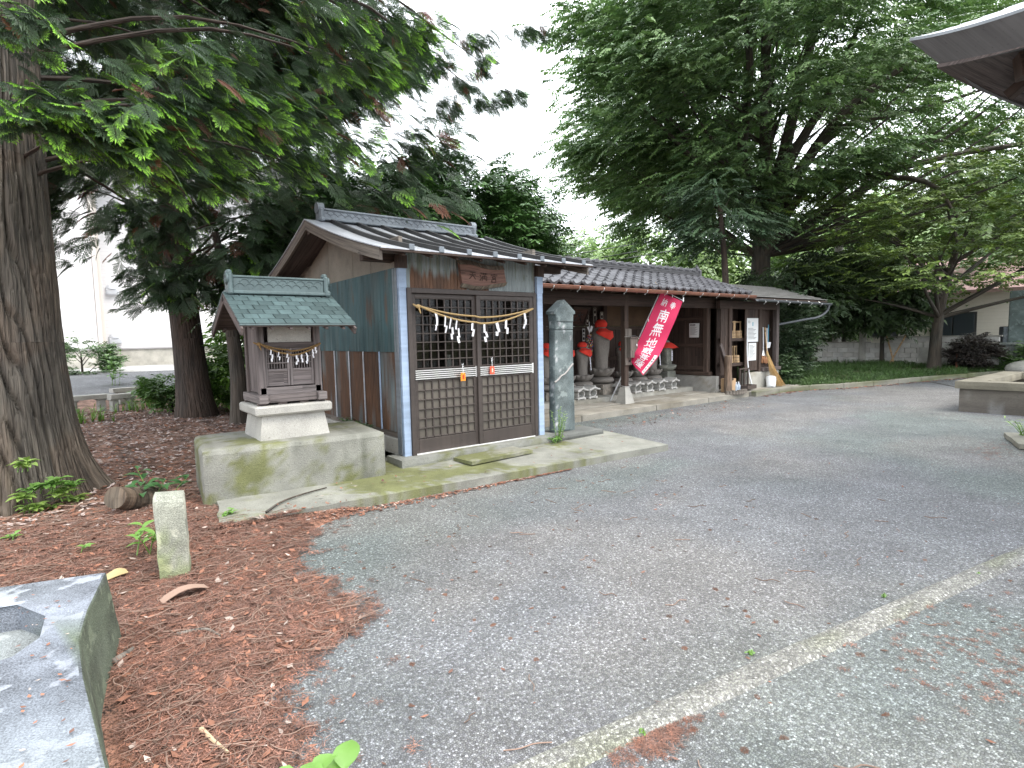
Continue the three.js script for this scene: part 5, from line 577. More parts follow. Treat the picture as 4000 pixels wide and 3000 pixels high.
{ // monument, graves, block wall, house, poles at the far right
  const m = thing('black_monument', 'black polished stone monument on a rock at the end of the kerb', 'monument', [24.0, 0.12, -4.05], -1.15); part('rock_base', rough(tf(new THREE.IcosahedronGeometry(0.5, 3), 0, 0.16, 0, 0, 0, 0, [1.4, 0.55, 0.8]), 0.06, 3), M.concreteLight, m); part('slab', cb(0.6, 1.5, 0.2, 0.12, 1.05, 0, { b: 0.02 }), mat([0.02, 0.02, 0.022], { roughness: 0.12 }), m); part('lettering', [...'大家一番'].flatMap((ch, i) => STROKES[ch].split(';').map((s) => limb(s.split(' ').map((q) => { const [a, b] = q.split(',').map(Number); return [-0.02 + a / 100 * 0.2, 1.66 - i * 0.32 - b / 100 * 0.22, 0.101]; }), 0.008, 4))), M.plastic, m);
  const gw = thing('grave_plot_wall', 'grey stone wall around the grave plot', 'wall', [26.6, 0.05, -5.0]); for (let k = 0; k < 4; k++) part('stone_course', cb(0.3, 0.9, 0.96, 0, 0.45, 1.9 - k * 0.97, { b: 0.02 }), M.stone, gw); part('coping', cb(0.42, 0.09, 3.95, 0, 0.94, 0.45, { b: 0.02 }), M.stone, gw);
  for (const [px, py, w, h, c, l] of [[3928, 1374, 0.36, 0.62, [0.035, 0.04, 0.045], 'small black gravestone block on the plot wall'], [3955, 1374, 0.5, 0.6, [0.3, 0.33, 0.36], 'low grey gravestone block beside the black one'], [3985, 1372, 0.62, 1.9, [0.24, 0.3, 0.29], 'tall grey-green gravestone behind the black monument']]) { const p = onY(px, py, 1.05), q = EYE.clone().lerp(p, 27.6 / Math.max(1, Math.hypot(p.x, p.z))); const d = ray(px, py), s = 27.2 / d.x, g = thing('gravestone', l, 'gravestone', [27.2, 0.05, d.z * s], 0, 'gravestones'); part('pedestal', cb(w * 1.5, 0.95, w * 1.5, 0, 0.475, 0, { b: 0.02 }), M.stone, g); part('stone', cb(w, h, w, 0, 0.95 + h / 2, 0, { b: 0.03 }), mat(c, { roughness: 0.35, map: T.stone }), g); }
  for (const k of [0, 1]) solo('wooden_grave_slat', limb([[27.5, 0.9, -4.75 - k * 0.3], [27.5, 2.35, -4.75 - k * 0.25 + 0.05]], 0.04, 5), M.oldWood, k ? 'thin wooden grave slat, leaning, behind the low gravestones' : 'upright wooden grave slat behind the low gravestones', 'grave slat', 'grave slats');
  const bw = thing('block_wall', 'pale concrete block wall behind the grassy bed', 'wall'); const xw = 25.3; for (let z = -11.2, k = 0; z < -5.3; z += 0.402, k++) for (let r = 0; r < (z < -9 ? 5 : 6); r++) part('wall_block', cb(0.13, 0.188, 0.392, xw + rr(-0.004, 0.004), 0.2 + r * 0.195, z + (r % 2 ? 0.2 : 0), { b: 0.008 }), pick([M.blockA, M.blockB, M.blockC]), bw); for (const [a, b, y] of [[-11.4, -9.2, 1.1], [-9.18, -5.1, 1.3]]) part('coping', cb(0.17, 0.05, b - a, xw, y, (a + b) / 2), M.concreteLight, bw); part('pier', cb(0.16, 0.8, 0.4, xw - 0.06, 0.5, -7.3), M.concreteLight, bw);
  const h = thing('cream_house', 'cream walled house with a pink roof behind the block wall', 'house', [35, 0, -12.5]); part('wall', [cb(7, 3.3, 13, 0, 1.65, 0)], mat([0.72, 0.67, 0.6], { map: T.siding }), h); part('roof', [beam([-0.2, 4.9, 0], [-4.4, 3.15, 0], 14.4, 0.16), beam([0.2, 4.9, 0], [4.4, 3.15, 0], 14.4, 0.16)], mat([0.5, 0.33, 0.32], { map: T.paint }), h); part('gable_wall', (() => { const s = new THREE.Shape(); s.moveTo(-3.5, 0); s.lineTo(3.5, 0); s.lineTo(0, 1.5); return tf(new THREE.ExtrudeGeometry(s, { depth: 13, bevelEnabled: false }), 0, 3.3, -6.5); })(), mat([0.72, 0.67, 0.6]), h);
  for (let k = 0; k < 4; k++) { const w = part('window', cb(0.06, 1.1, 1.7, -3.53, 1.75, -4.6 + k * 3), M.darkSteel, h); part('pane', cb(0.05, 0.95, 0.75, -3.57, 1.75, -5.0 + k * 3), M.glassDark, w); part('pane', cb(0.05, 0.95, 0.75, -3.57, 1.75, -4.2 + k * 3), M.glassDark, w); } part('awning', cb(0.9, 0.08, 9, -3.9, 2.5, 0), M.ridge, h);
  const pole = (p, r, hgt, label, arms) => { const t = thing('utility_pole', label, 'pole', [p.x, 0, p.z]); part('shaft', cyl(r, r * 0.8, hgt, 0, 0, 0, 16), M.concreteLight, t); if (arms) for (const y of [hgt - 0.5, hgt - 1.3]) part('crossarm', cb(1.6, 0.09, 0.09, 0, y, r), M.steel, t); };
  pole(far(3277, 1000, 30), 0.19, 10, 'tall concrete utility pole behind the trees right of the hall', true); pole(far(3372, 1300, 27), 0.14, 3.6, 'short thick pale post standing at the block wall', false);
  const cable = (a, b, sag, r, label) => solo('power_line', limb([...Array(17)].map((_, i) => { const t = i / 16, p = a.clone().lerp(b, t); p.y -= sag * 4 * t * (1 - t); return p; }), r, 5), M.black, label, 'cable', 'overhead cables');
  cable(far(1000, 40, 30), far(3277, 900, 30), 0.9, 0.012, 'single overhead cable crossing the open sky'); cable(far(1500, 1085, 62), far(3277, 800, 31), 0.5, 0.03, 'overhead cables beyond the tiled roof'); cable(far(1500, 1105, 62), far(3277, 830, 31), 0.6, 0.03, 'overhead cables beyond the tiled roof'); cable(far(1500, 1120, 62), far(3277, 855, 31), 0.6, 0.03, 'overhead cables beyond the tiled roof');
  solo('marker_stake', limb([[24.3, 0, -6.1], [24.3, 0.7, -6.1]], 0.035, 8), mat([0.3, 0.12, 0.08]), 'short reddish stake between the forked tree and dark bush', 'stake'); for (const [z, k] of [[-8.35, 0.12], [-8.1, -0.1]]) solo('support_stake', limb([[24.7, 0.15, z], [24.95, 1.35, z + k * 4]], 0.03, 7), M.paleWood, 'yellow wooden stake leaning against the block wall', 'stake', 'stakes at the block wall');
}
{ // main hall roof corner, upper right
  const r = thing('main_hall', 'dark upturned eave corner of the main hall', 'building', [6.17, 0, -2.0], -0.3), X = 0, Z = 0;
  const E = (t) => 3.9 + 0.33 * Math.exp(-t / 0.95), top = (a, b) => { const m = Math.min(a, b), t = Math.max(a, b) - m; return E(t + m * 1.5) + 0.55 * m; };
  part('roof', grid(30, 30, (u, v) => { const a = 7 * u * u, b = 7 * v * v; return [X + a, top(a, b), Z + b]; }, { th: 0.025, uv: (u, v, p) => [p[0], p[2]] }), mat([0.34, 0.37, 0.4], { roughness: 0.3, metalness: 0.4, map: T.paint }), r);
  const fas = (q) => grid(28, 3, (u, v) => { const t = 7 * u * u, ins = v * 0.16, y = E(t) - 0.02 - v * 0.25; const c = ins + t * (1 - 0.16 / 7 * v); return q ? [X + ins, y, Z + c] : [X + c, y, Z + ins]; }, { th: 0.03, dir: q ? [1, 0, 0] : [0, 0, 1], uv: (u, v) => [u * 7, v * 0.3] });
  for (const q of [1, 0]) part('fascia', fas(q), mat([0.13, 0.128, 0.13], { map: T.paint, roughness: 0.6 }), r);
  part('soffit', grid(20, 20, (u, v) => { const a = 0.15 + 6.8 * u * u, b = 0.15 + 6.8 * v * v; return [X + a, top(a, b) - 0.27 - 0.1 * Math.min(a, b), Z + b]; }, { th: 0.03 }), M.greyWood3, r);
  part('hip_rafter', [beam([X + 0.55, E(0) - 0.42, Z + 0.55], [X + 3.5, 3.9 + 0.5, Z + 3.5], 0.16, 0.2), cb(0.24, 0.2, 0.24, X + 0.72, E(0.6) - 0.36, Z + 0.72, { ry: 0.78, b: 0.03 })], M.darkWood2, r); for (let k = 0; k < 16; k++) { const t = 0.9 + k * 0.38; part('rafter', beam([X + 0.3, E(t) - 0.31, Z + t], [X + Math.min(3.4, t), E(t) - 0.2 + 0.26 * Math.min(3, t), Z + t], 0.08, 0.09), M.darkWood, r); part('rafter', beam([X + t, E(t) - 0.31, Z + 0.3], [X + t, E(t) - 0.2 + 0.26 * Math.min(3, t), Z + Math.min(3.4, t)], 0.08, 0.09), M.darkWood, r); }
  for (const [a, b] of [[3.3, 3.3], [6.6, 3.3], [3.3, 6.6]]) part('pillar', cyl(0.14, 0.14, 4.6, X + a, 0, Z + b, 18), M.darkWood2, r); part('wall_beam', [cb(3.6, 0.25, 0.18, X + 5, 4.3, Z + 3.3), cb(0.18, 0.25, 3.6, X + 3.3, 4.3, Z + 5)], M.darkWood2, r);
}
// ================= trees =================
const tri = (pos, colr, a, b, c, k) => { pos.push(...a, ...b, ...c); colr.push(...k, ...k, ...k); };
const leafGeo = (build) => { const pos = [], colr = []; build((a, b, c, k) => tri(pos, colr, a, b, c, k)); const g = new THREE.BufferGeometry(); g.setAttribute('position', new THREE.Float32BufferAttribute(pos, 3)); g.setAttribute('color', new THREE.Float32BufferAttribute(colr, 3)); g.computeVertexNormals(); return g; };
// flat fan of scale-leaved twigs along +x
const hinoki = (seed, tip) => leafGeo((t) => {
  const r = rng(seed), L = 0.36, dr = (x) => -0.9 * x * x, lf = (x, z, a, l, w, k) => { const c = Math.cos(a), s = Math.sin(a), A = [x, dr(x), z], B = [x + c * l * 0.5 - s * w, dr(x + c * l * 0.5) + 0.004, z + s * l * 0.5 + c * w], C = [x + c * l * 0.5 + s * w, dr(x + c * l * 0.5) + 0.004, z + s * l * 0.5 - c * w], D = [x + c * l, dr(x + c * l) - 0.004, z + s * l]; t(A, B, D, k); t(A, D, C, k); };
  for (let i = 0; i < 9; i++) { const u = i / 9, x = u * L * 0.85, bl = 0.17 * (1 - u * 0.6) * (0.75 + 0.5 * r()); for (const s of [-1, 1]) { const a = s * (0.85 - u * 0.25 + 0.2 * (r() - 0.5)), n = Math.max(2, Math.round(bl / 0.03)); for (let j = 0; j <= n; j++) { const q = j / n, px = x + Math.cos(a) * bl * q, pz = Math.sin(a) * bl * q, fr = clamp((u * 0.5 + q * 0.7 - 0.35) * 1.6), k = [0, 1, 2].map((m) => mix([0.75, 0.8, 0.75][m], tip[m], fr * fr)); lf(px, pz, a, 0.042, 0.007, k); if (j) for (const z of [-1, 1]) lf(px, pz, a + z * 0.75, 0.036 * (1 - q * 0.3), 0.006, k); } } }
  lf(L * 0.8, 0, 0, 0.1, 0.01, tip); lf(0, 0, 0, 0.2, 0.004, [0.6, 0.4, 0.3]);
});
// twig along +x with n folded leaves
const broad = (seed, n, tw, len, wid, droop = 0.5, spread = 1) => leafGeo((t) => {
  const r = rng(seed);
  for (let i = 0; i < n; i++) { const u = (i + 0.6) / n, s = i % 2 ? 1 : -1, a = s * spread * (0.7 + 0.5 * r()) * (i === n - 1 ? 0 : 1), l = len * (0.75 + 0.5 * r()), w = wid * (0.8 + 0.4 * r()), x0 = u * tw, y0 = -droop * x0 * x0 + (r() - 0.5) * 0.04 * tw, pit = (r() - 0.6) * 0.9 * droop - 0.15, roll = (r() - 0.5) * 0.9, c = Math.cos(a), q = Math.sin(a), k = 0.8 + 0.4 * r(), K = [k, k, k * 0.9];
    const P = (f, e) => { const lx = f * l, ly = Math.sin(pit) * lx + e * w * Math.sin(roll) + Math.abs(e) * w * 0.25 - f * f * l * 0.18; return [x0 + c * lx - q * e * w, y0 + ly, q * lx + c * e * w]; };
    const O = P(0, 0), M1 = P(0.45, 0), Tp = P(1, 0), A = P(0.42, 1), B = P(0.42, -1); t(O, M1, A, K); t(M1, Tp, A, K); t(O, B, M1, K); t(M1, B, Tp, K); }
});
const QY = V(0, 1, 0);
function leaves(name, list, geo, m, parent) { // list: [pos, azimuth, pitch, roll, scale, [r,g,b]]
  const o = new THREE.InstancedMesh(geo, m, list.length), mt = new THREE.Matrix4(), e = new THREE.Euler(0, 0, 0, 'YZX'), q = new THREE.Quaternion(), c = new THREE.Color();
  list.forEach(([p, az, pi, ro, s, k], i) => { e.set(ro, -az, pi); mt.compose(p, q.setFromEuler(e), typeof s === 'number' ? V(s, s, s) : s); o.setMatrixAt(i, mt); o.setColorAt(i, c.setRGB(...k)); });
  o.name = name; o.castShadow = o.receiveShadow = true; o.userData.kind = 'stuff'; parent.add(o); return o;
}
function clumpTree(o) {
  R = rng(o.seed); const t = thing(o.name, o.label, o.cat ?? 'tree', [o.at.x, o.at.y, o.at.z], 0, o.group), tp = o.trunk.map((p) => V(...p)), tc = new THREE.CatmullRomCurve3(tp);
  if (!o.noTrunk) part('trunk', limb(tc.getSpacedPoints(24), (u) => mix(o.rad[0], o.rad[1], u) * (1 + (o.flare ?? 0.4) * Math.exp(-u * 24)), 14), o.bark ?? M.bark3, t);
  const L = [], lists = o.sprays.map(() => []), H = tp[tp.length - 1].y;
  for (const [c, r, n, k] of o.clumps) {
    const hd = Math.hypot(c.x, c.z); let u = clamp((c.y - (o.rise ?? 0.5) * hd - 0.2) / H, o.lo ?? 0.25, 0.97); const a = tc.getPointAt(u), mid = a.clone().lerp(c, 0.55); mid.y += (o.arch ?? 0.12) * hd; mid.x += gs() * 0.08 * hd; mid.z += gs() * 0.08 * hd;
    if (R() < (o.limbP ?? 0.4)) L.push(limb(curve([a, mid, c], 8), (q) => mix(Math.min(o.rad[1] * 0.9, 0.006 * hd + 0.012), 0.006, q) * (o.limbK ?? 1), 5, false));
    for (let i = 0; i < n; i++) {
      const p = V(c.x + gs() * r, c.y + gs() * r * (o.flat ?? 0.6), c.z + gs() * r), az = Math.atan2(p.z, p.x) + gs() * 0.9, w = R() < (k?.fresh ?? o.fresh ?? 0) ? 1 : 0, li = Math.min(lists.length - 1, w);
      lists[li].push([p, az, (o.pitch ?? -0.25) + gs() * 0.35, gs() * (o.roll ?? 0.45), o.scale * rr(0.7, 1.25), (k?.col ?? o.col)(w, p)]);
    }
  }
  if (L.length) part('limbs', L, o.bark ?? M.bark3, t);
  lists.forEach((l, i) => l.length && leaves('crown', l, o.sprays[i], o.leaf ?? M.leaf, t));
  return t;
}
M.leaf = leafM({ vertexColors: true }); M.gloss = leafM({ vertexColors: true, roughness: 0.38, transmission: 0.2 });
const tone = (a, b) => () => { const k = R(), g = rr(0.75, 1.25); return [0, 1, 2].map((i) => mix(a[i], b[i], k) * g); };
const shell = (n, f, r, cnt, k) => [...Array(n)].map(() => { let p; do { p = f(); } while (!p); return [p, r * rr(0.75, 1.25), Math.round(cnt * rr(0.7, 1.3)), k]; });
const ell = (cx, cy, cz, rx, ry, rz, in0 = 0.45) => () => { const a = rr(0, 6.283), s = rr(-1, 1), q = Math.cbrt(rr(in0 ** 3, 1)), c = Math.sqrt(1 - s * s); return V(cx + Math.cos(a) * c * rx * q, cy + s * ry * q, cz + Math.sin(a) * c * rz * q); };
const hinA = hinoki(3, [0.95, 1.1, 0.8]), hinB = hinoki(9, [3.6, 3.4, 1.6]);
const hcol = (w) => { const g = rr(0.7, 1.3); return w ? [0.1 * g, 0.21 * g, 0.038 * g] : R() < 0.05 ? [0.2 * g, 0.065 * g, 0.035 * g] : [0.048 * g, 0.1 * g, 0.04 * g]; };
{ // big cypress at the left: deeply furrowed trunk
  const A = V(-0.75, 0, -7.7); R = rng(101);
  const tr = thing('cypress_tree', 'huge furrowed cypress trunk with low hanging sprays, beside the pedestal', 'tree', [A.x, 0, A.z], 0, 'cypresses');
  part('trunk', grid(560, 220, (u, v) => { const a = u * 6.2832, y = v < 0.5 ? v * 2 * 4.4 - 0.15 : 4.25 + (v - 0.5) * 2 * 9.5, f = Math.exp(-Math.max(0, y) / 0.42), r0 = 0.57 + 0.15 * Math.exp(-y / 1.3), root = f * (0.14 + 0.2 * Math.max(0, Math.sin(a * 4 + 1.0 + 0.8 * Math.sin(a * 2)))), tw = a + 0.04 * y, w = vn(Math.cos(a) * 3 + 20, Math.sin(a) * 3 + y * 0.5, 256, 3), fa = u * 58 + 1.6 * Math.sin(y * 0.8 + u * 12) + 2.4 * w, rid = Math.abs((fa % 1 + 1) % 1 - 0.5) * 2, rd2 = vn(u * 90, y * 2.0 + 5 * w, 90, 6), cr = vn(u * 46, y * 1.1, 46, 9), d = 0.03 - 0.07 * Math.exp(-Math.pow(rid / (0.1 + 0.14 * cr), 2)) * sm(0.25, 0.6, cr + 0.25 * rd2) + 0.022 * rd2 + 0.05 * (vn(Math.cos(a) * 2 + 9, Math.sin(a) * 2 + y * 0.3, 256, 1) - 0.5), r = r0 + root + d - 0.03; return [Math.cos(a) * r + 0.018 * y, y, Math.sin(a) * r]; }, { uv: (u, v) => [u * 3.6, v < 0.5 ? v * 8.8 : 4.4 + (v - 0.5) * 19], th: 0 }), M.bark, tr);
  const cl = []; R = rng(7);
  for (let i = 0; i < 108; i++) { const h = rr(3.4, 9.5), mx = 5.6 - 0.28 * (h - 3), a = rr(0, 6.283), q = Math.sqrt(rr(0.12, 1)) * mx, c = V(Math.cos(a) * q, h - 0.09 * q, Math.sin(a) * q); if (c.z > 0.9 && h < 4.3) continue; if (c.z > 3.2 || (c.x > 4.2 && h < 5.2)) continue; const dz = (c.z + A.z), dx = c.x + A.x; if (Math.hypot(dx, dz) < 4.6) continue; const az = Math.atan2(dx, -dz) * 57.3, el = Math.atan2(c.y - 1.6, Math.hypot(dx, dz)) * 57.3; if (az < 4 && c.z > -0.4) continue; const lim = az < 0 ? 26 : az < 5 ? 19 : az < 9 ? 16 : az < 12 ? 15 : 14.5 + (az - 12) * 0.4; if (dz < 0 && el < lim && el > -90 && az > -30) continue; if (az > 28) continue; cl.push([c, 0.5 * rr(0.8, 1.3), Math.round(rr(110, 190)), { fresh: c.y < 5 ? 0.24 : 0.12, col: hcol }]); }
  for (const [px, py, d, n] of [[130, 440, 6.3, 50], [300, 470, 6.3, 70], [480, 560, 6.4, 60], [640, 400, 6.6, 70], [900, 460, 7, 70], [860, 690, 7.2, 60], [560, 520, 6.6, 60], [1080, 420, 7.4, 60], [760, 260, 6.6, 60], [1400, 270, 8, 70], [1500, 280, 8.4, 60], [620, 690, 7, 40], [1150, 640, 8, 60], [1320, 560, 8.2, 60], [70, 90, 6.3, 50], [1250, 90, 7.6, 70], [1600, 130, 9, 60]]) { const c = far(px, py, d).sub(A); cl.push([c, 0.34, Math.round(n * 1.7), { fresh: 0.42, col: hcol }]); }
  for (const [px, py, d] of [[2060, 130, 11.4], [1990, 370, 11.4], [1900, 390, 11.4], [1890, 250, 11], [1800, 330, 10.8], [1740, 420, 10.8], [1700, 260, 10.4], [1850, 150, 11]]) cl.push([far(px, py, d).sub(A), 0.24, 34, { fresh: 0.1, col: hcol }]);
  clumpTreeOn(tr, { seed: 5, trunk: [[0, 0, 0], [0.03, 6, 0], [0.1, 14, 0]], rad: [0.6, 0.2], noTrunk: 1, clumps: cl, sprays: [hinA, hinB], scale: 0.56, col: hcol, pitch: -0.25, flat: 0.5, roll: 0.8, bark: M.bark2, rise: 0.1, lo: 0.22 });
}
function clumpTreeOn(t, o) { const n = scene.children.length, q = clumpTree({ ...o, name: 'crown_holder', label: 'x', at: V(0, 0, 0) }); taken.crown_holder = undefined; delete taken.crown_holder; scene.remove(q); for (const c of [...q.children]) t.add(c); }
{ // second cypress
  R = rng(21); const cl = []; for (let i = 0; i < 92; i++) { const h = rr(3.6, 11), mx = 5.9 - 0.3 * (h - 3.5), a = rr(0, 6.283), q = Math.sqrt(rr(0.1, 1)) * mx; if (Math.cos(a) * q > 4.4 && h > 6) continue; cl.push([V(Math.cos(a) * q, h - 0.05 * q, Math.sin(a) * q), 0.75 * rr(0.8, 1.3), Math.round(rr(110, 180)), { fresh: 0.06, col: hcol }]); }
  for (let i = 0; i < 22; i++) { const a = rr(-0.6, 1.9), q = rr(1.2, 4.6); cl.push([V(Math.cos(a) * q, rr(2.5, 3.8), Math.sin(a) * q * 0.8), 0.6, 120, { fresh: 0.05, col: hcol }]); }
  clumpTree({ seed: 22, name: 'cypress_tree', label: 'dark slender cypress trunk behind the small shrine', group: 'cypresses', at: V(1.93, 0.02, -13.5), trunk: [[0, -0.1, 0], [-0.06, 1.2, 0], [-0.16, 3.5, 0], [-0.3, 12, 0]], rad: [0.31, 0.14], flare: 0.5, bark: M.bark2, clumps: cl, sprays: [hinA, hinB], scale: 0.95, col: hcol, pitch: -0.3, roll: 0.8, flat: 0.55, rise: 0.15, lo: 0.25 });
  R = rng(23); clumpTree({ seed: 24, name: 'young_tree', label: 'thin leaning young trunk with a broken stub behind the small shrine', at: V(2.35, 0.03, -11.6), trunk: [[0, -0.1, 0], [0.03, 0.9, 0], [-0.06, 2.1, 0.05], [-0.2, 3.6, 0]], rad: [0.17, 0.06], flare: 0.3, bark: M.bark3, clumps: shell(7, ell(0, 2.6, 0, 1.2, 0.9, 0.9), 0.4, 22, null), sprays: [broad(31, 9, 0.3, 0.1, 0.022)], scale: 1.1, col: tone([0.05, 0.1, 0.03], [0.09, 0.17, 0.04]) });
}
const zel = broad(41, 18, 0.6, 0.12, 0.034, 0.3, 1.05), zel2 = broad(42, 16, 0.5, 0.11, 0.036, 0.5, 1.15), glossy = broad(43, 10, 0.3, 0.12, 0.026, 0.3, 1.1), bigLeaf = broad(44, 12, 0.8, 0.26, 0.075, 0.4, 1.1), maple = broad(45, 14, 0.5, 0.11, 0.035, 0.15, 1.2), shrub = broad(46, 9, 0.22, 0.07, 0.018, 0.3, 1.1);
{ // great zelkova
  const A = far(2970, 1100, 25); R = rng(51); const E = ell(0.1, 10.8, 0, 7.8, 6.8, 7.6, 0.35), toRight = V(RIGHT0.x, 0, RIGHT0.z), cl = [];
  for (let i = 0; i < 400; i++) { const p = E(), s = p.dot(toRight); if (p.y < 6.4) continue; if (s > 1.6 && R() < 0.66) continue; if (s > 0 && p.y < 7 && R() < 0.6) continue; if (p.y > 15.5 && R() < 0.5) continue; cl.push([p, 1.05 * rr(0.8, 1.3), Math.round(rr(58, 88))]); }
  const E2 = ell(0, 0, 0, 6.5, 5.2, 6, 0.2); for (let i = 0; i < 92; i++) { const p = E2().addScaledVector(toRight, 8).add(V(0, 10.6, 0)); if (p.y < 6.6) continue; cl.push([p, 1.0 * rr(0.8, 1.2), Math.round(rr(26, 44))]); }
  for (const [px, py] of [[2330, 585], [2290, 560], [2250, 130], [2300, 40], [2480, 880], [2580, 930], [2720, 960], [2850, 950], [3010, 700], [3070, 740], [2950, 800], [2400, 720], [2560, 800], [3090, 850], [2700, 860]]) cl.push([far(px, py, 23.5).sub(V(A.x, 0, A.z)), 0.65, 46]);
  const t = clumpTree({ seed: 52, name: 'zelkova_tree', label: 'great spreading zelkova tree behind the tool shed roof', at: V(A.x, 0, A.z), trunk: [[0, -0.1, 0], [0, 2.5, 0], [0.05, 5.2, 0], [0.1, 8.5, 0.1], [0.1, 13, 0]], rad: [0.46, 0.16], flare: 0.35, bark: M.bark3, clumps: cl, sprays: [zel, zel2], fresh: 0.4, scale: 1.15, flat: 0.38, pitch: -0.18, roll: 0.5, col: tone([0.07, 0.145, 0.055], [0.18, 0.3, 0.095]), rise: 0.75, arch: -0.03, lo: 0.36, limbK: 1.2, limbP: 0.22 });
  const P = (px, py, d) => far(px, py, d).sub(V(A.x, 0, A.z)), big = (pts, r0, r1) => limb(curve(pts.map((q) => P(...q)), 14), (u) => mix(r0, r1, u), 8, false);
  part('main_limbs', [big([[2985, 960, 25], [3040, 700, 25], [3110, 400, 25.2], [3190, 80, 25.5], [3230, -150, 26]], 0.3, 0.08), big([[2990, 900, 25], [3080, 640, 24.6], [3260, 330, 24], [3370, 60, 24]], 0.26, 0.05), big([[2990, 860, 25], [3200, 560, 25], [3500, 280, 25.5], [3800, 130, 26]], 0.22, 0.04), big([[2985, 880, 25], [3280, 450, 25], [3560, 230, 25]], 0.2, 0.04), big([[2960, 930, 25], [2900, 620, 25], [2930, 250, 25], [2880, -80, 25]], 0.28, 0.06), big([[2960, 900, 25], [2760, 640, 24.5], [2560, 420, 24]], 0.18, 0.03), big([[2985, 1000, 25], [3190, 700, 24], [3420, 690, 23.5], [3640, 720, 23], [3740, 850, 23]], 0.16, 0.04), big([[3400, 690, 23.5], [3700, 610, 23], [4010, 560, 22.5]], 0.12, 0.06), big([[2990, 940, 25], [3250, 520, 26], [3620, 420, 26.5], [3900, 330, 27]], 0.18, 0.03)], M.bark3, t);
  R = rng(53); clumpTree({ seed: 54, name: 'young_tree', label: 'thin leaning trunk beside the zelkova, behind the tiled roof', at: V(17.1, 0, -10.6), trunk: [[0.32, -0.1, 0], [0.16, 2, 0], [-0.1, 4.0, 0.05], [-0.3, 5.6, 0]], rad: [0.16, 0.07], bark: M.bark2, clumps: shell(16, ell(-0.2, 5.5, 0, 1.6, 0.9, 1.4), 0.55, 34), sprays: [zel], scale: 0.95, col: tone([0.03, 0.075, 0.035], [0.07, 0.13, 0.05]) });
}
{ // glossy evergreens behind the tin hall
  const ev = (x, z, cy, rx, ry, rz, n, seed, label) => { R = rng(seed); clumpTree({ seed: seed + 1, name: 'evergreen_tree', label, group: 'evergreens behind the halls', at: V(x, 0, z), trunk: [[0, -0.1, 0], [0.05, cy * 0.5, 0], [0, cy * 1.2, 0]], rad: [0.16, 0.06], clumps: shell(n, ell(0, cy, 0, rx, ry, rz, 0.6), 0.52, 46), sprays: [glossy], leaf: M.gloss, scale: 1.15, flat: 0.8, pitch: 0.15, roll: 0.6, col: tone([0.03, 0.075, 0.02], [0.075, 0.17, 0.04]), rise: 0.6 }); };
  ev(8.1, -12.4, 4.0, 1.9, 2.0, 1.8, 64, 61, 'rounded glossy evergreen rising over the tin hall ridge'); ev(7.0, -13.2, 4.6, 1.7, 1.7, 1.5, 52, 66, 'tall glossy evergreen between the cypress and the rounded one'); ev(9.9, -13.3, 3.9, 1.9, 1.7, 1.6, 54, 62, 'lower evergreen between the tin hall ridge and tiled roof'); ev(5.6, -12.2, 3.7, 2.0, 1.7, 1.7, 60, 63, 'dark evergreen between the cypress and the tin hall ridge'); ev(3.7, -11.8, 3.1, 1.3, 1.3, 1.2, 34, 64, 'evergreen shrub tree close behind the gable of the tin hall'); ev(11.9, -15.5, 3.6, 1.9, 1.7, 1.6, 44, 65, 'small evergreen just above the start of the tiled ridge');
}
{ // paler trees far behind
  const bg = (px, d, top, w, seed, label, a = [0.13, 0.23, 0.07], b = [0.26, 0.4, 0.12]) => { R = rng(seed); const q = far(px, 1350, d), cy = top * 0.58; clumpTree({ seed: seed + 1, name: 'background_tree', label, group: 'paler trees beyond the halls', at: V(q.x, 0, q.z), trunk: [[0, 0, 0], [0.1, cy * 0.6, 0], [0, top * 0.9, 0]], rad: [0.22, 0.08], clumps: shell(52, ell(0, cy, 0, w, top * 0.43, w, 0.5), w * 0.26, 30), sprays: [bigLeaf], scale: w * 0.3, flat: 0.7, col: tone(a, b), rise: 0.6 }); };
  bg(2060, 46, 9.6, 4.4, 71, 'pale tree above the tiled roof beside the evergreens'); bg(2330, 44, 9.2, 4.0, 72, 'pale tree above the middle of the tiled roof'); bg(2540, 40, 8.4, 4.2, 73, 'bright pale tree under the left of the zelkova', [0.14, 0.25, 0.06], [0.28, 0.42, 0.13]); bg(2770, 42, 7.6, 4.2, 74, 'bright pale tree seen between thin trunk and tiled ridge end', [0.14, 0.24, 0.06], [0.28, 0.42, 0.13]); bg(3060, 46, 9, 4.6, 75, 'pale tree right behind the zelkova trunk'); bg(3330, 50, 11, 5, 76, 'pale tree behind the utility pole'); bg(3600, 50, 11.5, 5.4, 77, 'pale tree behind the pink-roofed house'); bg(3850, 48, 11, 5.2, 78, 'pale tree above the gravestones', [0.09, 0.17, 0.04], [0.2, 0.3, 0.06]); bg(4100, 42, 10, 5, 79, 'pale tree beyond the black monument'); bg(3760, 44, 4.2, 3, 80, 'low dense tree behind the grave plot', [0.07, 0.13, 0.05], [0.16, 0.26, 0.08]); bg(3960, 36, 5, 3, 81, 'broad-leaved low tree behind the tall gravestone', [0.09, 0.18, 0.06], [0.2, 0.34, 0.1]);
  bg(3150, 32, 4.6, 2.4, 82, 'broad tree between the shed roof and the utility pole', [0.09, 0.16, 0.05], [0.18, 0.3, 0.09]); bg(1780, 50, 9, 4, 84, 'pale tree hidden behind the tin hall evergreens'); bg(300, 62, 13, 6, 85, 'pale tree beyond the white house'); bg(900, 60, 13, 6, 86, 'pale tree behind the white house and second cypress');
}
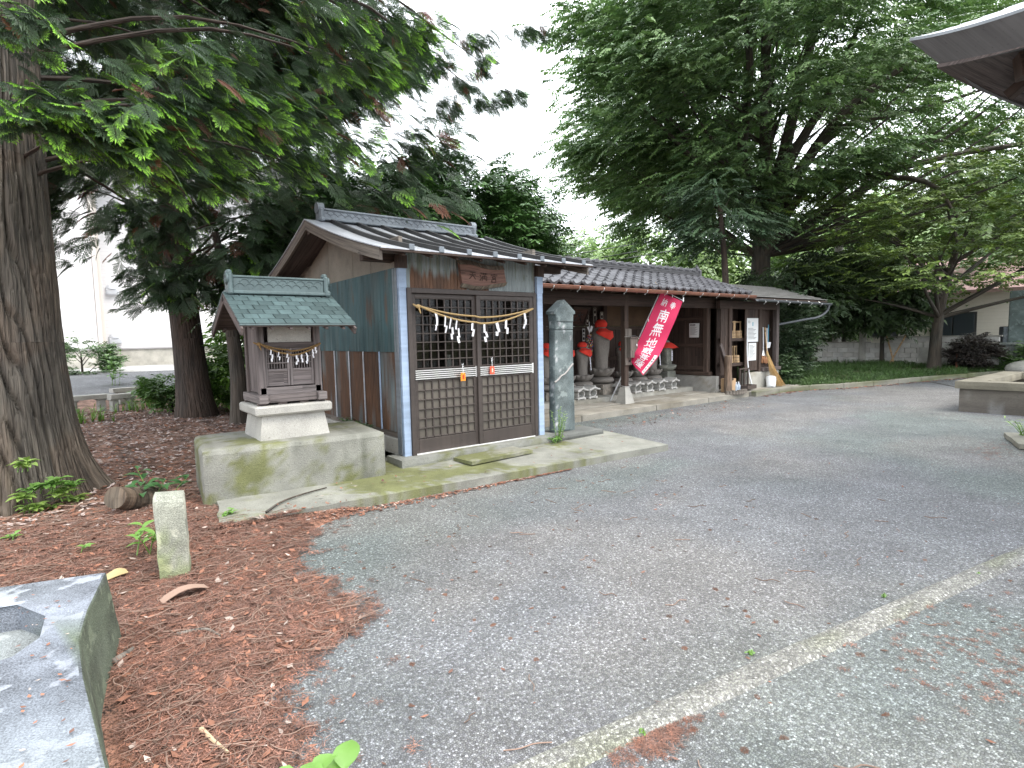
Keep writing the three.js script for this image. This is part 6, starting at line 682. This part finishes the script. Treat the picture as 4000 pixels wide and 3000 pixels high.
{ // planted bed on the right
  R = rng(91); const at = (px, py, y) => { const p = onY(px, py, y); return V(p.x, y - 0.05, p.z); };
  const fk = at(3648, 1443, 0.15), cl = []; for (let i = 0; i < 170; i++) { const a = rr(0, 6.283), q = Math.sqrt(rr(0.05, 1)) * 5.0, h = 3.2 + 0.5 * Math.floor(rr(0, 9)) + rr(-0.12, 0.12) - 0.02 * q * q; if (h < 2.6) continue; cl.push([V(Math.cos(a) * q, h, Math.sin(a) * q + 1.2), 0.75, 20]); }
  clumpTree({ seed: 92, name: 'forked_tree', label: 'dark forked tree with layered leaves on the grassy bed', at: fk, trunk: [[0, -0.1, 0], [0.05, 1.2, 0.02], [0.12, 2.3, 0.1], [0.3, 4.6, 0.5]], rad: [0.21, 0.08], flare: 0.3, bark: M.bark3, clumps: cl, sprays: [maple], scale: 1.1, flat: 0.2, pitch: -0.02, roll: 0.25, col: tone([0.06, 0.12, 0.025], [0.2, 0.3, 0.04]), rise: 0.55, arch: 0.02, lo: 0.42, limbK: 1.9, limbP: 0.12 });
  const sm1 = (px, py, h, w, seed, label, n = 40, y = 0.2) => { R = rng(seed); clumpTree({ seed: seed + 1, name: 'small_tree', label, group: 'small trees on the grassy bed', at: at(px, py, y), trunk: [[0, -0.1, 0], [rr(-0.1, 0.1), h * 0.3, 0], [rr(-0.1, 0.1), h * 0.8, 0]], rad: [0.09, 0.03], clumps: shell(n, ell(0, h * 0.66, 0, w, h * 0.32, w, 0.4), 0.5, 20), sprays: [glossy], scale: 1.7, flat: 0.7, col: tone([0.025, 0.055, 0.02], [0.06, 0.11, 0.03]), rise: 0.6, bark: M.bark3 }); };
  sm1(3296, 1421, 5.0, 1.8, 93, 'small dark tree before the low end of the block wall', 52); sm1(3445, 1426, 4.2, 1.6, 94, 'small dark twin-stemmed tree before the block wall', 44); sm1(3187, 1415, 4.6, 1.7, 95, 'small dark tree close behind the round shrub', 46); sm1(3100, 1440, 4.2, 1.7, 97, 'small dark tree right behind the tool shed', 40);
  const bush = (p, w, h, seed, label, g, c, n = 26) => { R = rng(seed); clumpTree({ seed: seed + 1, name: 'bush', label, cat: 'bush', at: p, trunk: [[0, -0.05, 0], [0, h * 0.4, 0], [0, h * 0.7, 0]], rad: [0.05, 0.02], clumps: shell(n, ell(0, h * 0.52, 0, w, h * 0.46, w, 0.55), w * 0.3, 34), sprays: [g], scale: 1.35, flat: 0.8, pitch: 0.2, roll: 0.6, col: tone(...c), rise: 0.5 }); };
  bush(V(17.0, 0.1, -8.9), 1.0, 2.7, 98, 'dense round shrub at the right end of the tool shed', shrub, [[0.025, 0.06, 0.025], [0.06, 0.12, 0.045]], 46); bush(at(3803, 1443, 0.15), 0.52, 1.2, 99, 'dark reddish round bush beside the forked tree', shrub, [[0.035, 0.03, 0.03], [0.09, 0.07, 0.06]]); bush(V(25.6, 0.1, -4.4), 0.6, 0.9, 100, 'small bright green bush at the grave plot wall', shrub, [[0.08, 0.16, 0.03], [0.14, 0.28, 0.06]], 14); bush(V(16.1, 0.1, -8.3), 0.45, 0.9, 103, 'low shrub at the foot of the shed corner', shrub, [[0.04, 0.09, 0.03], [0.08, 0.16, 0.05]], 14);
  bush(V(3.0, 0.05, -14.6), 0.8, 2.0, 104, 'leafy green shrub between the second cypress and the thin trunk', glossy, [[0.08, 0.18, 0.03], [0.2, 0.36, 0.06]], 24); bush(V(4.2, 0.05, -15.4), 1.0, 2.4, 105, 'bright leafy shrub half hidden behind the small shrine', glossy, [[0.07, 0.15, 0.03], [0.18, 0.32, 0.06]], 26); bush(V(1.62, 0.03, -14.9), 0.4, 0.9, 106, 'young shrub at the foot of the second cypress, by the long bench', shrub, [[0.07, 0.16, 0.03], [0.14, 0.28, 0.05]], 14); bush(V(0.1, 0.3, -23.8), 0.8, 1.5, 107, 'green hedge clump beside the white house', shrub, [[0.05, 0.12, 0.03], [0.1, 0.2, 0.05]], 16);
}
// ================= litter, grass, small plants =================
{
  R = rng(201); const needle = hinoki(15, [1.1, 1, 0.9]), flake = leafGeo((t) => { const P = (x, z) => [x, 0.35 * z * z + 0.25 * x * x, z]; const k = [1, 1, 1]; t(P(-0.5, 0), P(0, 0.24), P(0.05, 0), k); t(P(0.05, 0), P(0, 0.24), P(0.5, 0.03), k); t(P(-0.5, 0), P(0.05, 0), P(0, -0.24), k); t(P(0.05, 0), P(0.5, 0.03), P(0, -0.24), k); }), twig = limb(curve([[-0.5, 0, 0], [-0.2, 0.02, 0.06], [0.15, 0.0, -0.03], [0.5, 0.02, 0.05]], 8), 0.012, 4, false);
  const red = () => { const g = rr(0.6, 1.35), k = R(); return [mix(0.29, 0.16, k) * g, mix(0.135, 0.1, k) * g, mix(0.09, 0.08, k) * g]; }, tan = () => { const g = rr(0.6, 1.3), k = R(); return k < 0.1 ? [0.42 * g, 0.34 * g, 0.29 * g] : k < 0.75 ? [0.26 * g, 0.12 * g, 0.075 * g] : [0.15 * g, 0.08 * g, 0.06 * g]; }, wood = () => { const g = rr(0.6, 1.4); return [0.22 * g, 0.15 * g, 0.115 * g]; };
  const lie = (x, z, lift, tilt, s, c) => { const y = Math.max(high(x, z), soilIn(x, z) < 0.1 ? 0 : -1); return [V(x, Math.max(y, 0) + lift, z), rr(0, 6.283), gs() * tilt, gs() * tilt, s, c]; };
  const strands = leafGeo((t) => { const r = rng(8); for (let i = 0; i < 22; i++) { const a = r() * 6.283, x = (r() - 0.5) * 0.6, z = (r() - 0.5) * 0.6, l = 0.25 + 0.5 * r(), c = Math.cos(a), s = Math.sin(a), w = 0.022, b = (r() - 0.5) * 0.25, y = r() * 0.12, k = 0.55 + 0.8 * r(), K = [k, k, k], A = [x, y, z], B = [x + c * l * 0.5 - s * b, y + 0.05, z + s * l * 0.5 + c * b], C = [x + c * l, y, z + s * l]; t([A[0] - s * w, A[1], A[2] + c * w], [A[0] + s * w, A[1], A[2] - c * w], B, K); t([B[0] - s * w, B[1], B[2] + c * w], [B[0] + s * w, B[1], B[2] - c * w], C, K); } });
  const nd = [], ns = [], fl = [], tw = []; const near = (n, f) => { for (let i = 0; i < n; i++) f(); };
  const spot = (x0, x1, z0, z1) => { let x, z, k = 0; do { x = rr(x0, x1); z = rr(z0, z1); } while (soilIn(x, z) < -0.12 + gs() * 0.1 && k++ < 40); return [x, z]; };
  const inTrough = (x, z) => x < 0.05 && z > -3.75;
  near(24000, () => { const [x, z] = spot(-2, 1.5, -6.2, -1.8); if (inTrough(x, z)) return; R() < 0.3 ? nd.push(lie(x, z, 0.006 + R() * 0.014, 0.3, rr(0.05, 0.16), red())) : ns.push(lie(x, z, 0.004 + R() * 0.01, 0.2, rr(0.05, 0.12), red())); }); near(4200, () => { const [x, z] = spot(-2, 2.2, -9, -1.8); if (!inTrough(x, z)) fl.push(lie(x, z, 0.024, 0.4, rr(0.025, 0.07), tan())); });
  near(22000, () => { const x = rr(-5, 5), z = rr(-16, -5.8), g = rr(0.6, 1.3); fl.push(lie(x, z, 0.016, 0.35, rr(0.035, 0.1), R() < 0.35 + 0.25 * sm(-8, -12, z) ? [0.46 * g, 0.38 * g, 0.35 * g] : tan())); }); near(3200, () => { const [x, z] = spot(-2, 1.4, -6.4, -1.8); if (!inTrough(x, z)) tw.push(lie(x, z, 0.02 + R() * 0.016, 0.06, V(rr(0.05, 0.24), rr(0.1, 0.2), rr(0.08, 0.2)), wood())); }); near(300, () => { const x = rr(-4, 5), z = rr(-13, -6); tw.push(lie(x, z, 0.02, 0.1, V(rr(0.15, 0.5), rr(0.3, 0.6), rr(0.2, 0.5)), wood())); });
  near(5200, () => { const x = rr(0.2, 2.4), z = rr(-5, -1.7), s = soilIn(x, z); if (s < 0.05 && R() < 0.85 * Math.exp(s / 0.13)) (R() < 0.25 ? nd : ns).push(lie(x, z, 0.004, 0.08, rr(0.025, 0.09), red())); }); near(260, () => { const x = rr(-0.45, 0.0), z = rr(-3.6, -2.0); if (R() < 0.25) fl.push([V(x - 0.08, 0.415, z), rr(0, 6), 0.05, 0.05, rr(0.012, 0.03), tan()]); });
  near(900, () => { const x = rr(1.2, 4.6), z = -5.17 + 0.072 * (x - 0.9) + 0.04 + Math.abs(gs()) * 0.16 * sm(5.2, 1.5, x); fl.push(lie(x, z, 0.008, 0.3, rr(0.025, 0.06), tan())); }); near(170, () => { const x = rr(5.4, 12), z = rr(-7.45, -6.4) + (x < 6.8 ? 0 : 0.1); fl.push(lie(x, z, 0.006, 0.3, rr(0.03, 0.09), tan())); });
  near(420, () => { const u = R(), x = mix(0.6, 13, u * u), z = rr(-7.2, 1.4), s = rr(0.012, 0.045); fl.push(lie(x, z, 0.006, 0.3, s, R() < 0.6 ? red() : tan())); }); near(240, () => { const x = rr(0.7, 5), z = rr(-4.6, 0.6); nd.push(lie(x, z, 0.006, 0.1, rr(0.04, 0.15), red())); }); near(60, () => { const x = rr(0.7, 6), z = rr(-4.6, 0); tw.push(lie(x, z, 0.004, 0.05, V(rr(0.06, 0.2), 0.25, rr(0.1, 0.3)), wood())); });
  for (const [px, py, sx, sz, n] of [[3800, 2560, 0.5, 0.25, 150], [2560, 2880, 0.16, 0.05, 190], [3860, 1760, 0.5, 0.15, 130]]) { const c = onY(px, py); near(n, () => { ns.push(lie(c.x + gs() * sx * 1.2, c.z + gs() * sz * 1.6, 0.003, 0.06, rr(0.02, 0.06), red())); }); } near(380, () => { const x = rr(13.4, 24), z = lin(KERB, x) + 0.12 + Math.abs(gs()) * 0.2; fl.push(lie(x, z, 0.01, 0.3, rr(0.05, 0.12), tan())); });
  near(70, () => { const x = rr(1.2, 6), z = rr(-6, -5); fl.push([V(x, 0.135, z), rr(0, 6), gs() * 0.2, gs() * 0.2, rr(0.02, 0.07), tan()]); });
  const vm = mat([1, 1, 1], { vertexColors: true, roughness: 1 });
  const put = (name, list, g, m, label, cat) => { const o = leaves(name, list, g, m, scene); tag(o, label, cat, null, 'stuff'); };
  put('fallen_needles', nd, needle, vm, 'rust red fallen cypress sprays covering the ground by the trough', 'needle litter'); put('fallen_needles', ns, strands, vm, 'loose rust brown needle strands matted over the soil', 'needle litter'); put('dry_leaves', fl, flake, vm, 'dry brown leaves scattered over soil and asphalt', 'leaf litter'); put('fallen_twigs', tw, twig, mat([1, 1, 1], { roughness: 1 }), 'thin dead twigs strewn among the red needles', 'twigs');
  // a few larger pieces lying about
  const stick = (pts, r, c, label, name = 'fallen_branch') => solo(name, limb(curve(pts, 10), [...Array(11)].map((_, i) => r * (1 - i * 0.05)), 7), c, label, 'branch'), gp = (px, py, y = 0.03) => { const p = onY(px, py, y); return [p.x, Math.max(y, high(p.x, p.z) + 0.02), p.z]; };
  stick([gp(1040, 2000, 0.12), gp(1100, 1960, 0.13), gp(1200, 1925, 0.13), gp(1275, 1905, 0.13)], 0.012, M.bark3, 'dark crooked stick lying on the mossy apron'); stick([gp(785, 2850), gp(830, 2890), gp(890, 2940)], 0.011, mat([0.5, 0.38, 0.24]), 'pale peeled stick on the red needles near the trough'); stick([gp(690, 2480), gp(800, 2460), gp(860, 2490)], 0.011, M.oldWood, 'grey forked stick between the stone post and trough'); stick([gp(440, 2600), gp(520, 2540)], 0.02, M.oldWood, 'split piece of grey bark leaning by the trough'); stick([gp(3555, 1495, 0), gp(3620, 1492, 0), gp(3700, 1505, 0), gp(3730, 1512, 0)], 0.02, M.bark3, 'long dark branch on the asphalt below the kerb');
  solo('dry_leaf_curl', tf(grid(6, 4, (u, v) => [(u - 0.5) * 0.13, 0.01 + 0.04 * Math.sin(u * 2.6) * Math.sin(v * 3), (v - 0.5) * 0.09], { th: 0.004 }), ...gp(448, 2265), 0, 0.4), mat([0.42, 0.32, 0.16]), 'large curled yellow dry leaf beside the trough', 'leaf'); solo('dry_leaf_curl', tf(grid(6, 4, (u, v) => [(u - 0.5) * 0.26, 0.01 + 0.04 * Math.sin(u * 3), (v - 0.5) * 0.08], { th: 0.004 }), ...gp(720, 2330), 0, 0.2), mat([0.3, 0.2, 0.15]), 'long flake of brown bark behind the stone post', 'bark flake');
}
{ // grass on the planted bed and weeds
  R = rng(211); const tuft = leafGeo((t) => { const r = rng(4); for (let i = 0; i < 11; i++) { const a = r() * 6.283, l = 0.6 + 0.5 * r(), b = 0.25 + 0.5 * r(), c = Math.cos(a), s = Math.sin(a), w = 0.035, k = 0.8 + 0.4 * r(), K = [k, k, k]; const A = [-s * w, 0, c * w], B = [s * w, 0, -c * w], C = [c * b * 0.4, l * 0.65, s * b * 0.4], D = [c * b, l * 0.85, s * b]; t(A, B, C, K); t([C[0] - s * w * 0.7, C[1], C[2] + c * w * 0.7], [C[0] + s * w * 0.7, C[1], C[2] - c * w * 0.7], D, K); } });
  const l = []; for (let i = 0; i < 9000; i++) { const x = rr(15.7, 27), z = lin(KERB, x) - 0.12 - Math.pow(R(), 1.2) * 5.2; if (x < 16 && z > -8.4 && z < -7.2 && x < 15.6) continue; if (fb(x * 1.3, z * 1.3, 3) < 0.4) continue; l.push([V(x, high(x, z) - 0.01, z), rr(0, 6.283), gs() * 0.2, gs() * 0.2, rr(0.1, 0.26), tone([0.05, 0.11, 0.025], [0.1, 0.2, 0.04])()]); }
  for (let i = 0; i < 500; i++) { const x = rr(15.6, 26), z = lin(KERB, x) + rr(-0.1, 0.06); if (fb(x * 2, 3, 2) > 0.55) l.push([V(x, 0.12, z), rr(0, 6), gs() * 0.5, gs() * 0.5, rr(0.08, 0.16), [0.08, 0.16, 0.03]]); }
  tag(leaves('grass', l, tuft, M.leaf, scene), 'short green grass on the planted bed', 'grass', null, 'stuff');
  const w = []; for (let i = 0; i < 700; i++) { const x = rr(-2.5, 4.5), z = rr(-17.5, -13.8), q = fb(x * 1.1 + 3, z * 1.1, 3); if (q < 0.52) continue; w.push([V(x, high(x, z), z), rr(0, 6.283), gs() * 0.3, gs() * 0.3, rr(0.15, 0.42), tone([0.12, 0.26, 0.03], [0.24, 0.42, 0.06])()]); } tag(leaves('weed_patch', w, tuft, M.leaf, scene), 'bright green weeds around the stone benches', 'weeds', null, 'stuff');
}
function herb(p, o) { // leafy little plant: stems with pairs of leaves
  const t = thing(o.name ?? 'seedling', o.label, 'plant', [p.x, p.y, p.z], 0, o.group), r = rng(o.seed), st = [], lv = [];
  for (let k = 0; k < o.stems; k++) { const a = r() * 6.283, ln = o.h * (0.6 + 0.5 * r()), b = o.lean * (0.4 + r()), top = V(Math.cos(a) * b, ln, Math.sin(a) * b), c0 = V(gsr(r) * o.w, 0, gsr(r) * o.w); st.push(limb([c0, c0.clone().addScaledVector(top, 0.5).add(V(0, 0.02, 0)), c0.clone().add(top)], [o.sr ?? 0.005, 0.004, 0.003], 5, false));
    for (let i = 0; i < o.n; i++) { const q = mix(o.from ?? 0.45, 1, (i + 1) / o.n), aa = a + i * 2.4 + r(), L = o.leaf * (0.7 + 0.5 * r()), W = L * (o.ratio ?? 0.22), at = c0.clone().addScaledVector(top, q); const g = grid(2, 5, (u, v) => { const e = (u - 0.5) * 2, wd = W * Math.sin(Math.PI * Math.pow(v, 0.8)) + 0.001; return [v * L, 0.35 * v * L - 0.5 * v * v * L + Math.abs(e) * wd * 0.35, e * wd]; }); lv.push(tf(g, at.x, at.y, at.z, 0, aa, 0.1 + 0.3 * r())); } }
  part('stems', st, o.sm ?? M.leafGreen, t); part('leaves', lv, o.lm ?? M.leafGreen, t).userData.kind = 'stuff';
  return t;
}
function gsr(r) { return (r() + r() + r() - 1.5) * 1.15; }
{
  const lg = mat([0.17, 0.34, 0.06], { transmission: 0.35, roughness: 0.5 }), dk = mat([0.06, 0.16, 0.05], { transmission: 0.3, roughness: 0.4 }), yl = mat([0.28, 0.42, 0.09], { transmission: 0.4, roughness: 0.5 });
  [[80, 1815, 0.55, 'seedling sprouting on the big trunk itself'], [100, 1935, 0.12, 'seedling at the big trunk foot under the one on its bark'], [110, 1985, 0.06, 'pale seedling at the big trunk foot, nearest the trough'], [215, 1930, 0.14, 'wide pale seedling in the middle of the big trunk foot'], [205, 1985, 0.06, 'low pale seedling before the middle of the trunk foot'], [275, 1895, 0.16, 'small dark seedling on the root flare'], [145, 1905, 0.18, 'small dark seedling against the trunk furrows'], [190, 1890, 0.2, 'small dark seedling beside a bark furrow'], [280, 1960, 0.08, 'seedling between the trunk foot and sawn log']].forEach(([px, py, y, label], i) => { let p = onY(px, py, y); const d = V(p.x + 0.75, 0, p.z + 7.7); if (d.length() < 0.95) { const q = ray(px, py); for (let s = 3; s < 9; s += 0.02) { const c = EYE.clone().addScaledVector(q, s); if (Math.hypot(c.x + 0.75, c.z + 7.7) < 0.98) { p = c; break; } } } herb(p.add(V(0, -0.06, 0.05)), { label, seed: 300 + i, stems: i === 3 ? 4 : 3, h: 0.09, w: i === 3 ? 0.09 : 0.04, lean: 0.05, n: 6, leaf: 0.12, ratio: 0.28, lm: i > 4 && i < 8 ? lg : yl, group: 'seedlings at the trunk foot' }); });
  const pl = (px, py, y, o) => { const p = onY(px, py, y); p.y = Math.max(y, high(p.x, p.z)); herb(p, o); };
  pl(600, 1985, 0.03, { label: 'dark leaved sprout behind the stone post', seed: 320, stems: 5, h: 0.3, w: 0.1, lean: 0.14, n: 5, leaf: 0.17, ratio: 0.22, lm: dk }); pl(560, 2190, 0.02, { label: 'long leaved sprout between the stone post and trough', seed: 321, stems: 3, h: 0.2, w: 0.05, lean: 0.12, n: 5, leaf: 0.14, ratio: 0.2, lm: lg }); pl(320, 2190, 0.02, { label: 'two-leaved sprout beside the trough end', seed: 322, stems: 1, h: 0.08, w: 0.01, lean: 0.03, n: 3, leaf: 0.08, ratio: 0.3, lm: lg }); pl(30, 2150, 0.02, { label: 'little sprout behind the trough', seed: 323, stems: 2, h: 0.07, w: 0.03, lean: 0.03, n: 4, leaf: 0.06, ratio: 0.3, lm: lg });
  pl(905, 2045, 0.02, { label: 'tiny bright weed at the left end of the apron edge', seed: 324, stems: 3, h: 0.07, w: 0.03, lean: 0.04, n: 5, leaf: 0.06, ratio: 0.28, lm: lg }); pl(1240, 3200, 0.0, { name: 'broad_sprout', label: 'broad leaved sprout at the asphalt edge by the trough', seed: 326, stems: 3, h: 0.12, w: 0.05, lean: 0.06, n: 4, leaf: 0.11, ratio: 0.36, lm: lg });
  pl(2185, 1725, 0.13, { name: 'tall_weed', label: 'tall flowering weed growing at the foot of the stele', seed: 327, stems: 7, h: 0.52, w: 0.05, lean: 0.1, n: 16, leaf: 0.045, ratio: 0.2, from: 0.05, lm: yl }); pl(2170, 1730, 0.13, { name: 'tall_weed', label: 'rosette of round leaves under the flowering weed', seed: 328, stems: 6, h: 0.07, w: 0.06, lean: 0.1, n: 5, leaf: 0.07, ratio: 0.32, lm: lg });
  pl(440, 1560, 0.05, { name: 'tall_weed', label: 'bright tall weed beside the small pedestal bench', seed: 329, stems: 5, h: 1.0, w: 0.15, lean: 0.25, n: 10, leaf: 0.26, ratio: 0.24, from: 0.2, lm: lg }); for (const [px, py, s, lab] of [[3455, 2335, 330, 'tiny weed in the kerb line joint, by a patch of dust'], [2935, 2560, 331, 'tiny weed along the kerb line, left of an orange spray'], [2505, 2870, 332, 'tiny weed at the kerb line beside red needles'], [3825, 2250, 333, 'tiny weed at the far part of the kerb line']]) pl(px, py, 0.0, { label: lab, seed: s, stems: 2, h: 0.015, w: 0.008, lean: 0.01, n: 4, leaf: 0.02, ratio: 0.22, lm: lg });
  for (const [z, s, l] of [[-6.85, 340, 'fern on the footing of the tin hall, beside the pedestal'], [-7.15, 341, 'fern on the footing of the tin hall, in the middle'], [-7.6, 342, 'fern on the footing of the tin hall, behind the shrine plinth']]) herb(V(2.92, 0.42, z), { name: 'fern', label: l, seed: s, stems: 6, h: 0.12, w: 0.05, lean: 0.16, n: 9, leaf: 0.06, ratio: 0.22, from: 0.15, lm: dk });
  const rp = onY(3990, 1705, 0.2); herb(V(rp.x + 0.1, 0.2, rp.z), { name: 'grass_tuft', label: 'pale grass tuft on the garden rock', seed: 345, stems: 8, h: 0.22, w: 0.06, lean: 0.2, n: 4, leaf: 0.14, ratio: 0.06, from: 0.2, lm: yl });
}
renderer.render(scene, camera);
